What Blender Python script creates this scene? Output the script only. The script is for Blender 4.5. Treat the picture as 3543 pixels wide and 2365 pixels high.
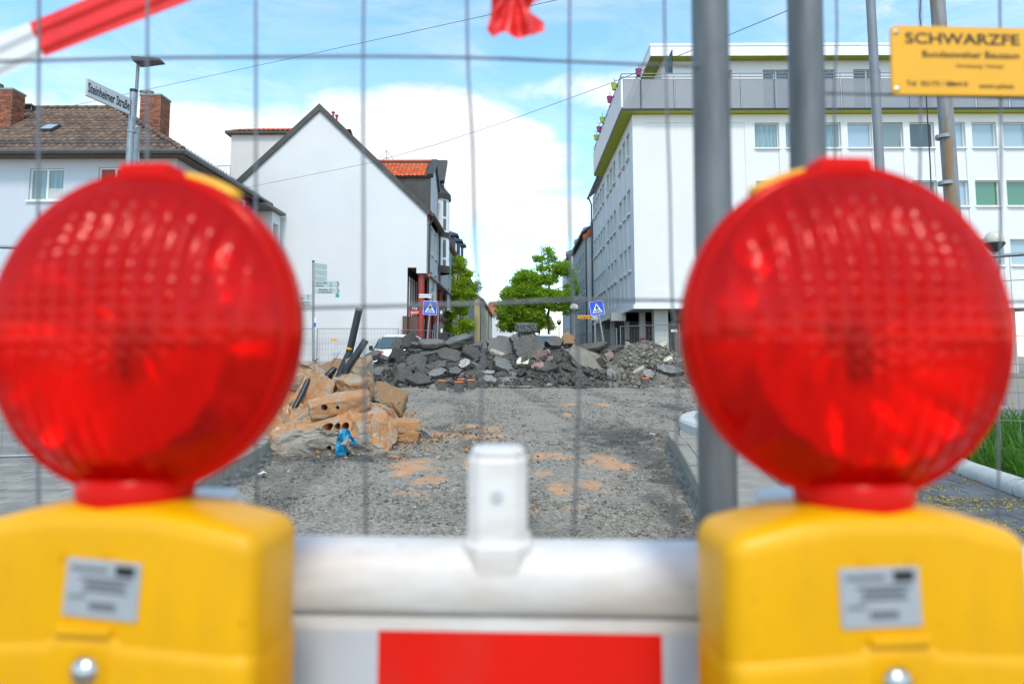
import bpy, bmesh, math, random
import numpy as np
from mathutils import Vector, Matrix, Euler, noise as mnoise

for o in list(bpy.data.objects):
    bpy.data.objects.remove(o, do_unlink=True)
scene = bpy.context.scene
COL = scene.collection
R = math.radians

# ------------------------------------------------------------------ camera
EYE = 1.25
PITCH, YAW = R(5.0), R(0.51)
cam_data = bpy.data.cameras.new('camera')
cam = bpy.data.objects.new('camera', cam_data)
COL.objects.link(cam)
cam.location = (0, 0, EYE)
cam.rotation_euler = (R(90) + PITCH, 0, YAW)
cam_data.lens = 24.0
cam_data.sensor_width = 36.0
cam_data.shift_y = -159.0 / 3543.0
cam_data.clip_start = 0.02
cam_data.clip_end = 3000
cam_data.dof.use_dof = True
cam_data.dof.focus_distance = 17.0
cam_data.dof.aperture_fstop = 3.8
scene.camera = cam

# ------------------------------------------------------------------ world, sun, exposure
SUN_EL, SUN_AZ = R(55), R(174)          # azimuth measured clockwise from +Y (the street direction)
world = bpy.data.worlds.new('World')
scene.world = world
world.use_nodes = True
wn, wl = world.node_tree.nodes, world.node_tree.links
wn.clear()
w_out = wn.new('ShaderNodeOutputWorld')
w_bg = wn.new('ShaderNodeBackground')
w_bg.inputs['Strength'].default_value = 0.15
w_sky = wn.new('ShaderNodeTexSky')
w_sky.sky_type = 'NISHITA'
w_sky.sun_disc = False
w_sky.sun_elevation = SUN_EL
w_sky.sun_rotation = SUN_AZ
w_sky.air_density = 1.0
w_sky.dust_density = 0.6
w_sky.ozone_density = 1.3
w_co = wn.new('ShaderNodeTexCoord')

def wmath(op, a, b=None, c=None):
    n = wn.new('ShaderNodeMath'); n.operation = op
    for i, s in enumerate((a, b, c)):
        if s is None: continue
        if isinstance(s, (int, float)): n.inputs[i].default_value = s
        else: wl.new(s, n.inputs[i])
    return n.outputs[0]

def wvec(op, a, b=None):
    n = wn.new('ShaderNodeVectorMath'); n.operation = op
    for i, s in enumerate((a, b)):
        if s is None: continue
        if isinstance(s, (tuple, list)): n.inputs[i].default_value = s
        else: wl.new(s, n.inputs[i])
    return n

def wnoise(vec, scale, detail, rough, dist=0.0):
    n = wn.new('ShaderNodeTexNoise')
    n.inputs['Scale'].default_value = scale
    n.inputs['Detail'].default_value = detail
    n.inputs['Roughness'].default_value = rough
    n.inputs['Distortion'].default_value = dist
    wl.new(vec, n.inputs['Vector'])
    return n.outputs['Fac']

w_dir = w_co.outputs['Generated']
w_str = wvec('MULTIPLY', w_dir, (1.0, 1.0, 2.1)).outputs[0]
c_big = wnoise(wvec('ADD', w_str, (3.1, 1.7, 0.4)).outputs[0], 2.3, 4, 0.55, 0.2)
c_det = wnoise(w_str, 7.0, 9, 0.62, 0.35)
# banks of cloud: direction of the centre, half widths (world directions)
BANKS = [((-0.40, 0.88, 0.235), (0.30, 1, 0.105), .62), ((-0.15, 0.94, 0.265), (0.27, 1, 0.125), .56),
         ((0.03, 0.97, 0.19), (0.15, 1, 0.06), .35), ((-0.03, 0.99, 0.03), (0.6, 1, 0.05), .16),
         ((-0.62, 0.74, 0.26), (0.17, 1, 0.06), .30), ((0.62, 0.70, 0.42), (0.30, 1, 0.07), .30),
         ((0.14, 0.93, 0.37), (0.25, 1, 0.03), .25)]
acc = None
for cdir, rad, amp in BANKS:
    cv = Vector(cdir).normalized()
    d = wvec('SUBTRACT', w_dir, tuple(cv)).outputs[0]
    d = wvec('DIVIDE', d, rad).outputs[0]
    ln = wvec('LENGTH', d).outputs['Value']
    m = wmath('MAXIMUM', wmath('SUBTRACT', 1.0, wmath('MULTIPLY', ln, ln)), 0.0)
    m = wmath('MULTIPLY', m, amp)
    acc = m if acc is None else wmath('MAXIMUM', acc, m)
cl = wmath('ADD', wmath('MULTIPLY', c_big, 0.48), wmath('MULTIPLY', c_det, 0.66))
cl = wmath('ADD', cl, acc)
mr = wn.new('ShaderNodeMapRange'); mr.interpolation_type = 'SMOOTHSTEP'
mr.inputs['From Min'].default_value = 0.70
mr.inputs['From Max'].default_value = 0.93
wl.new(cl, mr.inputs['Value'])
w_ci = wvec('MULTIPLY', w_dir, (1.6, 2.2, 5.5)).outputs[0]
ci = wnoise(w_ci, 2.6, 8, 0.68, 0.8)
mr2 = wn.new('ShaderNodeMapRange'); mr2.inputs['From Min'].default_value = 0.42; mr2.inputs['From Max'].default_value = 0.78; mr2.inputs['To Max'].default_value = 0.42
wl.new(ci, mr2.inputs['Value'])
hs = wn.new('ShaderNodeHueSaturation')
hs.inputs['Hue'].default_value = 0.478
hs.inputs['Saturation'].default_value = 1.08
hs.inputs['Value'].default_value = 2.25
wl.new(w_sky.outputs['Color'], hs.inputs['Color'])
c_sh = wnoise(wvec('ADD', w_str, (0.0, 0.0, 0.16)).outputs[0], 5.0, 6, 0.55)
crp = wn.new('ShaderNodeValToRGB')
crp.color_ramp.elements[0].position = 0.35; crp.color_ramp.elements[0].color = (6.5, 6.8, 7.2, 1)
crp.color_ramp.elements[1].position = 0.62; crp.color_ramp.elements[1].color = (8.5, 8.55, 8.6, 1)
wl.new(c_sh, crp.inputs[0])
mx = wn.new('ShaderNodeMix'); mx.data_type = 'RGBA'
wl.new(wmath('MAXIMUM', mr.outputs[0], mr2.outputs[0]), mx.inputs['Factor'])
wl.new(hs.outputs[0], mx.inputs['A'])
wl.new(crp.outputs[0], mx.inputs['B'])
wl.new(mx.outputs['Result'], w_bg.inputs['Color'])
wl.new(w_bg.outputs[0], w_out.inputs['Surface'])

sun_data = bpy.data.lights.new('sun', 'SUN')
sun_data.energy = 2.4
sun_data.angle = R(11)
sun_data.color = (1.0, 0.925, 0.80)
sun = bpy.data.objects.new('sun', sun_data)
COL.objects.link(sun)
sdir = Vector((math.sin(SUN_AZ) * math.cos(SUN_EL), math.cos(SUN_AZ) * math.cos(SUN_EL), math.sin(SUN_EL)))
sun.rotation_euler = sdir.to_track_quat('Z', 'Y').to_euler()
sun.location = (0, 0, 60)

vs = scene.view_settings
vs.view_transform = 'Standard'
vs.look = 'None'
vs.exposure = -0.06
vs.gamma = 1.0
vs.use_curve_mapping = False
scene.cycles.use_denoising = True
scene.cycles.max_bounces = 8
scene.cycles.transparent_max_bounces = 16
scene.cycles.caustics_reflective = False
scene.cycles.caustics_refractive = False

# ------------------------------------------------------------------ helpers: photo point -> place
FPX, CX, CY = 2362.0, 1771.5, 1182.5 - 159.0
_r = Vector((math.cos(YAW), math.sin(YAW), 0))
_w0 = Vector((-math.sin(YAW), math.cos(YAW), 0))
_z = Vector((0, 0, 1))
_w = _w0 * math.cos(PITCH) + _z * math.sin(PITCH)
_u = -_w0 * math.sin(PITCH) + _z * math.cos(PITCH)
EYEV = Vector((0, 0, EYE))

def ray(px, py):
    return _w + _r * ((px - CX) / FPX) + _u * ((CY - py) / FPX)
def A(px, py, Y):                        # point at depth Y
    d = ray(px, py); return EYEV + d * (Y / d.y)
def G(px, py, z):                        # point at height z
    d = ray(px, py); return EYEV + d * ((z - EYE) / d.z)
def V(x, y, Y): return A(x * 1.50830, y * 1.50830, Y)
def VG(x, y, z): return G(x * 1.50830, y * 1.50830, z)

def lerp(a, b, t): return a + (b - a) * t
def interp(x, pts):
    if x <= pts[0][0]: return pts[0][1]
    for (x0, y0), (x1, y1) in zip(pts, pts[1:]):
        if x <= x1: return lerp(y0, y1, (x - x0) / (x1 - x0))
    return pts[-1][1]

# ------------------------------------------------------------------ helpers: materials
class NT:
    def __init__(s, name):
        s.m = bpy.data.materials.new(name); s.m.use_nodes = True
        s.n = s.m.node_tree.nodes; s.l = s.m.node_tree.links
        s.b = s.n['Principled BSDF']; s.o = s.n['Material Output']
        s.g = None
    def pos(s):
        if s.g is None:
            s.g = s.n.new('ShaderNodeNewGeometry').outputs['Position']
        return s.g
    def obj(s):
        return s.n.new('ShaderNodeTexCoord').outputs['Object']
    def noise(s, scale, detail=4, rough=.55, vec=None, dist=0):
        t = s.n.new('ShaderNodeTexNoise'); s.l.new(vec or s.pos(), t.inputs['Vector'])
        t.inputs['Scale'].default_value = scale; t.inputs['Detail'].default_value = detail
        t.inputs['Roughness'].default_value = rough; t.inputs['Distortion'].default_value = dist
        return t.outputs['Fac']
    def voro(s, scale, feature='F1', vec=None, out='Distance'):
        t = s.n.new('ShaderNodeTexVoronoi'); s.l.new(vec or s.pos(), t.inputs['Vector'])
        t.inputs['Scale'].default_value = scale; t.feature = feature
        return t.outputs[out]
    def ramp(s, fac, stops):
        t = s.n.new('ShaderNodeValToRGB'); e = t.color_ramp.elements
        while len(e) < len(stops): e.new(.5)
        for i, (p, c) in enumerate(stops):
            e[i].position = p; e[i].color = tuple(c) + (1,) if len(c) == 3 else c
        s.l.new(fac, t.inputs[0]); return t.outputs[0]
    def mix(s, f, a, b, mode='MIX'):
        t = s.n.new('ShaderNodeMix'); t.data_type = 'RGBA'; t.blend_type = mode
        for key, v in (('Factor', f), ('A', a), ('B', b)):
            if isinstance(v, (int, float)): t.inputs[key].default_value = v
            elif isinstance(v, (tuple, list)): t.inputs[key].default_value = tuple(v) + (1,) if len(v) == 3 else v
            else: s.l.new(v, t.inputs[key])
        return t.outputs['Result']
    def math(s, op, a, b=None, c=None):
        t = s.n.new('ShaderNodeMath'); t.operation = op
        for i, v in enumerate((a, b, c)):
            if v is None: continue
            if isinstance(v, (int, float)): t.inputs[i].default_value = v
            else: s.l.new(v, t.inputs[i])
        return t.outputs[0]
    def attr(s, name):
        t = s.n.new('ShaderNodeAttribute'); t.attribute_name = name; return t.outputs['Fac']
    def scalev(s, vec, sc):
        t = s.n.new('ShaderNodeVectorMath'); t.operation = 'MULTIPLY'
        s.l.new(vec, t.inputs[0]); t.inputs[1].default_value = sc; return t.outputs[0]
    def rand(s):
        return s.n.new('ShaderNodeObjectInfo').outputs['Random']
    def bump(s, h, strength=.3, dist=.01):
        t = s.n.new('ShaderNodeBump'); t.inputs['Strength'].default_value = strength
        t.inputs['Distance'].default_value = dist
        s.l.new(h, t.inputs['Height']); s.l.new(t.outputs[0], s.b.inputs['Normal'])
    def col(s, c):
        if isinstance(c, (tuple, list)): s.b.inputs['Base Color'].default_value = tuple(c) + (1,)
        else: s.l.new(c, s.b.inputs['Base Color'])
    def set(s, **k):
        for a, v in k.items():
            key = {'rough': 'Roughness', 'metal': 'Metallic', 'coat': 'Coat Weight', 'spec': 'Specular IOR Level',
                   'trans': 'Transmission Weight', 'ior': 'IOR', 'alpha': 'Alpha'}[a]
            if isinstance(v, (int, float)): s.b.inputs[key].default_value = v
            else: s.l.new(v, s.b.inputs[key])

def dk(c, k): return tuple(x * k for x in c)
MATS = {}
def M(name, c=(.5, .5, .5), rough=.7, var=.12, scale=3.0, metal=0, coat=0, spec=.5, bump=0, bscale=60, rnd=0, fine=0):
    if name in MATS: return MATS[name]
    t = NT(name)
    f = t.noise(scale, 5, .6)
    col = t.ramp(f, [(.28, dk(c, 1 - var)), (.72, dk(c, 1 + var))])
    if fine:
        col = t.mix(t.noise(scale * 18, 3, .7), col, t.mix(1.0, col, (1 - fine,) * 3, 'MULTIPLY'))
    if rnd:
        rr = t.ramp(t.rand(), [(0, (1 - rnd,) * 3), (1, (1 + rnd,) * 3)])
        col = t.mix(1.0, col, rr, 'MULTIPLY')
    t.col(col)
    t.set(rough=rough, metal=metal, coat=coat, spec=spec)
    if bump: t.bump(t.noise(bscale, 4, .6), bump, .01)
    MATS[name] = t.m
    return t.m

# ------------------------------------------------------------------ helpers: meshes and objects
class MB:
    def __init__(s): s.v, s.f, s.mi = [], [], []
    def add(s, vs_, fs, m=0):
        n = len(s.v); s.v += [tuple(p) for p in vs_]
        for f in fs: s.f.append(tuple(i + n for i in f)); s.mi.append(m)
        return s
    def box(s, x0, x1, y0, y1, z0, z1, m=0):
        return s.add([(x0, y0, z0), (x1, y0, z0), (x1, y1, z0), (x0, y1, z0), (x0, y0, z1), (x1, y0, z1), (x1, y1, z1), (x0, y1, z1)],
                     [(0, 3, 2, 1), (4, 5, 6, 7), (0, 1, 5, 4), (1, 2, 6, 5), (2, 3, 7, 6), (3, 0, 4, 7)], m)
    def obox(s, c, size, rot, m=0):
        a, b, d = size[0] / 2, size[1] / 2, size[2] / 2
        P = [(-a, -b, -d), (a, -b, -d), (a, b, -d), (-a, b, -d), (-a, -b, d), (a, -b, d), (a, b, d), (-a, b, d)]
        c = Vector(c)
        return s.add([c + rot @ Vector(p) for p in P],
                     [(0, 3, 2, 1), (4, 5, 6, 7), (0, 1, 5, 4), (1, 2, 6, 5), (2, 3, 7, 6), (3, 0, 4, 7)], m)
    def quad(s, a, b, c, d, m=0): return s.add([a, b, c, d], [(0, 1, 2, 3)], m)
    def tube(s, pts, r, n=8, m=0, caps=True):
        pts = [Vector(p) for p in pts]
        rs = r if isinstance(r, (list, tuple)) else [r] * len(pts)
        t0 = (pts[1] - pts[0]).normalized()
        up = Vector((0, 0, 1)) if abs(t0.z) < .9 else Vector((1, 0, 0))
        a = t0.cross(up).normalized(); vs_, fs = [], []
        for i, p in enumerate(pts):
            if i == 0: t = pts[1] - pts[0]
            elif i == len(pts) - 1: t = pts[-1] - pts[-2]
            else: t = pts[i + 1] - pts[i - 1]
            t.normalize()
            a = (a - t * a.dot(t)).normalized(); b = t.cross(a)
            for k in range(n):
                an = 2 * math.pi * k / n
                vs_.append(p + (a * math.cos(an) + b * math.sin(an)) * rs[i])
        for i in range(len(pts) - 1):
            for k in range(n):
                k2 = (k + 1) % n
                fs.append((i * n + k, i * n + k2, (i + 1) * n + k2, (i + 1) * n + k))
        if caps:
            fs.append(tuple(range(n - 1, -1, -1)))
            fs.append(tuple((len(pts) - 1) * n + k for k in range(n)))
        return s.add(vs_, fs, m)
    def prism(s, poly, fn, w0, w1, m=0, mcap=None):       # poly of (u,v); fn(u,v,w)
        n = len(poly)
        vs_ = [fn(u, v, w0) for u, v in poly] + [fn(u, v, w1) for u, v in poly]
        s.add(vs_, [tuple(range(n - 1, -1, -1)), tuple(range(n, 2 * n))], m if mcap is None else mcap)
        return s.add(vs_, [(i, (i + 1) % n, n + (i + 1) % n, n + i) for i in range(n)], m)
    def lathe(s, prof, c, n=20, m=0):                     # prof of (r,z) about vertical axis through c
        vs_, fs = [], []
        for r, z in prof:
            for k in range(n):
                an = 2 * math.pi * k / n
                vs_.append((c[0] + r * math.cos(an), c[1] + r * math.sin(an), c[2] + z))
        for i in range(len(prof) - 1):
            for k in range(n):
                k2 = (k + 1) % n
                fs.append((i * n + k, i * n + k2, (i + 1) * n + k2, (i + 1) * n + k))
        fs.append(tuple(range(n - 1, -1, -1))); fs.append(tuple((len(prof) - 1) * n + k for k in range(n)))
        return s.add(vs_, fs, m)
    def mesh(s, name, mats, smooth=False):
        me = bpy.data.meshes.new(name); me.from_pydata(s.v, [], s.f)
        for m in (mats if isinstance(mats, (list, tuple)) else [mats]): me.materials.append(m)
        if any(s.mi): me.polygons.foreach_set('material_index', s.mi)
        if smooth: me.polygons.foreach_set('use_smooth', [True] * len(s.f))
        me.update(); return me
    def build(s, name, mats, parent=None, smooth=False, auto=None):
        o = bpy.data.objects.new(name, s.mesh(name, mats, smooth or auto is not None))
        link(o, parent)
        if auto is not None:
            o.data.set_sharp_from_angle(angle=R(auto))
        return o

WORLDPOS = {}
def link(o, parent=None):
    COL.objects.link(o)
    if parent is not None:
        o.parent = parent
        if parent.name in WORLDPOS:
            o.matrix_parent_inverse = Matrix.Translation(-WORLDPOS[parent.name])
    return o
def tag(o, label=None, cat=None, group=None, kind=None):
    if label: o['label'] = label
    if cat: o['category'] = cat
    if group: o['group'] = group
    if kind: o['kind'] = kind
    return o
def thing(name, label, cat, loc, group=None, local=False, rotz=0):
    e = bpy.data.objects.new(name, None); COL.objects.link(e)
    e.empty_display_size = .2
    e.location = loc; e.rotation_euler = (0, 0, rotz)
    if not local: WORLDPOS[e.name] = Vector(loc)
    return tag(e, label, cat, group)
def structure(o): o['kind'] = 'structure'; return o
def npmesh(name, verts, faces, mats, smooth=False, attrs=None, matidx=None):
    me = bpy.data.meshes.new(name)
    verts = np.asarray(verts, np.float32); faces = np.asarray(faces, np.int32); k = faces.shape[1]
    me.vertices.add(len(verts)); me.vertices.foreach_set('co', verts.ravel())
    me.loops.add(faces.size); me.loops.foreach_set('vertex_index', faces.ravel())
    me.polygons.add(len(faces))
    me.polygons.foreach_set('loop_start', np.arange(0, faces.size, k, dtype=np.int32))
    me.polygons.foreach_set('loop_total', np.full(len(faces), k, np.int32))
    if smooth: me.polygons.foreach_set('use_smooth', np.ones(len(faces), bool))
    for m in (mats if isinstance(mats, (list, tuple)) else [mats]): me.materials.append(m)
    if matidx is not None: me.polygons.foreach_set('material_index', np.asarray(matidx, np.int32))
    me.update(calc_edges=True)
    for a, v in (attrs or {}).items():
        at = me.attributes.new(a, 'FLOAT', 'POINT'); at.data.foreach_set('value', np.asarray(v, np.float32))
    return me
def weld(o):
    bm = bmesh.new(); bm.from_mesh(o.data); bmesh.ops.remove_doubles(bm, verts=bm.verts[:], dist=1e-5)
    bmesh.ops.recalc_face_normals(bm, faces=bm.faces[:]); bm.to_mesh(o.data); bm.free(); return o
def beveled(o, w=.004, seg=2):
    weld(o)
    m = o.modifiers.new('bevel', 'BEVEL'); m.width = w; m.segments = seg; m.limit_method = 'ANGLE'; m.angle_limit = R(35)
    return o
def text(name, s, origin, xd, up, h, mat, parent=None, align='LEFT', sx=1.0, valign='CENTER', thick=0.0, bold=0.0):
    c = bpy.data.curves.new(name, 'FONT'); c.body = s; c.size = h / 0.72
    c.align_x = align; c.align_y = valign; c.extrude = thick; c.offset = bold
    c.materials.append(mat)
    tmp = bpy.data.objects.new('tmp', c); COL.objects.link(tmp)
    c.resolution_u = 3
    me = bpy.data.meshes.new_from_object(tmp.evaluated_get(bpy.context.evaluated_depsgraph_get()))
    bpy.data.objects.remove(tmp, do_unlink=True); me.name = name
    if not me.materials: me.materials.append(mat)
    o = bpy.data.objects.new(name, me); link(o, parent)
    xd = Vector(xd).normalized(); up = Vector(up); up = (up - xd * up.dot(xd)).normalized(); zd = xd.cross(up)
    m = Matrix((xd, up, zd)).transposed().to_4x4() @ Matrix.Diagonal((sx, 1, 1, 1))
    m.translation = Vector(origin)
    o.matrix_basis = m
    return o

def wall_openings(mb, u0, u1, z0, z1, ops, fn, m=0):
    """wall in (u,z) with rectangular openings (u0,u1,z0,z1,depth,closed); fn(u,z,d)->point; reveals and, if closed, the back"""
    us = sorted({u0, u1, *[v for o in ops for v in o[:2]]}); zs = sorted({z0, z1, *[v for o in ops for v in o[2:4]]})
    us = [u for u in us if u0 <= u <= u1]; zs = [z for z in zs if z0 <= z <= z1]
    for a, b in zip(us, us[1:]):
        for c, d in zip(zs, zs[1:]):
            uc, zc = (a + b) / 2, (c + d) / 2
            if any(o[0] < uc < o[1] and o[2] < zc < o[3] for o in ops): continue
            mb.quad(fn(a, c, 0), fn(b, c, 0), fn(b, d, 0), fn(a, d, 0), m)
    for o in ops:
        a, b, c, d, dep, closed = o
        mb.quad(fn(a, c, 0), fn(a, c, dep), fn(a, d, dep), fn(a, d, 0), m)
        mb.quad(fn(b, c, 0), fn(b, c, dep), fn(b, d, dep), fn(b, d, 0), m)
        mb.quad(fn(a, d, 0), fn(b, d, 0), fn(b, d, dep), fn(a, d, dep), m)
        mb.quad(fn(a, c, 0), fn(b, c, 0), fn(b, c, dep), fn(a, c, dep), m)
        if closed: mb.quad(fn(a, c, dep), fn(b, c, dep), fn(b, d, dep), fn(a, d, dep), m)
    return mb

def fbox(mb, fn, u0, u1, z0, z1, d0, d1, m=0):
    """box in facade coordinates"""
    P = [fn(u, z, d) for d in (d0, d1) for z in (z0, z1) for u in (u0, u1)]
    return mb.add(P, [(0, 1, 3, 2), (4, 6, 7, 5), (0, 4, 5, 1), (2, 3, 7, 6), (0, 2, 6, 4), (1, 5, 7, 3)], m)
# ------------------------------------------------------------------ materials
def stucco(name, c, stain=.10, bump=.25, streak=0):
    t = NT(name)
    a = t.noise(.35, 5, .6); b = t.noise(3.0, 6, .65)
    col = t.ramp(a, [(.3, dk(c, 1 - stain * .6)), (.7, c)])
    col = t.mix(t.math('MULTIPLY', b, .25), col, dk(c, 1 - stain * 2))
    if streak:
        v = t.scalev(t.pos(), (6.0, 6.0, .35))
        s = t.noise(1.0, 4, .6, v)
        col = t.mix(t.ramp(s, [(.5, (0, 0, 0)), (.8, (streak,) * 3)]), col, dk(c, .62))
    t.col(col); t.set(rough=.85, spec=.25)
    t.bump(t.noise(55, 4, .65), bump, .012)
    MATS[name] = t.m; return t.m
stucco('render_white', (.735, .735, .735), .14, streak=.05)
stucco('render_right', (.775, .77, .765), .10, streak=.07)
stucco('render_grey', (.46, .47, .46), .2, streak=.4)
stucco('render_left', (.56, .60, .66), .12, streak=.15)
stucco('render_tower', (.62, .61, .59), .10, streak=.25)
stucco('render_yellow', (.62, .52, .27), .12)
stucco('render_beige', (.50, .44, .35), .22, .5, streak=.2)
stucco('render_ochre', (.55, .47, .33), .12)
stucco('soffit_grey', (.50, .49, .46), .10)
M('concrete_wall', (.36, .34, .31), .85, .2, 2, bump=.3)
M('lime', (.42, .47, .01), .6, .06)
M('fascia_white', (.80, .80, .80), .5, .03)
M('frame_white', (.74, .74, .72), .4, .04)
M('dark_metal', (.035, .036, .038), .45, .2, 6)
M('zinc_dark', (.065, .06, .055), .5, .3, 2, metal=.2)
M('gutter', (.10, .10, .10), .4, .25, 3, metal=.4)
M('galv', (.32, .33, .34), .42, .22, 14, metal=.75, fine=.2)
M('pole_paint', (.22, .22, .23), .4, .1, 5, metal=.3)
M('steel', (.55, .55, .55), .25, .1, 5, metal=1)
M('white_paint', (.80, .80, .80), .35, .03, coat=.3)
M('black_plastic', (.012, .012, .013), .45, .2, 8)
M('black_letter', (.012, .012, .014), .6, 0)
M('green_letter', (.01, .10, .05), .6, 0)
M('red_letter', (.45, .02, .02), .6, 0)
M('white_letter', (.85, .85, .85), .6, 0)
M('sign_white', (.78, .78, .78), .35, .03)
M('sign_grey', (.52, .53, .54), .4, .05)
M('sign_pale', (.42, .485, .48), .4, .05)
M('sign_back', (.085, .09, .095), .6, .15)
M('sign_blue', (.005, .07, .62), .35, .05)
M('sign_red', (.62, .015, .02), .35, .05)
M('sign_orange', (.85, .36, .01), .4, .05)
M('sign_teal', (.02, .30, .30), .4, .4, 60)
M('red_pillar', (.30, .04, .035), .55, .12, 3)
M('brown_granite', (.13, .06, .045), .35, .35, 40, fine=.3)
M('pink', (.45, .03, .16), .6, .1)
M('pot_magenta', (.30, .03, .15), .4, .06)
M('pot_lime', (.36, .42, .04), .4, .06)
M('curtain', (.60, .66, .66), .9, .1, 30)
M('interior', (.03, .03, .035), .8, .2)
M('tyre', (.012, .012, .012), .8, .2, 20)
M('slate', (.055, .065, .085), .5, .3, 8)
M('red_roof', (.42, .095, .04), .7, .22, 6, bump=.4, bscale=9)
M('orange_tile', (.62, .11, .022), .55, .16, 4, rnd=.22, fine=.15)
M('brown_tile', (.165, .105, .072), .75, .28, 6, rnd=.35, fine=.35, bump=.2)
M('brick', (.31, .105, .055), .8, .3, 7, rnd=.45, fine=.3, bump=.3)
M('mortar', (.26, .24, .21), .9, .2, 8)
M('bark', (.055, .042, .032), .9, .35, 12, bump=.5, bscale=30)
M('marker_orange', (.80, .17, .02), .55, .15, 12)
M('marker_body', (.10, .092, .085), .85, .35, 14, fine=.3)
M('wood', (.26, .20, .13), .8, .25, 9)
M('pipe_black', (.02, .021, .023), .38, .45, 9, fine=.3)
M('bag_blue', (.015, .24, .42), .35, .25, 14)
M('tape_white', (.72, .72, .73), .35, .05)
M('tape_red', (.80, .02, .016), .35, .10, 8)
M('strap_yellow', (.86, .40, .0), .4, .05, 5)
M('barrier_film', (.52, .54, .58), .35, .03)
M('label_grey', (.36, .375, .40), .45, .06, 40)
M('sign_yellow', (.85, .40, .008), .42, .05, 9)
M('pollen', (.45, .33, .015), .9, .3, 30)
M('paper_white', (.78, .78, .76), .8, .05)
M('warm_globe', (.62, .56, .46), .3, .05, coat=.5)
M('label_print', (.13, .135, .15), .6, 0)

def glass(name, tint, rough=.03):
    t = NT(name); t.col(tint); t.set(rough=rough, spec=.9, coat=.5); MATS[name] = t.m
glass('pane_dark', (.03, .045, .05)); glass('pane_teal', (.10, .16, .17)); glass('pane_sky', (.30, .40, .46)); glass('pane_green', (.06, .18, .08))
glass('wind_screen', (.06, .09, .10))

def curtain_glass():
    t = NT('pane_curtain')
    v = t.scalev(t.pos(), (22.0, 22.0, .6))
    f = t.noise(1.0, 3, .6, v)
    t.col(t.ramp(f, [(.3, (.10, .17, .18)), (.7, (.26, .36, .37))]))
    t.set(rough=.06, spec=.8, coat=.4)
    MATS['pane_curtain'] = t.m
curtain_glass()

def perforated():
    t = NT('perforated_steel')
    t.col((.30, .305, .32)); t.set(rough=.45, metal=.3)
    sx = t.n.new('ShaderNodeSeparateXYZ'); t.l.new(t.pos(), sx.inputs[0])
    s = 1 / .055
    u = t.math('ADD', t.math('MULTIPLY', sx.outputs[0], s), t.math('MULTIPLY', sx.outputs[1], s))
    w = t.math('MULTIPLY', sx.outputs[2], s)
    fu = t.math('SUBTRACT', t.math('FRACT', u), .5); fw = t.math('SUBTRACT', t.math('FRACT', w), .5)
    d = t.math('SQRT', t.math('ADD', t.math('MULTIPLY', fu, fu), t.math('MULTIPLY', fw, fw)))
    hole = t.math('LESS_THAN', d, .33)
    tr = t.n.new('ShaderNodeBsdfTransparent'); mixs = t.n.new('ShaderNodeMixShader')
    t.l.new(hole, mixs.inputs[0]); t.l.new(t.b.outputs[0], mixs.inputs[1]); t.l.new(tr.outputs[0], mixs.inputs[2])
    t.l.new(mixs.outputs[0], t.o.inputs['Surface']); MATS['perforated_steel'] = t.m
perforated()

def leaf(name, c, c2):
    t = NT(name)
    rr = t.attr('tone')
    t.col(t.ramp(rr, [(0, c), (1, c2)])); t.set(rough=.5, spec=.35)
    tr = t.n.new('ShaderNodeBsdfTranslucent')
    mx_ = t.ramp(rr, [(0, dk(c, 1.2)), (1, dk(c2, 1.3))]); t.l.new(mx_, tr.inputs[0])
    ms = t.n.new('ShaderNodeMixShader'); ms.inputs[0].default_value = .5
    t.l.new(t.b.outputs[0], ms.inputs[1]); t.l.new(tr.outputs[0], ms.inputs[2]); t.l.new(ms.outputs[0], t.o.inputs['Surface'])
    MATS[name] = t.m
leaf('leaf_green', (.18, .31, .018), (.42, .63, .05))
leaf('leaf_light', (.22, .35, .018), (.48, .64, .05))
leaf('grass_blade', (.035, .11, .010), (.11, .26, .02))

def asphalt(name, base, spk, scale=70, rough=.85):
    t = NT(name)
    a = t.noise(2.5, 5, .6); s = t.voro(scale, out='Color'); s2 = t.noise(scale * .5, 3, .7)
    col = t.ramp(a, [(.3, dk(base, .7)), (.7, dk(base, 1.3))])
    sep = t.n.new('ShaderNodeSeparateColor'); t.l.new(s, sep.inputs[0])
    col = t.mix(t.ramp(sep.outputs[0], [(.70, (0, 0, 0)), (.85, (.75,) * 3)]), col, spk)
    rr = t.ramp(t.rand(), [(0, (.6,) * 3), (1, (1.45,) * 3)])
    col = t.mix(1.0, col, rr, 'MULTIPLY')
    t.col(col); t.set(rough=rough, spec=.3)
    t.bump(t.math('ADD', t.voro(scale), t.math('MULTIPLY', s2, .7)), .9, .02)
    MATS[name] = t.m
asphalt('asphalt_broken', (.084, .076, .066), (.18, .168, .15), 62)
asphalt('asphalt_top', (.19, .183, .172), (.21, .20, .185), 70)
asphalt('asphalt_brown', (.17, .145, .115), (.25, .22, .18), 60)
asphalt('asphalt_white', (.13, .13, .12), (.48, .48, .45), 34)
asphalt('red_stone', (.19, .12, .105), (.30, .22, .2), 24)
asphalt('pale_stone', (.48, .43, .33), (.6, .56, .46), 16)
asphalt('grey_stone', (.24, .225, .205), (.36, .34, .31), 22)

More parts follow.
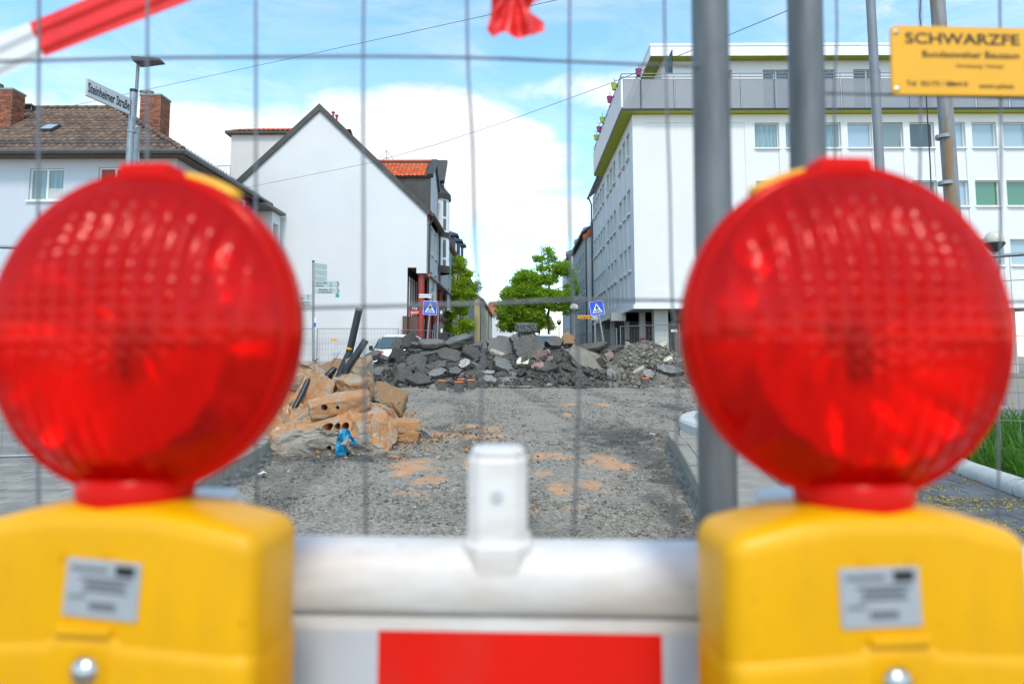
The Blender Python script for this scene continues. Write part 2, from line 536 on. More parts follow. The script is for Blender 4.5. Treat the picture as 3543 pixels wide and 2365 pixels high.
def concrete(name, sand, grey, amt):
    t = NT(name)
    o = t.pos()
    a = t.noise(5.5, 6, .65, o); b = t.noise(28, 5, .7, o)
    col = t.mix(t.ramp(a, [(.5 - amt, (0, 0, 0)), (.62 - amt, (1, 1, 1))]), grey, sand)
    col = t.mix(t.ramp(b, [(.3, (.5,) * 3), (.6, (0, 0, 0))]), col, dk(sand, .55))
    w = t.noise(4.2, 5, .7, t.scalev(o, (1, 1, 2.2)), 1.2)
    col = t.mix(t.ramp(w, [(.63, (0, 0, 0)), (.70, (.8,) * 3)]), col, (.66, .63, .58))
    t.col(col); t.set(rough=.92, spec=.2)
    t.bump(t.math('ADD', b, t.math('MULTIPLY', t.noise(90, 3, .7, o), .6)), .8, .02)
    MATS[name] = t.m
concrete('concrete_sandy', (.53, .265, .12), (.42, .345, .265), .11)
concrete('concrete_face', (.42, .27, .15), (.38, .345, .29), -.05)
concrete('concrete_pale', (.44, .28, .16), (.40, .355, .29), .04)
concrete('soil_brown', (.33, .20, .105), (.30, .21, .13), .2)
M('duct_inside', (.035, .033, .03), .7, .2)

def ground_mat():
    t = NT('gravel_ground')
    a = t.noise(.6, 5, .6); b = t.noise(14, 6, .7); v = t.voro(42, out='Color'); v2 = t.voro(42)
    sep = t.n.new('ShaderNodeSeparateColor'); t.l.new(v, sep.inputs[0])
    col = t.ramp(a, [(.3, (.255, .222, .178)), (.7, (.33, .29, .235))])
    col = t.mix(.65, col, t.ramp(sep.outputs[0], [(0, (.15, .13, .105)), (.5, (.32, .28, .225)), (1, (.50, .45, .375))]))
    col = t.mix(t.ramp(b, [(.22, (.45,) * 3), (.5, (0, 0, 0))]), col, (.13, .118, .10))
    d = t.attr('damp'); s = t.attr('sand')
    col = t.mix(t.math('MULTIPLY', d, .92), col, (.075, .072, .066))
    sand = t.ramp(t.noise(9, 5, .7), [(.3, (.50, .26, .13)), (.7, (.64, .36, .20))])
    sm = t.ramp(t.math('ADD', s, t.math('MULTIPLY', t.math('SUBTRACT', b, .5), .9)), [(.28, (0, 0, 0)), (.78, (.96,) * 3)])
    col = t.mix(sm, col, sand)
    t.col(col); t.set(rough=.95, spec=.2)
    t.bump(t.math('ADD', t.math('MULTIPLY', v2, -1.0), b), .8, .02)
    MATS['gravel_ground'] = t.m
    t = NT('gravel_stone')
    tn = t.attr('tone')
    col = t.ramp(tn, [(0, (.09, .08, .067)), (.35, (.245, .215, .177)), (.75, (.37, .33, .27)), (1, (.54, .49, .42))])
    t.col(t.mix(t.math('MULTIPLY', t.noise(120, 3, .6), .4), col, (.12, .11, .10))); t.set(rough=.9, spec=.25); MATS['gravel_stone'] = t.m
    t = NT('rubble_stone')
    tn = t.attr('tone')
    col = t.ramp(tn, [(0, (.07, .065, .06)), (.55, (.15, .14, .125)), (.85, (.25, .23, .19)), (1, (.42, .37, .29))])
    t.col(t.mix(t.math('MULTIPLY', t.noise(60, 3, .6), .5), col, (.04, .04, .04))); t.set(rough=.9, spec=.25)
    t.bump(t.noise(70, 4, .7), .7, .02); MATS['rubble_stone'] = t.m
    t = NT('pave_grey')
    col = t.ramp(t.noise(5, 5, .6), [(.3, (.22, .20, .175)), (.7, (.30, .275, .24))])
    col = t.mix(1.0, col, t.ramp(t.rand(), [(0, (.8,) * 3), (1, (1.18,) * 3)]), 'MULTIPLY'); t.col(col); t.set(rough=.9)
    t.bump(t.noise(70, 3, .6), .3, .01); MATS['pave_grey'] = t.m
    t = NT('pave_dark')
    col = t.ramp(t.noise(6, 5, .6), [(.3, (.085, .088, .098)), (.7, (.125, .128, .138))])
    col = t.mix(1.0, col, t.ramp(t.rand(), [(0, (.82,) * 3), (1, (1.16,) * 3)]), 'MULTIPLY'); t.col(col); t.set(rough=.85)
    t.bump(t.noise(70, 3, .6), .3, .01); MATS['pave_dark'] = t.m
ground_mat()
M('kerb_concrete', (.33, .29, .24), .9, .18, 6, bump=.35, bscale=80, fine=.25)
M('kerb_white', (.55, .54, .52), .85, .1, 6, bump=.3, bscale=80, fine=.15)
M('kerb_rough', (.24, .225, .20), .95, .4, 9, bump=.8, bscale=40, fine=.5)
M('sand_joint', (.15, .14, .12), .95, .3, 12)
M('street_asphalt', (.075, .075, .078), .9, .15, 3, bump=.3)

def lens_mat():
    # clear red moulding: part refracts, part lets light straight in to the reflector, part scatters in the plastic
    def mixs(t, f, a, b):
        m = t.n.new('ShaderNodeMixShader'); m.inputs[0].default_value = f; t.l.new(a, m.inputs[1]); t.l.new(b, m.inputs[2]); return m.outputs[0]
    for name, body, rough, spec in (('lens_red', .34, .06, .7), ('lens_rim', .45, .10, .4), ('lens_solid', .80, .20, .25)):
        t = NT(name); t.col((1.0, .012, .004)); t.set(rough=rough + .10, spec=spec, coat=.25 if name == 'lens_red' else 0); t.b.inputs['Coat Roughness'].default_value = .14
        tl = t.n.new('ShaderNodeBsdfTranslucent'); tl.inputs[0].default_value = (1.0, .03, .008, 1)
        solid = mixs(t, .40, t.b.outputs[0], tl.outputs[0])
        g = t.n.new('ShaderNodeBsdfGlass'); g.inputs['Color'].default_value = (1.0, .035, .012, 1); g.inputs['Roughness'].default_value = rough; g.inputs['IOR'].default_value = 1.46
        tp = t.n.new('ShaderNodeBsdfTransparent'); tp.inputs[0].default_value = (1.0, .04, .015, 1)
        clear = mixs(t, .55, g.outputs[0], tp.outputs[0])
        t.l.new(mixs(t, body, clear, solid), t.o.inputs['Surface'])
        MATS[name] = t.m
    t = NT('lens_core'); t.col((.95, .94, .93)); t.set(rough=.28, spec=.5, metal=.45); MATS['lens_core'] = t.m
lens_mat()
def grimy(name, c, dirt, amt, rough=.35):
    t = NT(name); v = t.scalev(t.obj(), (18, 18, 7)); a = t.noise(1.0, 6, .65, v); b = t.noise(140, 4, .7, t.obj())
    col = t.ramp(t.noise(9, 4, .5, t.obj()), [(.3, dk(c, .93)), (.7, dk(c, 1.05))])
    col = t.mix(t.ramp(a, [(.48, (0, 0, 0)), (.8, (amt,) * 3)]), col, dirt)
    col = t.mix(t.ramp(b, [(.62, (0, 0, 0)), (.72, (amt * .9,) * 3)]), col, dk(dirt, .6))
    t.col(col); t.set(rough=t.math('ADD', t.math('MULTIPLY', a, .25), rough - .1), spec=.28); MATS[name] = t.m
grimy('yellow_plastic', (.78, .37, .0), (.46, .22, .01), .45)
grimy('barrier_red', (.78, .010, .004), (.45, .06, .04), .35, .3)
# ------------------------------------------------------------------ ground
rng = random.Random(7)
nrng = np.random.default_rng(11)
GZ = [(8, 0.0), (26, .25), (33, .40)]
def gz(Y): return interp(Y, GZ)

SAND = []                                  # (X, Y, rx, ry, rotation, amount)
for x, y, w, h, rot, am in [(950, 1068, 125, 36, .05, 1), (985, 1100, 95, 26, .45, .75), (1085, 1003, 190, 9, 0, .9), (1075, 981, 60, 9, 0, .8),
                            (1262, 1045, 110, 16, 0, .85), (1390, 1058, 95, 34, .1, 1), (1285, 1122, 75, 44, -.5, .95), (1362, 1112, 75, 30, 0, .9),
                            (1315, 938, 46, 7, 0, .9), (1385, 939, 40, 8, 0, .95), (1475, 938, 46, 5, 0, .6), (1300, 957, 26, 7, 0, .75), (1120, 990, 70, 14, .2, .7),
                            (1080, 1062, 50, 26, .3, .7), (900, 1047, 30, 5, 0, .9), (1240, 1085, 60, 20, .3, .6), (1000, 1003, 60, 18, 0, .8), (880, 1000, 240, 40, 0, .45),
                            (985, 958, 40, 8, 0, .6), (940, 1130, 70, 12, .2, .6), (1330, 1160, 90, 14, .1, .45)]:
    c = VG(x, y, 0.0); e = VG(x + w / 2, y, 0); n_ = VG(x, y - h / 2, 0); s_ = VG(x, y + h / 2, 0)
    SAND.append((c.x, c.y, max(.05, e.x - c.x), max(.10, (n_.y - s_.y) / 2), rot, am))
DAMP = []
for x, y, w, h, am in [(1420, 1005, 190, 50, .9), (1480, 1040, 70, 60, .8), (1545, 945, 70, 16, .9), (790, 1050, 300, 16, .9), (640, 1085, 120, 20, .5),
                       (1000, 990, 80, 14, .7), (1130, 890, 620, 14, .5), (1560, 1190, 70, 130, .75), (1525, 1090, 70, 90, .85), (1500, 1150, 60, 60, .5), (620, 1140, 60, 60, .6), (1000, 930, 90, 16, .35)]:
    c = VG(x, y, 0.0); e = VG(x + w / 2, y, 0); n_ = VG(x, y - h / 2, 0); s_ = VG(x, y + h / 2, 0)
    DAMP.append((c.x, c.y, max(.05, e.x - c.x), max(.10, (n_.y - s_.y) / 2), 0, am))

xs = [-600, -200, -80, -40, -20, -12] + list(np.arange(-8, 8.01, .05)) + [12, 20, 40, 80, 200, 600]
ys = [-40, -5, 0, 2.0]
while ys[-1] < 27: ys.append(ys[-1] * 1.0115)
ys += [29, 31, 33, 37, 42, 50, 65, 90, 150, 300, 900]
NX, NY = len(xs), len(ys)
gv = np.zeros((NY, NX, 3), np.float32); gs = np.zeros((NY, NX), np.float32); gd = np.zeros((NY, NX), np.float32)
gv[..., 0] = np.array(xs)[None, :]; gv[..., 1] = np.array(ys)[:, None]
gv[..., 2] = np.array([gz(y) for y in ys])[:, None]
nz = np.zeros((NY, NX), np.float32); nz2 = np.zeros((NY, NX), np.float32)
for j, y in enumerate(ys):
    if 1.9 < y < 28:
        for i, x in enumerate(xs):
            if -8.1 < x < 8.1:
                nz[j, i] = mnoise.fractal(Vector((x * 1.6, y * 1.6, 3)), 1.0, 2.0, 4)
                nz2[j, i] = mnoise.fractal(Vector((x * 4.5, y * 3.2, 9)), .8, 2.1, 4)
for L, arr in ((SAND, gs), (DAMP, gd)):
    for (cx, cy, rx, ry, rot, am) in L:
        dx = gv[..., 0] - cx; dy = gv[..., 1] - cy
        c_, s_ = math.cos(rot), math.sin(rot)
        u = (dx * c_ + dy * s_ * .6) / rx; v = (-dx * s_ + dy * c_) / ry
        d = np.sqrt(u * u + v * v) + nz2 * .95 + nz * .35
        arr[:] = np.maximum(arr, am * np.clip((1.32 if L is SAND else 1.55) - d, 0, 1))
inner = ((np.abs(gv[..., 0]) < 8.1) & (gv[..., 1] > 1.9) & (gv[..., 1] < 28))
gv[..., 2] += inner * (nz * .03 + nz2 * .010)
trk = np.abs(((gv[..., 0] + .12 * gv[..., 1] + .4) % 2.0) - 1.0)
gv[..., 2] += inner * (-.018 * np.exp(-((trk - .1) / .2) ** 2))
gd[:] = np.maximum(gd, inner * np.clip(.55 * np.exp(-((trk - .1) / .14) ** 2) + nz * .5 - .12, 0, .6))
idx = np.arange(NX * NY).reshape(NY, NX)
gf = np.stack([idx[:-1, :-1], idx[:-1, 1:], idx[1:, 1:], idx[1:, :-1]], -1).reshape(-1, 4)
ground = bpy.data.objects.new('ground', npmesh('ground', gv.reshape(-1, 3), gf, MATS['gravel_ground'], True, {'sand': gs.ravel(), 'damp': gd.ravel()}))
link(ground); structure(ground)
def sand_at(X, Y):
    s = 0
    for (cx, cy, rx, ry, rot, am) in SAND:
        u = (X - cx) / rx; v = (Y - cy) / ry
        s = max(s, am * max(0, 1.4 - math.hypot(u, v)))
    return s

STONE_V = np.array([(-1, -1, -1), (1, -1, -1), (1, 1, -1), (-1, 1, -1), (-1, -1, 1), (1, -1, 1), (1, 1, 1), (-1, 1, 1)], np.float32) * .5
STONE_F = np.array([(0, 3, 2, 1), (4, 5, 6, 7), (0, 1, 5, 4), (1, 2, 6, 5), (2, 3, 7, 6), (3, 0, 4, 7)], np.int32)
def stones(name, pos, size, flat, mat, tone, parent=None):
    n = len(pos)
    base = STONE_V[None] + nrng.uniform(-.24, .24, (n, 8, 3)).astype(np.float32)
    sc = np.stack([size * nrng.uniform(.7, 1.3, n), size * nrng.uniform(.6, 1.1, n), size * nrng.uniform(flat * .7, flat * 1.4, n)], -1)
    v = base * sc[:, None, :]
    tx = nrng.normal(0, .35, n); ty = nrng.normal(0, .35, n); tz = nrng.uniform(0, 6.28, n)
    def rot(v, a, i, j):
        c, s = np.cos(a)[:, None], np.sin(a)[:, None]; vi = v[..., i].copy(); vj = v[..., j].copy()
        v[..., i] = c * vi - s * vj; v[..., j] = s * vi + c * vj
    rot(v, tx, 1, 2); rot(v, ty, 0, 2); rot(v, tz, 0, 1)
    v += np.asarray(pos, np.float32)[:, None, :]
    f = (STONE_F[None] + (np.arange(n) * 8)[:, None, None]).reshape(-1, 4)
    o = bpy.data.objects.new(name, npmesh(name, v.reshape(-1, 3), f, mat, False, {'tone': np.repeat(tone, 8)}))
    link(o, parent); return o

GDAMP = []
def ground_pts(n, ymin=3.2, ymax=25):
    out, sz = [], []
    while len(out) < n:
        Y = ymin * (ymax / ymin) ** rng.random()
        X = rng.uniform(-.50 * Y - .2, .42 * Y + .2)
        if in_pave(X, Y): continue
        if abs(X) > 7.8: continue
        k = mnoise.fractal(Vector((X * .9, Y * .9, 5)), 1, 2, 3)
        if rng.random() > .45 + k * 1.1: continue
        s = min(.06, rng.lognormvariate(-4.5, .40)) * (1.0 + .04 * max(0, Y - 5))
        if sand_at(X, Y) > .35 and rng.random() < .9: continue
        j = int(np.searchsorted(ys, Y)); i = int(np.searchsorted(xs, X)); j = min(j, NY - 1); i = min(i, NX - 1)
        out.append((X, Y, float(gv[j, i, 2]) + s * .12)); sz.append(s); GDAMP.append(float(gd[j, i]))
    return np.array(out), np.array(sz)

# ------------------------------------------------------------------ pavements and kerbs
PZ = .25
LEFT_EDGE = [(-2.0, 2.0), (-2.25, 4.0), (-2.66, 6.1), (-2.80, 7.2), (-3.0, 8.3), (-3.5, 9.3), (-4.6, 10.2), (-7.0, 10.8), (-14, 11.2)]
RIGHT_EDGE = [(1.15, 2.0), (1.22, 4.0), (1.42, 5.5), (1.60, 6.6), (1.80, 7.9), (1.95, 9.0), (2.35, 10.3), (3.2, 11.9), (4.6, 13.0), (7, 13.6), (16, 14.2)]
def in_pave(X, Y):
    if Y < LEFT_EDGE[-1][1] and X < 0:
        xe = interp(Y, [(y, x) for x, y in LEFT_EDGE]); return X < xe + .02
    if Y < RIGHT_EDGE[-1][1] and X > 0:
        xe = interp(Y, [(y, x) for x, y in RIGHT_EDGE]); return X > xe - .02
    return False
def smooth_line(pts, n=6):
    out = []
    P = [Vector((p[0], p[1], 0)) for p in pts]
    for i in range(len(P) - 1):
        p0, p1, p2, p3 = P[max(0, i - 1)], P[i], P[i + 1], P[min(len(P) - 1, i + 2)]
        for k in range(n):
            t = k / n
            out.append(.5 * ((2 * p1) + (p2 - p0) * t + (2 * p0 - 5 * p1 + 4 * p2 - p3) * t * t + (3 * p1 - p0 - 3 * p2 + p3) * t ** 3))
    out.append(P[-1]); return out
def offset_line(line, d):
    out = []
    for i, p in enumerate(line):
        t = (line[min(i + 1, len(line) - 1)] - line[max(i - 1, 0)]).normalized()
        out.append(p + Vector((-t.y, t.x, 0)) * d)
    return out
def strip(mb, la, lb, za, zb, m=0):
    for i in range(len(la) - 1):
        mb.quad((la[i].x, la[i].y, za), (la[i + 1].x, la[i + 1].y, za), (lb[i + 1].x, lb[i + 1].y, zb), (lb[i].x, lb[i].y, zb), m)

def pavement(name, edge, side, far_x, mat):
    line = smooth_line(edge)
    mb = MB()
    inn = offset_line(line, side * .14)
    for i in range(len(line) - 1):
        a, b = inn[i], inn[i + 1]
        mb.quad((a.x, a.y, PZ - .045), (b.x, b.y, PZ - .045), (far_x, b.y, PZ - .045), (far_x, a.y, PZ - .045))
    o = mb.build(name, mat); structure(o)
    # rough foundation below the kerb, laid bare by the digging
    rb = MB(); low = offset_line(line, -side * .07)
    n = len(line)
    rows = 5
    for r_ in range(rows):
        for i in range(n - 1):
            def pt(i, r_):
                t = r_ / rows; p = line[i].lerp(low[i], t)
                k = mnoise.noise(Vector((p.x * 9, p.y * 9, r_ * 1.3))) * .035
                return (p.x - side * k * (0 if r_ == 0 else 1) , p.y, lerp(PZ - .13, -.06, t))
            rb.quad(pt(i, r_), pt(i + 1, r_), pt(i + 1, r_ + 1), pt(i, r_ + 1))
    tag(rb.build('kerb_foundation', MATS['kerb_rough'], o))
    # kerb stones, one by one
    L = [0]
    for a, b in zip(line, line[1:]): L.append(L[-1] + (b - a).length)
    def along(s):
        s = min(max(s, 0), L[-1])
        for i in range(len(L) - 1):
            if s <= L[i + 1]: return line[i].lerp(line[i + 1], (s - L[i]) / max(1e-6, L[i + 1] - L[i]))
        return line[-1]
    s = 0
    while s < min(L[-1], 14.5):
        e = s + .49; seg = [along(lerp(s + .006, e - .006, k / 3)) for k in range(4)]
        ins = offset_line(seg, side * (.125)); jz = rng.uniform(-.006, .006)
        k = MB(); top = PZ + jz; bot = PZ - .15
        strip(k, seg, seg, bot, top - .012); ed = offset_line(seg, side * .012)
        strip(k, seg, ed, top - .012, top); strip(k, ed, ins, top, top); strip(k, ins, ins, bot, top)
        for i_, (a, b) in ((0, (seg[0], ins[0])), (1, (seg[-1], ins[-1]))):
            k.quad((a.x, a.y, bot), (b.x, b.y, bot), (b.x, b.y, top), (a.x, a.y, top - .01))
        k.build('kerb_stone', MATS['kerb_concrete'], o)
        s = e
    return o
pav_l = pavement('pavement', LEFT_EDGE, 1, -40, MATS['sand_joint'])
pav_r = pavement('pavement', RIGHT_EDGE, -1, 40, MATS['sand_joint'])

def paver_mesh(name, w, d, mat, ch=.006):
    mb = MB(); h = .05
    a, b = w / 2, d / 2; a2, b2 = a - ch, b - ch
    mb.add([(-a, -b, -h), (a, -b, -h), (a, b, -h), (-a, b, -h), (-a, -b, -ch), (a, -b, -ch), (a, b, -ch), (-a, b, -ch), (-a2, -b2, 0), (a2, -b2, 0), (a2, b2, 0), (-a2, b2, 0)],
           [(0, 1, 5, 4), (1, 2, 6, 5), (2, 3, 7, 6), (3, 0, 4, 7), (4, 5, 9, 8), (5, 6, 10, 9), (6, 7, 11, 10), (7, 4, 8, 11), (8, 9, 10, 11)])
    return mb.mesh(name, mat)
def lay_pavers(parent, mesh, pw, pd, x0, x1, y0, y1, ok, skew, cap, rest_mesh_mat):
    todo = []
    rows = int((y1 - y0) / pd)
    for r_ in range(rows):
        yb = y0 + r_ * pd; off = (r_ % 2) * pw / 2
        x = x0 + off
        while x < x1:
            X, Y = x, yb + skew * (x - x0)
            if ok(X, Y): todo.append((X, Y))
            x += pw
    todo.sort(key=lambda p: math.hypot(*p) if abs(p[0]) < .82 * p[1] + .2 and p[1] > 3 else 50 + math.hypot(*p))
    for X, Y in todo[:cap]:
        o = bpy.data.objects.new('paver', mesh); link(o, parent)
        o.location = (X, Y, PZ - .004 + rng.uniform(-.003, .003)); o.rotation_euler = (rng.gauss(0, .006), rng.gauss(0, .006), math.atan(skew) + rng.gauss(0, .006))
    if todo[cap:]:
        mb = MB()
        for X, Y in todo[cap:]:
            mb.box(X - pw / 2 + .006, X + pw / 2 - .006, Y - pd / 2 + .006, Y + pd / 2 - .006, PZ - .05, PZ - .004 + rng.uniform(-.003, .003))
        tag(mb.build('paver_field', rest_mesh_mat, parent), kind='stuff')
pm = paver_mesh('paver', .232, .150, MATS['pave_grey'])
def okl(X, Y): return Y < 10.6 and X < interp(Y, [(y, x) for x, y in LEFT_EDGE]) - .29 and X > -1.0 * Y - 2.5
lay_pavers(pav_l, pm, .24, .158, -13, -2.2, 1.6, 10.6, okl, .03, 300, MATS['pave_grey'])
# concrete gutter slabs beside the right kerb, then dark paving
gl = smooth_line(RIGHT_EDGE); L_in, L_out = offset_line(gl, -.135), offset_line(gl, -.62)
def okr(X, Y): return Y < 9.0 and X > interp(Y, [(y, x) for x, y in RIGHT_EDGE]) + .80 and X < 1.0 * Y + 2.5
pmd = paver_mesh('paver', .192, .192, MATS['pave_dark'])
lay_pavers(pav_r, pmd, .20, .20, 1.9, 11, 1.4, 8.9, okr, .02, 300, MATS['pave_dark'])
for i in range(1, len(gl) - 7, 2):
    a, b, c, d = L_in[i], L_in[i + 2], L_out[i + 2], L_out[i]
    k = MB(); e = .006
    P = [a.lerp(b, .02), a.lerp(b, .98), d.lerp(c, .98), d.lerp(c, .02)]
    z = PZ + rng.uniform(-.004, .003)
    k.prism([(p.x, p.y) for p in P], lambda u, v, w: (u, v, w), PZ - .06, z)
    beveled(k.build('gutter_slab', MATS['kerb_concrete'], pav_r), .006, 1)

# raised white kerb island on the right pavement
isl = [(2.30, 8.2), (2.22, 9.0), (2.30, 9.9), (2.7, 10.9), (3.6, 12.0), (5.0, 12.7), (8, 13.2)]
il = smooth_line(isl, 5)
o = None
ki = thing('kerb_island', 'raised pale concrete kerb curving around the right pavement corner', 'kerb', (2.3, 9, PZ))
for i in range(0, len(il) - 3, 3):
    seg = [il[j] for j in range(i, i + 4)]
    ins = offset_line(seg, -.20); k = MB(); top = PZ + .13
    ed = offset_line(seg, -.03)
    strip(k, seg, seg, PZ - .03, top - .03); strip(k, seg, ed, top - .03, top); strip(k, ed, ins, top, top); strip(k, ins, ins, PZ - .03, top)
    for a, b in ((seg[0], ins[0]), (seg[-1], ins[-1])): k.quad((a.x, a.y, PZ), (b.x, b.y, PZ), (b.x, b.y, top), (a.x, a.y, top - .02))
    k.build('kerb_stone', MATS['kerb_white'], ki)
# low kerb of the planted bed on the far right
kb = thing('bed_kerb', 'round-topped grey kerb edging the grass bed on the right', 'kerb', (4.2, 6, PZ))
kp = [VG(2150, 1030, PZ + .1), VG(2225, 1062, PZ + .1), VG(2350, 1102, PZ + .1), VG(2480, 1150, PZ + .1)]
for a, b in zip(kp, kp[1:]):
    dirv = (b - a).normalized(); q = a + dirv * .012; r2 = b - dirv * .012
    k = MB(); k.tube([(q.x, q.y, PZ + .03), (r2.x, r2.y, PZ + .03)], .085, 12)
    k.build('kerb_stone', MATS['kerb_white'], kb, smooth=False, auto=40)
# far pavement and carriageway beyond the dig
mb = MB(); mb.box(-60, -6.2, 22.6, 33.2, .05, .36); structure(mb.build('pavement', MATS['pave_grey']))
mb = MB(); mb.box(-6.2, 60, 28.6, 33.0, .05, .405); structure(mb.build('pavement', MATS['pave_grey']))
mb = MB(); mb.quad((-9, 32.8, .412), (9, 32.8, .412), (12, 260, .412), (-12, 260, .412)); structure(mb.build('road', MATS['street_asphalt']))

gp, gsz = ground_pts(38000)
tone = np.clip(nrng.normal(.47, .22, len(gp)) - .45 * np.array(GDAMP), 0, 1)
tag(stones('gravel', gp, gsz, .55, MATS['gravel_stone'], tone), 'loose grey gravel covering the dug-up road bed', 'gravel', kind='stuff')
# fallen yellow blossom on the dark paving and gravel
mb = MB()
def flake(X, Y, z, s):
    a = rng.uniform(0, 6.28); c_, s_ = math.cos(a) * s, math.sin(a) * s
    mb.quad((X - c_, Y - s_, z), (X + s_ * .6, Y - c_ * .6, z + rng.uniform(0, .008)), (X + c_, Y + s_, z), (X - s_ * .6, Y + c_ * .6, z + .004))
n = 0
while n < 5200:
    Y = rng.uniform(3.0, 8.0); X = rng.uniform(1.6, .85 * Y)
    if not okr(X, Y): continue
    k = mnoise.fractal(Vector((X * 2.2, Y * 2.2, 1)), 1, 2, 3)
    if k + rng.uniform(-.25, .25) < .12: continue
    flake(X, Y, PZ + .002, rng.uniform(.006, .014)); n += 1
for _ in range(900):
    Y = 3.4 * (6 / 3.4) ** rng.random(); X = rng.uniform(-.3, .26 * Y)
    flake(X, Y, gz(Y) + .022, rng.uniform(.004, .008))
tag(mb.build('fallen_blossom', MATS['pollen']), 'yellow fallen blossom strewn over the dark paving', 'blossom', kind='stuff')
# grass bed on the right edge
gbv, gbf, gt = [], [], []
for _ in range(9000):
    Y = rng.uniform(4.0, 9.4); kx = interp(Y, [(p.y, p.x) for p in sorted(kp, key=lambda p: p.y)])
    X = kx + .10 + 3.2 * rng.random() ** 1.3
    h = rng.uniform(.08, .30) * (1 if rng.random() < .85 else 1.4); a = rng.uniform(0, 6.28); w = rng.uniform(.004, .009); b = rng.uniform(.05, .22)
    dx, dy = math.cos(a), math.sin(a); n0 = len(gbv); px_, py_ = -dy * w, dx * w
    z = PZ + .01
    gbv += [(X - px_, Y - py_, z), (X + px_, Y + py_, z), (X + dx * b * .35 + px_, Y + dy * b * .35 + py_, z + h * .65), (X + dx * b * .35 - px_, Y + dy * b * .35 - py_, z + h * .65),
            (X + dx * b + px_ * .2, Y + dy * b + py_ * .2, z + h), (X + dx * b - px_ * .2, Y + dy * b - py_ * .2, z + h * .98)]
    gbf += [(n0, n0 + 1, n0 + 2, n0 + 3), (n0 + 3, n0 + 2, n0 + 4, n0 + 5)]; gt += [rng.random()] * 6
o = bpy.data.objects.new('grass', npmesh('grass', gbv, gbf, MATS['grass_blade'], False, {'tone': gt})); link(o)
tag(o, 'tall green grass in the bed behind the round-topped kerb', 'grass', kind='stuff')
# scraps of paper
def scrap(name, label, c, s):
    k = MB(); n_ = 8; pts = []
    for i in range(n_):
        a = 6.283 * i / n_; r_ = s * rng.uniform(.6, 1.1); pts.append((c.x + r_ * math.cos(a), c.y + r_ * math.sin(a), c.z + rng.uniform(.0, s * .6)))
    k.add(pts + [(c.x, c.y, c.z + s * .5)], [(i, (i + 1) % n_, n_) for i in range(n_)])
    tag(k.build(name, MATS['paper_white']), label, 'litter')
scrap('paper_scrap', 'crumpled white paper scrap on gravel by the left kerb', VG(601, 1087, .03), .05)
scrap('paper_scrap', 'torn white scrap on the dark gravel by the right kerb', VG(1497, 998, .03), .06)
scrap('paper_scrap', 'small white scrap on the paving beside the steel post', VG(1830, 1035, PZ + .01), .04)
scrap('paper_scrap', 'white pebble-like scrap against the round-topped bed kerb', VG(2258, 1088, PZ + .01), .035)
# ------------------------------------------------------------------ right corner building
def window(parent, fn, u0, u1, z0, z1, dep, pane='pane_curtain', split=False, tilt=0, sill=True, frame='frame_white', sillout=.06):
    f = MB(); t = .055
    for a in ((u0, u1, z0, z0 + t), (u0, u1, z1 - t, z1), (u0, u0 + t, z0 + t, z1 - t), (u1 - t, u1, z0 + t, z1 - t)):
        fbox(f, fn, a[0], a[1], a[2], a[3], dep - .05, dep + .02)
    if split: fbox(f, fn, (u0 + u1) / 2 - t * .7, (u0 + u1) / 2 + t * .7, z0 + t, z1 - t, dep - .048, dep + .018)
    w = f.build('window', MATS[frame], parent)
    segs = [(u0 + t, (u0 + u1) / 2 - t * .7), ((u0 + u1) / 2 + t * .7, u1 - t)] if split else [(u0 + t, u1 - t)]
    for a, b in segs:
        g = MB(); g.quad(fn(a, z0 + t, dep), fn(b, z0 + t, dep), fn(b, z1 - t, dep - tilt), fn(a, z1 - t, dep - tilt)); g.build('pane', MATS[pane], w)
    if sill:
        s_ = MB(); fbox(s_, fn, u0 - .05, u1 + .05, z0 - .075, z0 - .012, -sillout, dep - .05); s_.build('sill', MATS['fascia_white'], w)
    return w

GB = .40                                    # ground level at the far houses
RX0, RY0, RX1 = 5.77, 33.6, 27.0
RYB, RTOP = 52.0, EYE + 12.12
rb = thing('corner_building', 'long white corner building with lime roof edges and perforated balcony railing', 'building', (RX0, RY0, GB))
ff = lambda u, z, d: (u, RY0 + d, z)
fs_ = lambda u, z, d: (RX0 + d, u, z)
RZ = [(EYE + 10.40, EYE + 11.68), (EYE + 7.42, EYE + 8.70), (EYE + 4.45, EYE + 5.74)]
FBOT = EYE + 2.52
front, side = MB(), MB()
fops, sops, fwin, swin = [], [], [], []
x0 = A(2611, 450, RY0).x
for i in range(9):
    u0 = x0 + i * 1.552; u1 = u0 + 1.22
    if u1 > RX1: break
    for j, (z0, z1) in enumerate(RZ):
        fops.append((u0, u1, z0, z1, .22, False)); fwin.append((u0, u1, z0, z1, i, j))
        zb = RZ[j + 1][1] if j < 2 else FBOT + .55
        fops.append((u0 + .02, u1 - .02, zb + .06, z0 - .10, .05, True))
bx0, bx1 = A(2235, 600, RY0).x, A(2581, 600, RY0).x
fops.append((bx0, bx1, FBOT + .75, EYE + 11.70, .035, True))
wall_openings(front, RX0, RX1, FBOT, RTOP, fops, ff)
Yw = [34.62, 36.05, 37.48, 39.75, 41.2, 42.65, 44.95, 46.35, 47.75, 49.15, 50.4]
for i, y in enumerate(Yw):
    for j, (z0, z1) in enumerate(RZ):
        sops.append((y, y + 1.0, z0 - .1, z1 - .1, .34, False)); swin.append((y, y + 1.0, z0 - .1, z1 - .1, i, j))
        zb = (RZ[j + 1][1] if j < 2 else FBOT + .35) - .1
        sops.append((y + .02, y + .98, zb + .1, z0 - .24, .05, True))
wall_openings(side, RY0, RYB, FBOT, RTOP, sops, fs_)
front.build('wall', MATS['render_right'], rb)
side.build('wall', MATS['render_right'], rb)
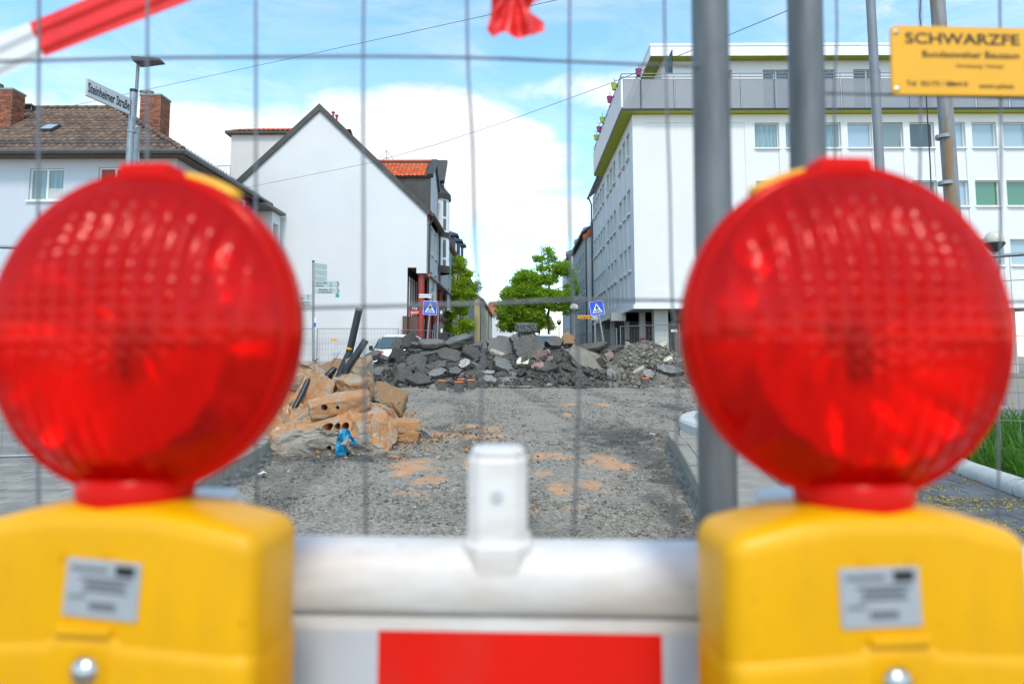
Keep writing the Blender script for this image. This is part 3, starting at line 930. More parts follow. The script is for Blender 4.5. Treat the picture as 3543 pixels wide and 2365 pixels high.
k = MB(); k.quad((RX0, RYB, FBOT), (RX1, RYB, FBOT), (RX1, RYB, RTOP), (RX0, RYB, RTOP)); k.quad((RX1, RY0, FBOT), (RX1, RYB, FBOT), (RX1, RYB, RTOP), (RX1, RY0, RTOP))
k.build('wall', MATS['render_right'], rb)
panes = ['pane_curtain', 'pane_curtain', 'pane_curtain', 'pane_sky', 'pane_teal', 'pane_dark', 'pane_sky', 'pane_sky', 'pane_sky']
for (a, b, c, d, i, j) in fwin:
    p = panes[i % 9] if j == 0 else ('pane_green' if (j == 1 and i in (7, 8)) else ['pane_curtain', 'pane_sky', 'pane_dark'][(i + j) % 3])
    w = window(rb, ff, a, b, c, d, .20, p, tilt=.10 if (i == 4 and j == 0) else 0)
    if p in ('pane_curtain',):
        pass
for (a, b, c, d, i, j) in swin:
    window(rb, fs_, a, b, c, d, .31, 'pane_teal', sillout=.10)
# base moulding under the upper floors, soffit, arcade
k = MB(); k.box(RX0 - .07, RX1, RY0 - .10, RY0 + .05, FBOT - .22, FBOT - .012); k.box(RX0 - .10, RX0 + .05, RY0 + .052, RYB, FBOT - .22, FBOT - .012); k.build('cornice', MATS['fascia_white'], rb)
k = MB(); k.quad((RX0 - .02, RY0 + .0, FBOT - .16), (RX1, RY0, FBOT - .16), (RX1, RYB, FBOT - .16), (RX0 - .02, RYB, FBOT - .16)); k.build('soffit', MATS['soffit_grey'], rb)
k = MB(); k.box(RX0 + 2.6, RX1, 38.2, 38.4, GB, FBOT - .17); k.box(RX0 + 2.6, RX0 + 2.8, 38.4, RYB, GB, FBOT - .17); k.build('arcade_wall', MATS['concrete_wall'], rb)
c1 = A(2259.5, 1100, 34.6).x; c2 = A(2307, 1100, 34.6).x
colx = [(c1, c2, 34.3, 34.9)]
for px, wd, yy in ((2223, .30, 37.0), (2170, .26, 40.5), (2120, .26, 44.5), (2085, .26, 48.5)):
    c = A(px, 1100, yy).x; colx.append((c - wd / 2, c + wd / 2, yy, yy + .3))
for xx in (11.0, 15.5, 20.0, 24.5): colx.append((xx - .35, xx + .35, 34.3, 34.9))
for a, b, c, d in colx:
    k = MB(); k.box(a, b, c, d, GB, FBOT - .17); col_ = k.build('column', MATS['soffit_grey'], rb)
    if 36 < c < 42:
        for z_, m_ in ((1.5, 'sign_red'), (1.75, 'sign_red')):
            s_ = MB(); s_.box(a - .01, b + .01, c - .02, c - .005, GB + z_ - .1, GB + z_ + .05); s_.build('warning_stripe', MATS[m_], col_)
for px, zz in ((2215, .28), (2165, .28)):
    c = A(px, 1000, 37.3).x
    k = MB(); k.box(c - .8, c + 2.6, 37.35, 37.9, FBOT - .62, FBOT - .17); k.build('beam', MATS['soffit_grey'], rb)
k = MB(); k.box(RX0 + 2.9, RX0 + 6, 37.9, 38.15, GB, GB + 2.3); k.build('entrance_door', MATS['pane_dark'], rb)
# roof terrace slab
SX0, SY0, SYB = 5.17, 33.12, 45.6
k = MB(); k.box(SX0, RX1 + .3, SY0, SYB, RTOP + .03, RTOP + .14); k.build('terrace_slab', MATS['dark_metal'], rb)
k = MB(); k.quad((SX0 + .012, SY0 + .012, RTOP + .024), (RX1 + .3, SY0 + .012, RTOP + .024), (RX1 + .3, SYB, RTOP + .024), (SX0 + .012, SYB, RTOP + .024)); k.build('soffit', MATS['lime'], rb)
k = MB(); k.box(SX0 + .0, SX0 + .06, SY0, SYB, RTOP + .143, RTOP + .20); k.build('edge_strip', MATS['dark_metal'], rb)
zr0, zr1, zt = RTOP + .16, RTOP + 1.60, RTOP + 1.93
ws = 1.66; nfr = int((RX1 - SX0) / ws)
rail_posts = MB()
for i in range(nfr + 1):
    u = SX0 + .05 + (.0 if i == 0 else i * ws - .75)
    un = SX0 + .05 + (i + 1) * ws - .75
    k = MB(); k.box(u + .04, un - .05, SY0 - .03, SY0 - .012, zr0, zr1); k.build('railing_panel', MATS['perforated_steel'], rb)
    k = MB(); t = .05
    k.box(u + .04, un - .05, SY0 - .036, SY0 - .006, zr0 - .04, zr0); k.box(u + .04, un - .05, SY0 - .036, SY0 - .006, zr1, zr1 + .03)
    k.box(u + .03, u + .06, SY0 - .036, SY0 - .006, zr0 - .04, zr1 + .03); k.box(un - .06, un - .04, SY0 - .036, SY0 - .006, zr0 - .04, zr1 + .03)
    k.build('panel_frame', MATS['pole_paint'], rb)
    k = MB(); k.tube([(un, SY0 + .03, RTOP + .1), (un, SY0 + .03, zt)], .022, 6); k.build('railing_post', MATS['steel'], rb)
ns = int((SYB - SY0) / 1.45)
for i in range(ns + 1):
    y0, y1 = SY0 + i * 1.45, min(SYB, SY0 + (i + 1) * 1.45)
    if y1 - y0 < .3: continue
    k = MB(); k.box(SX0 - .03, SX0 - .012, y0 + .03, y1 - .03, zr0 - .04, zr1 + .03); k.build('railing_panel', MATS['sign_grey'], rb)
    k = MB(); k.tube([(SX0 + .03, y1, RTOP + .1), (SX0 + .03, y1, zt)], .022, 6); k.build('railing_post', MATS['dark_metal'], rb)
k = MB()
for z_ in (zt, zt - .17):
    k.tube([(RX1, SY0 + .02, z_), (SX0 + .02, SY0 + .02, z_)], .025, 6)
k.build('hand_rail', MATS['steel'], rb)
k = MB(); k.tube([(SX0 + .02, SY0 + .02, zt), (SX0 + .02, SYB, zt)], .025, 6); k.tube([(SX0 + .02, SY0 + .02, zt - .17), (SX0 + .02, SYB, zt - .17)], .02, 6); k.build('hand_rail', MATS['dark_metal'], rb)
# set-back top storey
TY0 = 36.2; tl = A(2250, 151, TY0); TZ1 = tl.z; TX0 = tl.x
TZ0 = A(2250, 194, TY0).z
k = MB(); k.box(TX0, RX1, TY0, SYB + 1, TZ0, TZ1 - .15); k.build('roof_fascia', MATS['fascia_white'], rb)
k = MB(); k.box(TX0 - .03, RX1 + .03, TY0 - .03, SYB + 1, TZ1 - .147, TZ1); k.build('roof_edge', MATS['white_paint'], rb)
k = MB(); k.quad((TX0 + .01, TY0 + .01, TZ0 - .01), (RX1, TY0 + .01, TZ0 - .01), (RX1, SYB + 1, TZ0 - .01), (TX0 + .01, SYB + 1, TZ0 - .01)); k.build('soffit', MATS['lime'], rb)
pfx = TX0 + .75; pfy = TY0 + .6
tf = lambda u, z, d: (u, pfy + d, z)
tops = [(x_, x_ + 1.5, RTOP + .2, TZ0 - .55, .2, False) for x_ in (10.4, 13.6, 16.1, 18.6, 21.5)]
k = MB(); wall_openings(k, pfx, RX1, RTOP + .13, TZ0 - .015, tops, tf); k.quad((pfx, pfy, RTOP), (pfx, SYB, RTOP), (pfx, SYB, TZ0 - .015), (pfx, pfy, TZ0 - .015)); k.build('wall', MATS['render_white'], rb)
for o_ in tops: window(rb, tf, o_[0], o_[1], o_[2], o_[3], .18, 'pane_dark', split=True, sill=False)
k = MB(); p = [A(2302, 255, 34.4), A(2325, 255, 34.0), A(2325, 170, 34.0), A(2300, 225, 34.4)]
for dx in (0, .03): k.add([(q.x + dx, q.y, q.z) for q in p], [(0, 1, 2, 3)])
k.build('privacy_screen', MATS['pane_dark'], rb)
# stains under the slab are in the render; gutter and roof of the rear part along the street
k = MB(); e0, e1 = (RX0 - .35, SYB + .1, RTOP + .02), (RX0 - .35, RYB + .2, RTOP + .02); k.tube([e0, e1], .09, 8); k.build('gutter', MATS['gutter'], rb)
k = MB(); k.add([(RX0 - .3, SYB + .1, RTOP + .05), (RX0 - .3, RYB + .2, RTOP + .05), (RX0 + 4, RYB + .2, RTOP + 3.2), (RX0 + 4, SYB + .1, RTOP + 3.2)], [(0, 1, 2, 3)]); k.add([(RX0 - .3, SYB + .1, RTOP + .05), (RX0 + 4, SYB + .1, RTOP + 3.2), (RX0 + 4, SYB + .1, RTOP)], [(0, 1, 2)]); k.build('roof', MATS['slate'], rb)
k = MB(); k.tube([(RX0 - .3, RYB - .05, RTOP), (RX0 - .1, RYB - .05, RTOP - .5), (RX0 - .08, RYB - .05, GB)], .06, 8); k.build('downpipe', MATS['gutter'], rb)

# flower pots hooked on the terrace rail
def pot(px, py, Y, colr, label):
    c = A(px, py, Y); c.z = zt - .14
    if Y > 33.4: c.x = SX0 - .10
    e = thing('flower_pot', label, 'flower pot', c, 'flower pots on the terrace rail')
    k = MB(); k.lathe([(.11, .02), (.155, .30), (.165, .30), (.165, .35), (.14, .35), (.13, .31)], c, 14); k.build('pot', MATS[colr], e, smooth=False, auto=40)
    k = MB(); k.tube([(c.x, c.y, c.z + .36), (c.x + .02, c.y, c.z + .50), (c.x - .03, c.y, c.z + .66)], .012, 5); k.tube([(c.x, c.y, c.z + .46), (c.x + .1, c.y, c.z + .58)], .01, 4); k.build('plant', MATS['bark'], e)
pot(2209, 234, SY0 - .04, 'pot_magenta', 'magenta flower pot on the front terrace rail near the corner')
pot(2143, 0, 34.9, 'pot_lime', 'lime flower pot nearest the corner on the street-side terrace rail')
pot(2127, 0, 36.7, 'pot_magenta', 'second street-side terrace pot from the corner, magenta')
pot(2099, 0, 40.0, 'pot_lime', 'lime flower pot third from the corner on the street side rail')
pot(2087, 0, 41.7, 'pot_magenta', 'fourth street-side terrace pot from the corner, magenta')
pot(2076, 0, 43.3, 'pot_lime', 'farthest lime flower pot on the street-side terrace rail')

# ------------------------------------------------------------------ white gable house on the left
WX1, WY0, WYB = -4.47, 33.0, 47.0
apex = A(1107, 367, WY0); wev = A(1473, 722, WY0)
WX0 = 2 * apex.x - WX1; WEZ, WAZ = wev.z, apex.z
wh = thing('gable_house', 'white gable house with blank front wall, red arcade pillars and orange dormer', 'building', (WX1, WY0, GB))
cutx = A(1410, 950, WY0).x; cutz1 = A(1410, 925, WY0).z; cutz2 = A(1450, 945, WY0).z; stepx = A(1441, 930, WY0).x
k = MB()
k.add([(WX0, WY0, GB + .6), (cutx, WY0, GB + .6), (cutx, WY0, cutz1), (stepx, WY0, cutz1), (stepx, WY0, cutz2), (WX1, WY0, cutz2), (WX1, WY0, WEZ), (apex.x, WY0, WAZ - .12), (WX0, WY0, WEZ)], [(0, 1, 2, 3, 4, 5, 6, 7, 8)])
k.quad((WX0, WY0, GB + .6), (WX0, WYB, GB + .6), (WX0, WYB, WEZ), (WX0, WY0, WEZ))
k.build('gable_wall', MATS['render_white'], wh)
k = MB(); k.box(WX0, cutx, WY0 - .03, WY0 + .1, GB - .1, GB + .6); k.build('plinth', MATS['soffit_grey'], wh)
sf = lambda u, z, d: (WX1 - d, u, z)
sw = []
for y in (34.6, 36.3, 43.3, 45.0):
    for z in (EYE + 2.95, EYE + 5.2): sw.append((y, y + .9, z, z + 1.35, .15, False))
k = MB(); wall_openings(k, WY0, WYB, cutz2, WEZ, sw, sf); k.build('street_wall', MATS['render_white'], wh)
for o_ in sw: window(wh, sf, o_[0], o_[1], o_[2], o_[3], .12, 'pane_dark', split=True, sillout=.08)
# roof planes, verge boards
k = MB()
def slab(a, b, c, d, t=.16):
    a, b, c, d = map(Vector, (a, b, c, d)); n_ = (b - a).cross(d - a).normalized() * t
    if n_.z > 0: n_ = -n_
    k.add([a, b, c, d, a + n_, b + n_, c + n_, d + n_], [(0, 1, 2, 3), (7, 6, 5, 4), (0, 4, 5, 1), (1, 5, 6, 2), (2, 6, 7, 3), (3, 7, 4, 0)])
sl = (WAZ - WEZ) / (WX1 - apex.x); ov = .25
slab((apex.x, WY0 - .02, WAZ + .03), (apex.x, WYB, WAZ + .03), (WX1 + ov, WYB, WEZ - sl * ov + .03), (WX1 + ov, WY0 - .02, WEZ - sl * ov + .03))
slab((apex.x, WY0 - .02, WAZ + .03), (apex.x, WYB, WAZ + .03), (WX0 - ov, WYB, WEZ - sl * ov + .03), (WX0 - ov, WY0 - .02, WEZ - sl * ov + .03))
roof_w = k.build('roof', MATS['red_roof'], wh)
k = MB()
slab((apex.x, WY0 - .10, WAZ + .10), (apex.x, WY0 + .02, WAZ + .10), (WX1 + ov, WY0 + .02, WEZ - sl * ov + .10), (WX1 + ov, WY0 - .10, WEZ - sl * ov + .10), .26)
k.build('verge_board', MATS['zinc_dark'], roof_w)
k = MB(); slab((apex.x, WY0 - .106, WAZ + .103), (apex.x, WY0 + .017, WAZ + .103), (WX0 - ov, WY0 + .017, WEZ - sl * ov + .103), (WX0 - ov, WY0 - .106, WEZ - sl * ov + .103), .26)
k.build('verge_board', MATS['zinc_dark'], roof_w)
for px, py in ((1153, 397), (1165, 408)):
    c = A(px, py, 34.0); k = MB(); k.lathe([(.05, -.6), (.05, .08), (.09, .08), (.09, .15), (.03, .16)], (c.x, c.y, c.z), 8); k.build('vent_pipe', MATS['red_pillar'], roof_w)
k = MB(); k.tube([(WX1 + .30, WY0 - .08, WEZ - .30), (WX1 + .30, 37.6, WEZ - .30)], .09, 8); k.tube([(WX1 + .3, WY0 + .35, WEZ - .32), (WX1 + .1, WY0 + .35, WEZ - .75), (WX1 + .08, WY0 + .35, cutz2 - .05)], .055, 8); k.build('gutter', MATS['zinc_dark'], wh)
k = MB(); k.lathe([(.06, 0), (.065, .1)], (WX1 + .08, WY0 + .35, cutz2 - .12), 8); k.build('pipe_shoe', MATS['marker_orange'], wh)
# cross-gable dormer with orange tiles
DY0, DY1 = 34.25, 37.35; DYM = (DY0 + DY1) / 2
dez, daz = A(1472, 604, DY0).z, A(1470, 560, DYM).z
dx_in = apex.x + (WAZ - daz) / sl
k = MB(); k.add([(WX1, DY0, WEZ), (WX1, DY0, dez), (WX1 - (dez - WEZ) / sl - .2, DY0, dez)], [(0, 1, 2)])
for i in range(8):
    u = WX1 - i * .35; k.box(u - .015, u + .015, DY0 - .02, DY0, WEZ + i * .35 * sl, dez)
k.build('dormer_cheek', MATS['zinc_dark'], wh)
k = MB(); k.add([(WX1, DY0, WEZ - .5), (WX1, DY1, WEZ - .5), (WX1, DY1, dez), (WX1, DYM, daz), (WX1, DY0, dez)], [(0, 1, 2, 3, 4)]); k.build('dormer_gable', MATS['render_white'], wh)
k = MB(); dsl = (daz - dez) / (DYM - DY0); te = .14
slab((WX1 - .02, DY0 - te, dez - dsl * te), (WX1 - .02, DYM, daz), (dx_in - .3, DYM, daz), (dx_in - 1.4, DY0 - te, dez - dsl * te), .1)
slab((WX1 - .02, DY1 + te, dez - dsl * te), (WX1 - .02, DYM, daz), (dx_in - .3, DYM, daz), (dx_in - 1.4, DY1 + te, dez - dsl * te), .1)
droof = k.build('dormer_roof', MATS['zinc_dark'], wh)
k = MB(); slab((WX1 + .14, DY0 - te - .03, dez - dsl * te + .10), (WX1 + .14, DYM, daz + .14), (WX1 - .16, DYM, daz + .14), (WX1 - .16, DY0 - te - .03, dez - dsl * te + .10), .22)
slab((WX1 + .14, DY1 + te, dez - dsl * te + .1), (WX1 + .14, DYM, daz + .14), (WX1 - .16, DYM, daz + .14), (WX1 - .16, DY1 + te, dez - dsl * te + .1), .22)
k.build('verge_cap', MATS['zinc_dark'], droof)
def tile_mesh(name, w, d, amp, mat):
    mb = MB(); n_ = 6; vs_ = []
    for j, (yy, zz) in enumerate(((-.5 * d - .03, .030), (.5 * d, .0))):
        for i in range(n_ + 1):
            u = i / n_; vs_.append(((u - .5) * w, yy, zz + amp * math.sin(u * 6.283)))
    for i in range(n_ + 1):
        u = i / n_; vs_.append(((u - .5) * w, -.5 * d - .03, .030 + amp * math.sin(u * 6.283) - .022))
    fs2 = [(i, i + 1, n_ + 2 + i, n_ + 1 + i) for i in range(n_)] + [(2 * (n_ + 1) + i, 2 * (n_ + 1) + i + 1, i + 1, i) for i in range(n_)]
    mb.add(vs_, fs2); return mb.mesh(name, mat, True)
def lay_tiles(parent, mesh, w, d, origin, ax, up, nx, ny, inside, cap, name='roof_tile', mat=None):
    ax = Vector(ax).normalized(); up = Vector(up).normalized(); nn = ax.cross(up)
    rot = Matrix((ax, up, nn)).transposed().to_4x4()
    todo = []
    for j in range(ny):
        for i in range(nx):
            c = Vector(origin) + ax * ((i + .5) * w) + up * ((j + .5) * d)
            if inside(c): todo.append(c)
    for c in todo[:cap]:
        o_ = bpy.data.objects.new(name, mesh); link(o_, parent)
        m = rot.copy(); m.translation = c + nn * (.02 + rng.uniform(-.006, .008)); o_.matrix_basis = m @ Matrix.Rotation(rng.gauss(0, .012), 4, 'Z')
    if todo[cap:]:
        mb = MB(); base = [v.co.copy() for v in mesh.vertices]; pf = [tuple(p.vertices) for p in mesh.polygons]
        for c in todo[cap:]:
            m = rot.copy(); m.translation = c + nn * (.02 + rng.uniform(-.006, .008))
            mb.add([m @ v for v in base], pf)
        tag(mb.build(name + '_field', mat, parent, smooth=True), kind='stuff')
otm = tile_mesh('roof_tile', .21, .30, .022, MATS['orange_tile'])
sdl = math.hypot(1, dsl)
lay_tiles(droof, otm, .21, .30, (dx_in - 1.0, DY0 - te, dez - dsl * te), (1, 0, 0), (0, 1 / sdl, dsl / sdl), 26, int(math.hypot(DYM - DY0 + te, daz - dez + te * dsl) / .30), lambda c: c.x < WX1 - .22 and c.z > WAZ - (c.x - apex.x) * sl + .05, 200)
k = MB(); k.tube([(dx_in - .2, DYM, daz + .04), (WX1 - .18, DYM, daz + .04)], .08, 8); k.build('ridge_cap', MATS['red_roof'], droof)
# frame of an aerial beside the dormer
q = [A(1310, 548, 36), A(1337, 520, 36), A(1368, 562, 36), A(1325, 548, 36), A(1337, 520, 36)]
k = MB(); k.tube(q[:3], .012, 4); k.tube([q[0], A(1312, 560, 36)], .012, 4); k.tube([q[1], A(1338, 565, 36)], .012, 4); k.tube([A(1325, 546, 36), A(1342, 546, 36), A(1352, 565, 36)], .012, 4)
k.build('aerial_frame', MATS['gutter'], wh)
# second dormer and bay turret
k = MB(); e2 = A(1500, 640, 39.5).z
k.add([(WX1, 38.0, WEZ - .4), (WX1, 41.0, WEZ - .4), (WX1, 41.0, e2), (WX1, 39.5, e2 + 1.4), (WX1, 38.0, e2), (WX1 - 2.6, 38.0, e2), (WX1 - 3.6, 39.5, e2 + 1.4)], [(0, 1, 2, 3, 4), (0, 4, 5), (4, 3, 6, 5)])
k.build('dormer_wall', MATS['zinc_dark'], wh)
k = MB()
slab((WX1 + .3, 37.9, e2 - .15), (WX1 + .3, 39.5, e2 + 1.5), (WX1 - .4, 39.5, e2 + 1.5), (WX1 - .4, 37.9, e2 - .15), .2)
k.build('verge_cap', MATS['zinc_dark'], wh)
bayc = A(1519, 800, 38.6); bx, by = bayc.x - .10, 38.6
def octo(r_, sq=1.0): return [(bx + r_ * math.cos(R(22.5 + 45 * i)) * sq, by + r_ * math.sin(R(22.5 + 45 * i))) for i in range(8)]
zv = lambda py: A(1519, py, 38.0).z
bay = MB(); oc = octo(.72)
bay.prism(oc, lambda u, v, w: (u, v, w), zv(943), zv(680)); b_ = bay.build('bay_window', MATS['fascia_white'], wh)
for z0, z1, g_ in ((943, 918, .07), (820, 802, .06), (686, 668, .10)):
    k = MB(); k.prism(octo(.72 + g_), lambda u, v, w: (u, v, w), zv(z0), zv(z1)); k.build('bay_band', MATS['zinc_dark'], b_)
k = MB(); oc = octo(.80); z0 = zv(668); ap = (bx, by, zv(612)); k.add([(u, v, z0) for u, v in oc] + [ap], [(i, (i + 1) % 8, 8) for i in range(8)]); k.build('bay_roof', MATS['zinc_dark'], b_)
oc = octo(.723)
for z0, z1 in ((795, 755), (748, 692), (933, 897), (890, 828)):
    for i in (4, 5, 6, 7):
        a, b = Vector((*oc[i], 0)), Vector((*oc[(i + 1) % 8], 0)); m1, m2 = a.lerp(b, .3), a.lerp(b, .7)
        k = MB(); k.quad((m1.x, m1.y, zv(z0)), (m2.x, m2.y, zv(z0)), (m2.x, m2.y, zv(z1)), (m1.x, m1.y, zv(z1))); k.build('pane', MATS['pane_teal'], b_)
k = MB(); k.tube([(WX1 + .1, 37.7, WEZ - .5), (WX1 + .1, 37.7, cutz2 - .1)], .055, 8); k.build('downpipe', MATS['zinc_dark'], wh)
# arcade
k = MB(); k.box(WX1 - .5, WX1 + .10, WY0 + .6, WYB, cutz2 - .02, cutz2 + .10); k.build('arcade_beam', MATS['soffit_grey'], wh)
k = MB(); k.quad((cutx - .2, WY0 + .02, cutz1 - .01), (WX1, WY0 + .02, cutz1 - .01), (WX1, WYB, cutz1 - .01), (cutx - .2, WYB, cutz1 - .01)); k.build('arcade_ceiling', MATS['wood'], wh)
for px, Y in ((1456, 33.3), (1482, 36.0), (1504, 38.7), (1522, 41.3)):
    c = A(px, 1100, Y); k = MB(); k.lathe([(.165, 0), (.165, cutz2 - GB + .05)], (c.x, c.y, GB), 16); k.build('pillar', MATS['red_pillar'], wh, auto=40)
shx = cutx + .0
k = MB(); k.box(cutx - .12, cutx + .0, WY0 + .03, WYB, GB + 1.2, cutz1 - .02); k.build('shop_wall', MATS['interior'], wh)
for i in range(7):
    k = MB(); y = WY0 + .5 + i * .75; k.box(cutx + .003, cutx + .05, y, y + .07, GB + 1.9, cutz1 - .4); k.build('shop_mullion', MATS['frame_white'], wh)
k = MB(); k.box(cutx + .004, cutx + .02, WY0 + .3, WY0 + 6, GB + 1.9, cutz1 - .4); k.build('shop_window', MATS['pane_dark'], wh)
g0, g1 = A(1393.5, 1093, WY0 - .2), A(1444, 1200, WY0 - .2)
k = MB(); k.box(g0.x, g0.x + .22, WY0 - .25, WY0 + .4, GB - .05, g0.z); k.box(g0.x + .222, g1.x, WY0 + .2, WY0 + .45, GB - .05, g0.z - .02); k.build('granite_wall', MATS['brown_granite'], wh)
s0, s1 = A(1415, 1057, 33.1), A(1444, 1087, 33.1)
zm = (s0.z * .45 + s1.z * .55)
sg = thing('shop_sign', 'small black and red shop sign in the arcade behind the first red pillar', 'sign', (s0.x, 33.1, s1.z))
k = MB(); k.box(s0.x, s1.x + .1, 33.1, 33.14, zm, s0.z); k.build('upper_panel', MATS['slate'], sg)
k = MB(); k.box(s0.x, s1.x + .1, 33.1, 33.14, s1.z, zm - .003); k.build('lower_panel', MATS['sign_red'], sg)
text('lettering', 'sky', (s0.x + .28, 33.09, (zm + s0.z) / 2), (1, 0, 0), (0, 0, 1), .15, MATS['white_letter'], sg, 'CENTER')
text('lettering', 'sport', (s0.x + .28, 33.09, (zm + s1.z) / 2), (1, 0, 0), (0, 0, 1), .12, MATS['white_letter'], sg, 'CENTER')

# ------------------------------------------------------------------ block behind the gable
tb = A(801, 466, 42); te_ = A(1060, 466, 42); tw = thing('rear_block', 'pale rendered block with low orange tiled roof behind the gable house', 'building', (tb.x, 42, GB))
k = MB(); k.box(tb.x, te_.x + 2, 42, 47, GB, tb.z); k.build('wall', MATS['render_tower'], tw)
rz0, rz1 = tb.z, A(850, 450, 44).z
k = MB(); k.box(tb.x - .3, te_.x + 2.2, 41.7, 47.2, tb.z + .003, tb.z + .16); rf = k.build('eave', MATS['zinc_dark'], tw)
k = MB(); xa, xb = tb.x - .3, te_.x + 2.2; hz = A(850, 450, 43.5).z
k.add([(xa, 41.7, tb.z + .17), (xb, 41.7, tb.z + .17), (xb, 44.4, hz + .35), (xa + 1.6, 44.4, hz + .35), (xa, 47.2, tb.z + .17), (xb, 47.2, tb.z + .17)], [(0, 1, 2, 3), (0, 3, 4), (3, 2, 5, 4)]); rt = k.build('roof', MATS['red_roof'], tw)
up_ = Vector((0, 2.7, hz + .35 - tb.z - .17)); 
lay_tiles(rt, tile_mesh('roof_tile', .30, .40, .03, MATS['orange_tile']), .30, .40, (xa, 41.7, tb.z + .18), (1, 0, 0), up_, 14, int(up_.length / .4), lambda c: c.x > xa + .15 + (c.y - 41.7) * .6 and c.x < xb, 200)
k = MB(); k.tube([A(750, 575, 40), A(798, 573, 40), A(797, 605, 40)], .02, 4); k.build('railing', MATS['galv'], tw)

# ------------------------------------------------------------------ left house with brown hipped roof
HY0, HYB, HX1 = 23.5, 32.0, -11.54
lh = thing('hipped_house', 'pale blue-grey house with brown tiled hipped roof and two brick chimneys', 'building', (HX1, 24, .36))
c0 = A(632, 521, HY0); HX1 = c0.x; HEZ = c0.z; HX0 = -34.0
re = A(405, 377, (HY0 + HYB) / 2); HRZ, HRX, HRY = re.z, re.x, re.y
k = MB(); k.add([(HX1, HY0, HEZ), (HX0, HY0, HEZ), (HX0, HRY, HRZ), (HRX, HRY, HRZ), (HX1, HYB, HEZ), (HX0, HYB, HEZ)], [(0, 3, 2, 1), (0, 4, 3), (2, 3, 4, 5)])
k.box(HX0, HX1 - .02, HY0 + .02, HYB, HEZ - .14, HEZ - .03)
hr = k.build('roof', MATS['brown_tile'], lh)
fw = HX1 - .45
lf = lambda u, z, d: (u, HY0 + .5 + d, z)
ws_ = []
a, b = A(104, 583, HY0 + .5), A(216, 692, HY0 + .5); ws_.append((a.x, b.x, b.z, a.z))
a, b = A(342, 579, HY0 + .5), A(450, 690, HY0 + .5); ws_.append((a.x, b.x, b.z, a.z))
ws_.append((ws_[0][0] - 3, ws_[0][1] - 3, ws_[0][2], ws_[0][3]))
lops = [(w_[0], w_[1], w_[2], w_[3], .16, False) for w_ in ws_] + [(w_[0], w_[1], w_[2] - 3.0, w_[3] - 2.8, .16, False) for w_ in ws_]
k = MB(); wall_openings(k, HX0, fw, .3, HEZ - .1, lops, lf); k.build('wall', MATS['render_left'], lh)
lsf = lambda u, z, d: (fw - d, u, z)
pw = []
for px0, px1, pt, pb in ((808, 831, 684, 735), (855, 878, 706, 760)):
    y0 = (fw) * FPX / (px0 - 1792.5) ; y1 = fw * FPX / (px1 - 1792.5)
    pw.append((y0, y1, A(px0, pb, y0).z, A(px0, pt, y0).z, .12, False))
k = MB(); wall_openings(k, HY0 + .5, HYB - .4, .3, HEZ - .1, pw, lsf); k.build('wall', MATS['render_left'], lh)
for i, w_ in enumerate(lops): window(lh, lf, w_[0], w_[1], w_[2], w_[3], .13, 'pane_curtain' if i != 1 else 'pane_teal', split=True, tilt=0, sillout=.08)
for w_ in pw: window(lh, lsf, w_[0], w_[1], w_[2], w_[3], .10, 'pane_sky', split=False)
yA, yB = pw[0][0] - .35, pw[1][1] + .5
k = MB(); wall_openings(k, yA, yB, pw[0][2] - .3, pw[0][3] + .25, [(w_[0] - .01, w_[1] + .01, w_[2] - .09, w_[3] + .01, .01, False) for w_ in pw], lambda u, z, d: (fw + .012 - d, u, z)); k.build('pink_surround', MATS['pink'], lh)
for nm, w_ in (('red_blind', ws_[1]),):
    k = MB(); m_ = (w_[0] + w_[1]) / 2
    for a_, b_2 in ((w_[0] + .07, m_ - .05), (m_ + .05, w_[1] - .07)): k.quad((a_, HY0 + .5 + .118, w_[2] + .06), (b_2, HY0 + .5 + .118, w_[2] + .06), (b_2, HY0 + .5 + .118, w_[3] - .06), (a_, HY0 + .5 + .118, w_[3] - .06))
    k.build(nm, MATS['red_pillar'], lh)
k = MB()
for j in range(14):
    z = ws_[0][2] + .06 + j * .028; k.box(ws_[0][0] + .62, ws_[0][1] - .07, HY0 + .612, HY0 + .622, z, z + .018); 
k.build('window_blind', MATS['frame_white'], lh)
# tiles laid one by one on the front slope
fup = Vector((0, HRY - HY0, HRZ - HEZ)); L_ = fup.length
btm = tile_mesh('roof_tile', .262, .345, .024, MATS['brown_tile'])
nxt = 32; ox = HX1 - nxt * .262
def inside_front(c):
    t_ = (c.y - HY0) / (HRY - HY0); return c.x < lerp(HX1, HRX, t_) - .1
lay_tiles(hr, btm, .262, .345, (ox, HY0 - .02, HEZ + .012), (1, 0, 0), fup, nxt, int(L_ / .345), inside_front, 300, mat=MATS['brown_tile'])
sup = Vector((-(HX1 - HRX), 0, HRZ - HEZ))
def inside_side(c):
    t_ = (HX1 - c.x) / (HX1 - HRX); return lerp(HY0, HRY, t_) + .1 < c.y < lerp(HYB, HRY, t_) - .1
lay_tiles(hr, btm, .262, .345, (HX1 + .02, HY0, HEZ + .012), (0, 1, 0), sup, 33, int(sup.length / .345), inside_side, 0, name='side_tile', mat=MATS['brown_tile'])
def caps(a, b, n_, r_=.10):
    a, b = Vector(a), Vector(b)
    for i in range(n_):
        p, q = a.lerp(b, i / n_), a.lerp(b, (i + 1.12) / n_); k = MB()
        k.tube([p + Vector((0, 0, .03)), q + Vector((0, 0, .03))], [r_ * 1.12, r_ * .9], 10); k.build('ridge_tile', MATS['brown_tile'], hr, smooth=False, auto=50)
caps((HX1, HY0, HEZ + .02), (HRX, HRY, HRZ + .02), 18)
caps((HRX, HRY, HRZ + .02), (HRX - 9, HRY, HRZ + .02), 22)
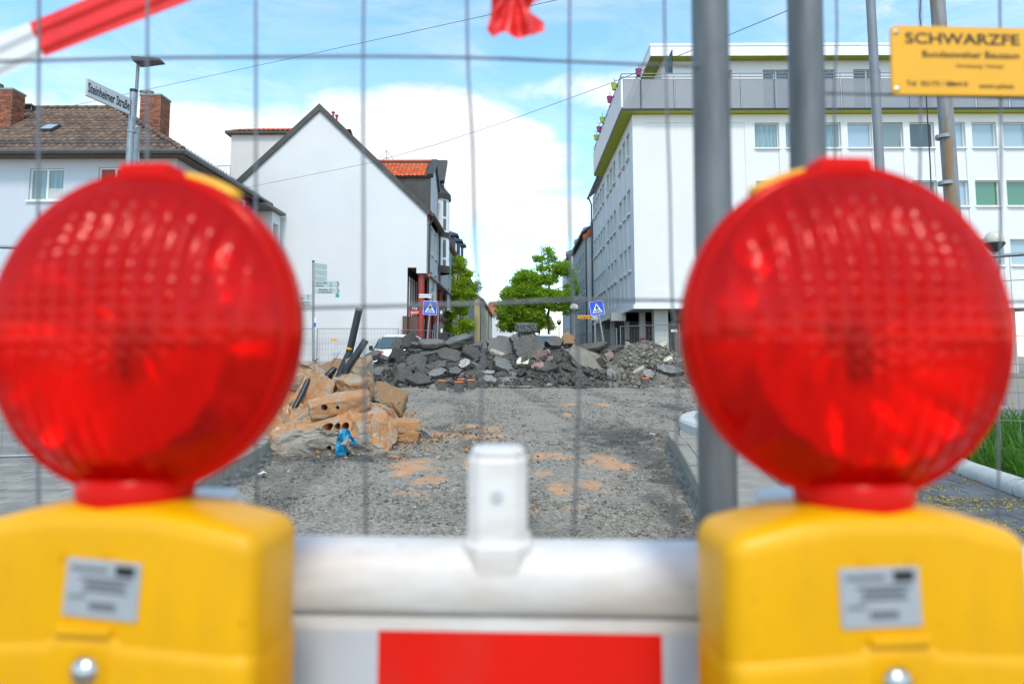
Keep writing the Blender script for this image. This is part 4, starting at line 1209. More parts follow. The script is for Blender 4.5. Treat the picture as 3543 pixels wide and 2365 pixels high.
k = MB(); k.tube([(HX0, HY0 - .10, HEZ - .05), (HX1 + .10, HY0 - .10, HEZ - .05), (HX1 + .10, HYB, HEZ - .05)], .085, 8); k.build('gutter', MATS['gutter'], lh)
# snow guards along both eaves
gd = MB(); t1 = .16; zg = HEZ + (HRZ - HEZ) * t1 * .6; yg = HY0 + (HRY - HY0) * t1 * .6
for zz in (.05, .12, .19): gd.tube([(HX1 - 9, yg, zg + zz), (HX1 - .6, yg, zg + zz)], .012, 4)
for i in range(70): x_ = HX1 - .6 - i * .12; gd.tube([(x_, yg, zg + .03), (x_, yg, zg + .21)], .008, 4)
xg = HX1 - (HX1 - HRX) * t1 * .5; zg2 = HEZ + (HRZ - HEZ) * t1 * .5
for zz in (.05, .14): gd.tube([(xg, HY0 + .8, zg2 + zz), (xg, HYB - .2, zg2 + zz)], .012, 4)
for i in range(26): y_ = HY0 + .9 + i * .28; gd.tube([(xg, y_, zg2 - .05), (xg, y_, zg2 + .22)], .008, 4)
gd.build('snow_guard', MATS['gutter'], hr)
def brick_chimney(parent, x0, x1, y0, y1, z0, z1):
    k = MB(); k.box(x0 + .012, x1 - .012, y0 + .012, y1 - .012, z0, z1 - .02); ch = k.build('chimney', MATS['mortar'], parent)
    bw, bh, gp_ = .245, .071, .012
    ms = {}
    r_ = 0; z = z0 + .01
    while z + bh < z1:
        for face in (0, 1):
            a, b = (x0, x1) if face == 0 else (y0, y1)
            u = a - (bw / 2 if r_ % 2 else 0)
            while u < b - .02:
                ua, ub = max(a, u), min(b, u + bw - gp_)
                if ub - ua > .05:
                    key = (face, round(ub - ua, 3))
                    if key not in ms:
                        m_ = MB()
                        if face == 0: m_.box(0, ub - ua, 0, .06, 0, bh - gp_)
                        else: m_.box(-.06, 0, 0, ub - ua, 0, bh - gp_)
                        ms[key] = m_.mesh('brick', MATS['brick'])
                    o_ = bpy.data.objects.new('brick', ms[key]); link(o_, ch)
                    o_.location = (ua, y0 - rng.uniform(0, .006), z) if face == 0 else (x1 + rng.uniform(0, .006), ua + (.0 if ua > a else .062), z)
                    if face == 1 and ua <= a: o_.scale = (1, max(.1, (ub - ua - .062) / (ub - ua)), 1)
                u += bw
        z += bh; r_ += 1
    k = MB(); k.box(x0 - .03, x1 + .03, y0 - .03, y1 + .03, z1 - .02, z1 + .06); k.build('cap', MATS['mortar'], ch)
    return ch
a, b = A(486, 330, 28.3), A(552, 440, 28.3)
ch = brick_chimney(lh, a.x, b.x, 28.3, 29.1, HRZ - 1.6, a.z)
for i, px in enumerate((497, 514)):
    c = A(px, 326, 28.7); k = MB(); k.lathe([(.13, 0), (.13, .08), (.16, .08), (.16, .13), (.12, .13), (.12, .22), (.17, .22), (.17, .28)], (c.x + .05 * i, 28.7, a.z + .06), 10); k.build('flue_cap', MATS['concrete_wall'], ch)
a, b = A(-45, 310, 25.6), A(36, 420, 25.6)
ch = brick_chimney(lh, a.x, b.x, 25.6, 26.3, A(0, 440, 25.6).z - .4, a.z)
c = A(2, 300, 25.9); k = MB(); k.lathe([(.10, 0), (.12, .12), (.10, .25), (.02, .3)], (c.x, 25.9, a.z + .06), 10); k.build('flue_cap', MATS['dark_metal'], ch)
# skylight and roof hatch
nn = Vector((0, -(HRZ - HEZ), HRY - HY0)).normalized(); ff_ = fup.normalized()
def on_roof(px, py):
    d = ray(px, py); p0 = Vector((0, HY0, HEZ)); t_ = (p0 - EYEV).dot(nn) / d.dot(nn); return EYEV + d * t_
c = on_roof(175, 452); rot = Matrix((Vector((1, 0, 0)), ff_, nn)).transposed()
k = MB(); k.obox(c + nn * .10, (.50, .62, .12), rot); sk = k.build('skylight', MATS['gutter'], hr)
k = MB(); k.obox(c + nn * .165, (.42, .50, .01), rot); k.build('pane', MATS['pane_sky'], sk)
k = MB(); q = on_roof(70, 388); k.obox(q + nn * .25, (1.4, .5, .04), Matrix.Identity(3)); k.tube([q + Vector((-.6, -.2, 0)), q + Vector((-.6, -.2, .3))], .02, 4); k.tube([q + Vector((.6, -.2, 0)), q + Vector((.6, -.2, .3))], .02, 4); k.build('roof_step', MATS['galv'], hr)
# low extension between the two houses
ex = A(985, 742, 32.7); e0 = A(913, 716, 30.6)
an = thing('white_extension', 'low white extension with open loggia between hipped house and gable house', 'building', (ex.x, 31, .36))
k = MB(); X_ = ex.x - .25; wall_openings(k, HYB - .3, 32.85, .3, ex.z - .05, [(HYB - .1, 32.6, ex.z - 2.6, ex.z - .55, 1.0, True)], lambda u, z, d: (X_ - d, u, z)); k.quad((X_ - 4, 32.84, .3), (X_, 32.84, .3), (X_, 32.84, ex.z), (X_ - 4, 32.84, ex.z)); k.quad((X_ - 4, HYB - .3, .3), (X_, HYB - .3, .3), (X_, HYB - .3, ex.z), (X_ - 4, HYB - .3, ex.z)); k.build('wall', MATS['render_white'], an)
k = MB(); k.box(X_ - 4, ex.x, 30.4, 32.9, ex.z - .04, ex.z + .08); k.build('roof', MATS['gutter'], an)

# ------------------------------------------------------------------ houses down the street, left side
def side_house(name, label, x, y0, y1, ez, mat, roofm, facing=1, depth=8, rise=2.6, cols=5, rows=3, base=EYE + .8, gable=None, z_step=None, pane='pane_dark', wh_=1.2, ww_=.85):
    h = thing(name, label, 'building', (x, y0, GB))
    s = -1 if facing > 0 else 1
    fn = lambda u, z, d: (x + s * d, u, z)
    ops = []; st = (y1 - y0) / cols; zs_ = z_step or (ez - base - .3) / rows
    for i in range(cols):
        for j in range(rows):
            u = y0 + (i + .5) * st; z = base + j * zs_
            ops.append((u - ww_ / 2, u + ww_ / 2, z, z + wh_, .18, False))
    k = MB(); wall_openings(k, y0, y1, GB, ez, ops, fn)
    xb = x + s * depth; xm = (x + xb) / 2
    for y in (y0, y1): k.add([(x, y, GB), (xb, y, GB), (xb, y, ez), (xm, y, ez + rise), (x, y, ez)], [(0, 1, 2, 3, 4)])
    k.build('wall', MATS[mat] if gable is None else [MATS[mat]], h)
    if gable:
        k = MB(); yy = y0 - .012; k.add([(x - s * .0, yy, GB), (xb, yy, GB), (xb, yy, ez), (xm, yy, ez + rise), (x, yy, ez)], [(0, 1, 2, 3, 4)]); k.build('gable_wall', MATS[gable], h)
    for o_ in ops: window(h, fn, o_[0], o_[1], o_[2], o_[3], .15, pane, split=True, sillout=.07)
    k = MB(); e = .3; g = rise / abs(xm - x) * e
    for (xa, sg_) in ((x - s * e, 1), (xb + s * e, -1)):
        a, b, c, d = Vector((xa, y0 - .15, ez - g)), Vector((xa, y1 + .1, ez - g)), Vector((xm, y1 + .1, ez + rise)), Vector((xm, y0 - .15, ez + rise))
        up = Vector((0, 0, .14)); k.add([a, b, c, d, a + up, b + up, c + up, d + up], [(0, 1, 2, 3), (4, 5, 6, 7), (0, 1, 5, 4), (1, 2, 6, 5), (2, 3, 7, 6), (3, 0, 4, 7)])
    k.build('roof', MATS[roofm], h)
    k = MB(); k.tube([(x - s * .36, y0, ez - .12), (x - s * .36, y1, ez - .12)], .08, 6); k.tube([(x - s * .08, y0 + .1, ez - .2), (x - s * .08, y0 + .1, GB)], .05, 6); k.build('gutter', MATS['gutter'], h)
    return h
bx_ = A(1542, 1000, 50).x
bh = side_house('beige_house', 'old beige rendered house with slate dormers behind the left tree', bx_ + 1.0, 50, 60, A(1620, 925, 50).z, 'render_white', 'slate', 1, 7.5, 4.6, 5, 2, gable='render_beige')
for i, (px, py) in enumerate(((1562, 815), (1578, 835), (1590, 850))):
    Y = 51.5 + i * 2.6; c = A(px, py, Y)
    d_ = MB(); d_.box(c.x - 1.2, c.x + .3, Y, Y + 1.1, c.z - 1.4, c.z); w = d_.build('dormer', MATS['slate'], bh)
    r_ = MB(); r_.box(c.x - 1.4, c.x + .5, Y - .15, Y + 1.25, c.z, c.z + .14); r_.add([(c.x - 1.4, Y - .15, c.z + .14), (c.x + .5, Y - .15, c.z + .14), (c.x + .5, Y + 1.25, c.z + .14), (c.x - 1.4, Y + 1.25, c.z + .14), (c.x - .6, Y + .55, c.z + .6)], [(0, 1, 4), (1, 2, 4), (2, 3, 4), (3, 0, 4)]); r_.build('dormer_roof', MATS['slate'], w)
    g_ = MB(); g_.quad((c.x + .31, Y + .2, c.z - 1.1), (c.x + .31, Y + .9, c.z - 1.1), (c.x + .31, Y + .9, c.z - .15), (c.x + .31, Y + .2, c.z - .15)); g_.build('pane', MATS['pane_dark'], w)
xg_ = A(1628, 1000, 66).x
side_house('grey_house', 'narrow pale grey house between the left tree and the yellow house', xg_, 61, 72, A(1630, 985, 66).z, 'render_grey', 'slate', 1, 6, 2.2, 5, 3)
xy_ = A(1660, 1100, 74).x
side_house('yellow_house', 'pale yellow house with a red tiled roof far down the street', xy_, 74, 92, A(1663, 1030, 74).z, 'render_yellow', 'red_roof', 1, 7, 2.4, 7, 2, wh_=1.5)
xo_ = A(1690, 1100, 96).x
side_house('ochre_house', 'low ochre house beyond the yellow house down the street', xo_, 94, 110, A(1690, 1075, 95).z, 'render_ochre', 'slate', 1, 7, 2.4, 5, 1)
# house with red roof closing the view
rh = thing('red_roof_house', 'white house with steep red tiled roof closing the street', 'building', (A(1710, 1150, 120).x, 120, GB))
a, b, c = A(1686, 1085, 120), A(1735, 1150, 120), A(1715, 1042, 120)
k = MB(); k.box(b.x - 3.2, b.x + 2.2, 120, 128, GB, a.z); k.add([(b.x - .4, 119.9, a.z), (b.x + 2.2, 119.9, a.z), (b.x + 1.0, 119.9, c.z)], [(0, 1, 2)]); k.build('wall', MATS['render_white'], rh)
k = MB(); k.add([(b.x - 3.4, 119.7, a.z - .1), (b.x - .6, 119.7, a.z - .1), (b.x + .9, 120.5, c.z + .1), (b.x - 2.2, 122.5, c.z + .1)], [(0, 1, 2, 3)]); k.add([(b.x - .5, 119.7, a.z - .1), (b.x + .95, 119.7, c.z + .1), (b.x + .95, 128, c.z + .1), (b.x - .5, 128, a.z - .1)], [(0, 1, 2, 3)]); k.build('roof', MATS['red_roof'], rh)
k = MB(); q = A(1727, 1068, 119.8); k.box(q.x - .25, q.x + .25, 119.85, 119.9, q.z - .6, q.z + .4); k.build('window', MATS['pane_dark'], rh)

# ------------------------------------------------------------------ houses down the street, right side
xr = A(2030, 1000, 53).x
gh = side_house('grey_row_house', 'grey rendered row house with gutter beyond the white corner building', xr, 52.4, 66, A(2030, 800, 53).z, 'render_grey', 'slate', -1, 8, 3.0, 6, 4, wh_=1.1, ww_=.9)
k = MB(); a = A(2032, 900, 52.3); b = A(2051, 900, 52.3); t0_, t1_ = A(2030, 812, 52.3), A(2048, 796, 52.3)
k.add([(a.x, 52.3, GB), (b.x + .5, 52.3, GB), (b.x + .5, 52.3, t1_.z + .3), (a.x, 52.3, t0_.z)], [(0, 1, 2, 3)]); k.build('end_wall', MATS['render_white'], gh)
k = MB(); k.add([(a.x - .35, 52.1, t0_.z - .05), (b.x + .5, 52.1, t1_.z + .45), (b.x + .5, 52.1, t1_.z + .05), (a.x - .35, 52.1, t0_.z - .4), (a.x - .35, 52.6, t0_.z - .05), (b.x + .5, 52.6, t1_.z + .45)], [(0, 1, 2, 3), (0, 1, 5, 4)]); k.build('verge_tiles', MATS['orange_tile'], gh)
for i in range(3):
    Y = 54 + i * 4; c = A(2010 - i * 14, 800 + i * 25, Y); k = MB(); k.box(xr + .6, xr + 2.6, Y, Y + 1.6, gh.location.z + 9.2, A(2010, 800, 53).z + 1.2); k.build('dormer', MATS['slate'], gh)
xr2 = A(1962, 1000, 74).x
mh = side_house('balcony_house', 'white house with curved roof balconies behind the big street tree', xr2, 68, 82, A(1950, 890, 70).z, 'render_white', 'slate', -1, 9, 2.5, 6, 4)
for i in range(3):
    k = MB(); Y = 68.2; z_ = A(1950, 890, 70).z + .3 + i * 1.25
    for sgm in range(9):
        a1, a2 = R(180 / 9 * sgm), R(180 / 9 * (sgm + 1)); r_ = 2.6 - i * .4; cx_, cy_ = xr2 + 2.2 + i * .5, Y + 2.4
        p1, p2 = (cx_ - r_ * math.sin(a1), cy_ - r_ * math.cos(a1)), (cx_ - r_ * math.sin(a2), cy_ - r_ * math.cos(a2))
        k.add([(*p1, z_), (*p2, z_), (*p2, z_ + .32), (*p1, z_ + .32), (cx_, cy_, z_)], [(0, 1, 2, 3), (0, 1, 4)])
    k.build('balcony', MATS['pole_paint'], mh)
# ------------------------------------------------------------------ broken pieces
mnoise.seed_set(7)
def nvec(p):
    return Vector((mnoise.noise(p), mnoise.noise(p + Vector((31.7, 11.3, 5.9))), mnoise.noise(p + Vector((7.1, 47.9, 23.3)))))
def slab_mesh(name, seed, w, d, t, mats, sides=None, rough=.03):
    r_ = random.Random(seed); n = sides or r_.randint(5, 7); poly = []
    off = r_.uniform(0, 6.28)
    for i in range(n):
        a = off + 6.283 * (i + r_.uniform(-.22, .22)) / n
        c_, s_ = math.cos(a), math.sin(a); k = 1.0 / max(abs(c_), abs(s_)) ** .6
        k *= r_.uniform(.82, 1.05); poly.append((c_ * k * w / 2, s_ * k * d / 2))
    pts = []
    for i in range(n):
        (x0, y0), (x1, y1) = poly[i], poly[(i + 1) % n]
        m = 4
        for j in range(m):
            f = j / m; jx = r_.gauss(0, rough) if j else 0; jy = r_.gauss(0, rough) if j else 0
            pts.append((lerp(x0, x1, f) + jx, lerp(y0, y1, f) + jy))
    N = len(pts); mb = MB(); rings = []
    for (z, sc, jit) in ((.5, .965, .35), (.40, 1.0, .5), (.05, 1.0, 1.0), (-.35, .97, 1.1), (-.5, .90, .9)):
        ring = []
        for (x, y) in pts:
            ring.append((x * sc + r_.gauss(0, rough * jit * .8), y * sc + r_.gauss(0, rough * jit * .8), z * t + r_.gauss(0, rough * .30)))
        rings.append(ring)
    vs_ = [v for r2 in rings for v in r2]
    top_c, bot_c = (r_.gauss(0, .02), r_.gauss(0, .02), .5 * t + r_.gauss(0, .01)), (0, 0, -.5 * t + r_.gauss(0, .03))
    vs_ += [top_c, bot_c]; T, B = len(vs_) - 2, len(vs_) - 1
    mb.add(vs_, [(T, i, (i + 1) % N) for i in range(N)], 1)
    fs2 = []
    for q in range(4):
        for i in range(N): fs2.append((q * N + i, (q + 1) * N + i, (q + 1) * N + (i + 1) % N, q * N + (i + 1) % N))
    fs2 += [(B, 4 * N + (i + 1) % N, 4 * N + i) for i in range(N)]
    mb.add(vs_, fs2, 0)
    # share vertices: the two adds duplicate the list, which keeps the top edge crisp
    return mb.mesh(name, mats)

def rock_mesh(name, seed, w, d, h, mat, n=15, sub=1, jit=.05):
    r_ = random.Random(seed); bm = bmesh.new()
    for _ in range(n):
        while True:
            p = Vector((r_.uniform(-1, 1), r_.uniform(-1, 1), r_.uniform(-1, 1)))
            if .55 < p.length < 1.15: break
        bm.verts.new((p.x * w / 2, p.y * d / 2, p.z * h / 2))
    res = bmesh.ops.convex_hull(bm, input=bm.verts)
    junk = [g for g in res['geom_interior'] + res['geom_unused'] if isinstance(g, bmesh.types.BMVert)]
    bmesh.ops.delete(bm, geom=list(set(junk)), context='VERTS')
    for k in range(sub):
        bmesh.ops.subdivide_edges(bm, edges=bm.edges[:], cuts=1, use_grid_fill=True)
        bmesh.ops.triangulate(bm, faces=bm.faces[:])
        s = min(w, d, h) * jit / (k + 1)
        for v in bm.verts: v.co += Vector((r_.gauss(0, s), r_.gauss(0, s), r_.gauss(0, s)))
    me = bpy.data.meshes.new(name); bm.to_mesh(me); bm.free(); me.materials.append(mat); return me

def block_mesh(name, seed, w, d, h, mats, warp=.12, fine=.02, n=9, faceidx=None, taper=None):
    """box of broken concrete: grid faces bent and chipped by noise; faceidx says which side carries the second material"""
    mb = MB(); key = {}
    vs_, fs2, mi = [], [], []
    off = Vector((seed * 3.7, seed * 1.3, seed * 2.1))
    def vert(p):
        kk = tuple(round(c, 5) for c in p)
        if kk in key: return key[kk]
        q = Vector(p)
        cr = sum(1 for c in p if abs(abs(c) - .5) < 1e-4)
        rnd_ = 1 - .05 * max(0, cr - 1)
        x, y, z = q.x * rnd_, q.y * rnd_, q.z * rnd_
        if taper: x, y, z = taper(x, y, z)
        P = Vector((x * w, y * d, z * h))
        nv = nvec(P * 2.2 + off) * warp * min(w, d, h) * 1.6 + nvec(P * 7 + off) * fine * 1.4 + nvec(P * 19 + off) * fine * .6
        if cr >= 2: nv += nvec(P * 11 + off) * fine * 1.3
        vs_.append(P + nv); key[kk] = len(vs_) - 1; return key[kk]
    for axis in range(3):
        for sgn in (-.5, .5):
            for i in range(n):
                for j in range(n):
                    def pp(a, b):
                        c = [0, 0, 0]; c[axis] = sgn; c[(axis + 1) % 3] = a / n - .5; c[(axis + 2) % 3] = b / n - .5; return tuple(c)
                    q = [vert(pp(i, j)), vert(pp(i + 1, j)), vert(pp(i + 1, j + 1)), vert(pp(i, j + 1))]
                    fs2.append(tuple(q) if sgn > 0 else tuple(reversed(q))); mi.append(1 if faceidx and (axis, sgn) in faceidx else 0)
    mb.v = vs_; mb.f = fs2; mb.mi = mi
    return mb.mesh(name, mats)

# ------------------------------------------------------------------ asphalt heap across the road
CREST = [(-7.2, .3), (-6.4, .6), (-5.87, .8), (-5.46, 1.0), (-4.65, 1.25), (-4.17, 1.55), (-3.04, 1.62), (-1.43, 1.62), (-.94, 1.45), (.19, 1.8), (1.0, 1.75), (1.96, 1.75), (3.0, 1.5), (3.43, 1.58), (4.07, 1.74), (4.7, 1.92), (5.35, 1.68), (6.0, 1.3), (7.0, .6), (8, .3)]
CY0 = 25.3
def heap_z(X, Y):
    c = interp(X, CREST) - .12; g = gz(Y) - .03
    if Y < CY0: t = max(0, min(1, (Y - 22.9) / (CY0 - 22.9)))
    else: t = max(0, min(1, (28.0 - Y) / (28.0 - CY0)))
    return g + max(0, c - g) * (t ** .8)
hx = np.arange(-8, 8.6, .12); hy = np.arange(22.6, 28.3, .12)
hv = []
for y in hy:
    for x in hx:
        k_ = mnoise.fractal(Vector((x * 2.5, y * 2.5, 2)), .8, 2, 5)
        hz_ = heap_z(x, y); hv.append((x, y, hz_ + (k_ * .11 if hz_ > gz(y) + .02 else -.05)))
nx_, ny_ = len(hx), len(hy); hi = np.arange(nx_ * ny_).reshape(ny_, nx_)
hf = np.stack([hi[:-1, :-1], hi[:-1, 1:], hi[1:, 1:], hi[1:, :-1]], -1).reshape(-1, 4)
o = bpy.data.objects.new('rubble_core', npmesh('rubble_core', hv, hf, [MATS['asphalt_broken'], MATS['asphalt_brown']], True, None, [1 if hv[q[0]][0] + .8 * mnoise.noise(Vector(hv[q[0]])) > 3.0 else 0 for q in hf])); link(o)
tag(o, 'dark loose soil and grit filling the asphalt heap', 'rubble', kind='stuff')

def heap_hit(px, py, push=0):
    for i in range(140):
        Y = 22.7 + i * .035; p = A(px, py, Y)
        if p.z <= heap_z(p.x, Y): return A(px, py, Y + push)
    p = A(px, py, CY0 + push); p.z = min(p.z, heap_z(p.x, CY0) + (.10 if p.x > 3.4 else .62)); return p
Z6 = lambda x, y: (1300 + x / 2.8514, 850 + y / 2.8514)
SG = 'asphalt pieces of the heap'
# centre (zoom coordinates), width px, depth px, thickness m, (rx, ry, rz), top material, broken material, label
AT, AB, AW, AR, GSN, PS, ABR = 'asphalt_top', 'asphalt_broken', 'asphalt_white', 'red_stone', 'grey_stone', 'pale_stone', 'asphalt_brown'
SLABS = [
 (-30, 1085, 150, 100, .20, (30, -14, 10), AB, AB, 'long dark asphalt chunk at the left tip of the heap, in front of the van'),
 (215, 975, 175, 110, .17, (65, -62, 20), AB, AB, 'dark asphalt slab leaning upright just right of the van windscreen'),
 (322, 930, 215, 120, .17, (60, -60, 35), AB, AB, 'tallest upright asphalt blade sticking up left of the first red pillar'),
 (372, 945, 120, 80, .14, (60, -60, 30), AB, AB, 'short dark blade beside the tallest upright asphalt blade'),
 (415, 975, 120, 90, .2, (35, 10, 0), AT, AB, 'grey-black wedge behind the upright asphalt blades'),
 (555, 965, 235, 200, .16, (14, -2, 8), AT, AB, 'flat light grey asphalt slab below the red pillars, on top of the heap'),
 (435, 1028, 205, 150, .13, (16, -3, -8), AT, AB, 'flat slab in the upper left of the heap, under the light grey one'),
 (575, 1050, 340, 170, .18, (18, -9, 6), AT, AB, 'long flat asphalt slab sloping up to the right, upper left of heap'),
 (815, 950, 310, 150, .26, (22, -17, 4), AT, AB, 'long thick asphalt beam pointing up right below the left tree'),
 (228, 1105, 160, 140, .34, (60, 14, 20), AB, AB, 'squarish black asphalt block under the upright blades'),
 (405, 1165, 210, 165, .14, (70, 12, -18), AT, AB, 'light grey asphalt plate standing face-on in the left of the heap'),
 (550, 1145, 130, 90, .2, (40, -35, 0), AB, AB, 'black wedge leaning against the face-on grey plate'),
 (730, 1095, 260, 150, .24, (45, 12, 10), AB, AB, 'broad black slab in the middle left of the heap'),
 (612, 1192, 205, 120, .2, (40, -16, 5), AB, AB, 'dark chunk right of the face-on grey plate, above the marker blocks'),
 (945, 1080, 185, 150, .32, (50, 14, 25), AB, AB, 'big dark block below the long thick beam, left of the wide cracked slab'),
 (965, 985, 185, 120, .16, (22, -4, 0), AT, AB, 'light-topped slab at the crest between the thick beam and wide slab'),
 (1250, 1005, 300, 210, .17, (52, 8, -6), AT, AB, 'wide dark grey cracked slab at the centre of the heap'),
 (1230, 1064, 190, 75, .10, (30, 14, 6), PS, PS, 'long beige stone plate lying in front of the wide cracked slab'),
 (1452, 1148, 112, 80, .13, (62, -4, 0), PS, PS, 'small beige stone right of the curved grey block'),
 (1278, 1192, 270, 120, .22, (42, 22, 0), AT, AB, 'big curved grey block below the long beige plate'),
 (1520, 1030, 290, 230, .42, (55, -14, 10), AB, AB, 'largest black boulder of asphalt under the flat top stone'),
 (1455, 920, 220, 130, .26, (40, -22, 12), AW, AB, 'speckled black slab leaning beneath the topmost stone'),
 (1488, 808, 185, 130, .26, (10, 0, 0), AW, AW, 'topmost flat stone of the heap, white speckled'),
 (1635, 1088, 140, 110, .22, (55, -20, 0), AR, AR, 'reddish asphalt chunk right of the largest boulder'),
 (1762, 968, 160, 110, .3, (50, 8, 0), AT, AB, 'rounded grey block at the crest left of the globe lamp post'),
 (785, 1252, 135, 95, .26, (40, 4, 10), AT, AB, 'box-like grey block low in the heap behind the marker blocks'),
 (885, 1182, 115, 95, .24, (45, -18, 0), GSN, AB, 'rounded grey stone right of the box-like block'),
 (430, 1332, 220, 130, .36, (55, 4, 0), AB, AB, 'big black chunk at the foot of the heap behind the leftmost marker block'),
 (262, 1300, 190, 170, .34, (55, 20, 30), AB, AB, 'large black boulder at the left foot of the heap'),
 (70, 1248, 260, 110, .14, (36, 3, 0), AT, AB, 'flat grey slab at the left foot of the heap beside the brown concrete'),
 (610, 1272, 160, 85, .22, (40, -12, 8), AT, AB, 'flattish dark stone just behind the leftmost marker block'),
 (1120, 1330, 125, 78, .2, (40, 8, 0), GSN, GSN, 'smooth grey stone at the heap foot right of the marker blocks'),
 (1108, 1262, 110, 60, .16, (35, 5, 0), GSN, AB, 'small grey slab above the smooth stone at the heap foot'),
 (1705, 1212, 190, 90, .2, (42, -10, 0), AB, AB, 'dark slab at the foot of the heap below the reddish chunk'),
 (2105, 1150, 420, 250, .20, (36, 24, 4), ABR, AB, 'huge brown-grey slab tilted down to the right, right half of heap'),
 (2316, 1262, 80, 80, .1, (68, 14, 10), GSN, GSN, 'small brownish tile leaning at the lower corner of the huge tilted slab'),
 (2130, 1005, 330, 120, .16, (24, -10, 0), ABR, AB, 'long slab lying along the crest behind the huge tilted slab'),
 (2330, 1030, 210, 90, .18, (28, -12, 0), AB, AB, 'black overhanging slab at the crest right of the leaning crossing sign'),
 (2890, 1232, 260, 130, .16, (30, 8, 0), GSN, AB, 'pale flat slab at the right end of the heap'),
 (1915, 925, 110, 120, .2, (70, -40, 0), 'soil_brown', 'soil_brown', 'upright brown clod at the crest by the globe lamp post'),
 (2845, 962, 70, 60, .14, (40, -30, 0), PS, PS, 'small pale stone on top of the right gravel mound'),
 (2885, 1128, 85, 50, .12, (30, -24, 0), PS, PS, 'long pale stone on the right slope of the gravel mound'),
 (2600, 1230, 120, 40, .1, (30, -26, 0), PS, PS, 'thin pale stick-like stone in the right part of the heap'),
 (2300, 1095, 80, 100, .18, (60, 10, 0), AR, AR, 'red and white stone under the black overhanging slab'),
 (2690, 1265, 90, 80, .12, (68, 5, 0), GSN, GSN, 'grey face-on plate at the right foot of the heap'),
 (1600, 1195, 120, 70, .16, (50, -14, 0), AR, AW, 'pinkish rubble lump in the lower middle of the heap'),
]
for i, (x, y, w, d, t, rot, mt, mb_, lab) in enumerate(SLABS):
    px, py = Z6(x, y); p = heap_hit(px, py, -.16)
    sc = p.y / FPX / 2.8514
    me = slab_mesh('asphalt_slab', 100 + i, w * sc * (.98 if rot[0] >= 60 and abs(rot[1]) > 50 else 1.2), d * sc * (1.0 if rot[0] >= 60 and abs(rot[1]) > 50 else 1.28), t * 1.15, [MATS[mb_], MATS[mt]], rough=min(.032, .045 * min(w, d) * sc))
    o = bpy.data.objects.new('asphalt_slab' if mt != PS else 'stone_plate', me); link(o)
    o.location = p; o.rotation_euler = Euler((R(rot[0]), R(rot[1]), R(rot[2])), 'XYZ')
    tag(o, lab, 'asphalt slab' if mt != PS else 'stone', SG, 'thing')
# medium chunks wedged between them
protos = [rock_mesh('asphalt_chunk', 40 + i, .42, .34, .22 + .02 * (i % 4), MATS[[AB, AB, AB, GSN, ABR][i % 5]], 14, 1, .07) for i in range(15)]
protos += [slab_mesh('asphalt_chunk', 300 + i, .45, .32, .13, [MATS[AB], MATS[[AT, AB][i % 2]]], rough=.014) for i in range(10)]
nch = 0
while nch < 250:
    X = rng.uniform(-6.6, 7.2); Y = rng.uniform(22.9, 25.6)
    hz_ = heap_z(X, Y)
    if hz_ < gz(Y) + .02 and rng.random() < .85: continue
    right_mound = X > 3.4
    s = rng.uniform(.55, 1.5) * (.5 if right_mound else 1) * (.7 if hz_ < gz(Y) + .3 else 1)
    o = bpy.data.objects.new('asphalt_chunk', rng.choice(protos)); link(o)
    o.location = (X, Y + .02, hz_ + rng.uniform(-.04, .03) * s); o.scale = (s * rng.uniform(.8, 1.3), s * rng.uniform(.8, 1.2), s * rng.uniform(.7, 1.2))
    o.rotation_euler = (R(rng.uniform(5, 70)), R(rng.uniform(-35, 35)), rng.uniform(0, 6.28))
    foot = hz_ < gz(Y) + .25
    reg = 'left' if X < -3 else ('middle' if X < 1.2 else ('right' if X < 3.4 else 'mound'))
    lab = {'left': 'dark asphalt chunk wedged among the slabs left of the marker blocks', 'middle': 'dark asphalt chunk wedged in the middle of the heap below the trees',
           'right': 'dark asphalt chunk wedged around the huge tilted slab', 'mound': 'small asphalt chunk on the gritty right mound of the heap'}[reg]
    if foot: lab = {'left': 'loose chunk at the very foot of the heap on the left', 'middle': 'loose chunk at the very foot of the heap in the middle'}.get(reg, 'loose chunk at the very foot of the heap on the right')
    tag(o, lab, 'asphalt chunk', lab + 's' if False else 'asphalt chunks: ' + ('right' if foot and reg in ('right', 'mound') else reg) + (' foot' if foot else ''), 'thing'); nch += 1
pts, szs, tn = [], [], []
while len(pts) < 6500:
    X = rng.uniform(-7.2, 7.8); Y = rng.uniform(22.3, 26.2); hz_ = heap_z(X, Y)
    low = hz_ < gz(Y) + .02
    if low and (Y < 22.4 or rng.random() < .6): continue
    mound = X > 3.4
    if not mound and hz_ > gz(Y) + .35 and rng.random() < .8: continue
    s = min(.22, rng.lognormvariate(-3.2 if mound else -3.0, .6 if mound else .5)); pts.append((X, Y, hz_ + rng.uniform(-.01, .06))); szs.append(s)
    tn.append(min(1, max(0, rng.gauss(.80 if mound else .42, .22))))
tag(stones('rubble_grit', np.array(pts), np.array(szs), .7, MATS['rubble_stone'], np.array(tn)), 'small broken asphalt and grit between the chunks of the heap', 'rubble', kind='stuff')
# pale broken strip lying at the foot of the heap
a, b = A(*Z6(1210, 1352), 22.7), A(*Z6(1550, 1345), 22.9)
k = MB(); m_ = (a + b) / 2; k.obox((m_.x, m_.y, gz(22.8) + .03), ((b - a).length, .18, .05), Matrix.Rotation(R(2), 3, 'Z'))
tag(beveled(k.build('stone_strip', MATS['kerb_concrete']), .01), 'long pale broken strip lying flat at the foot of the heap', 'stone')

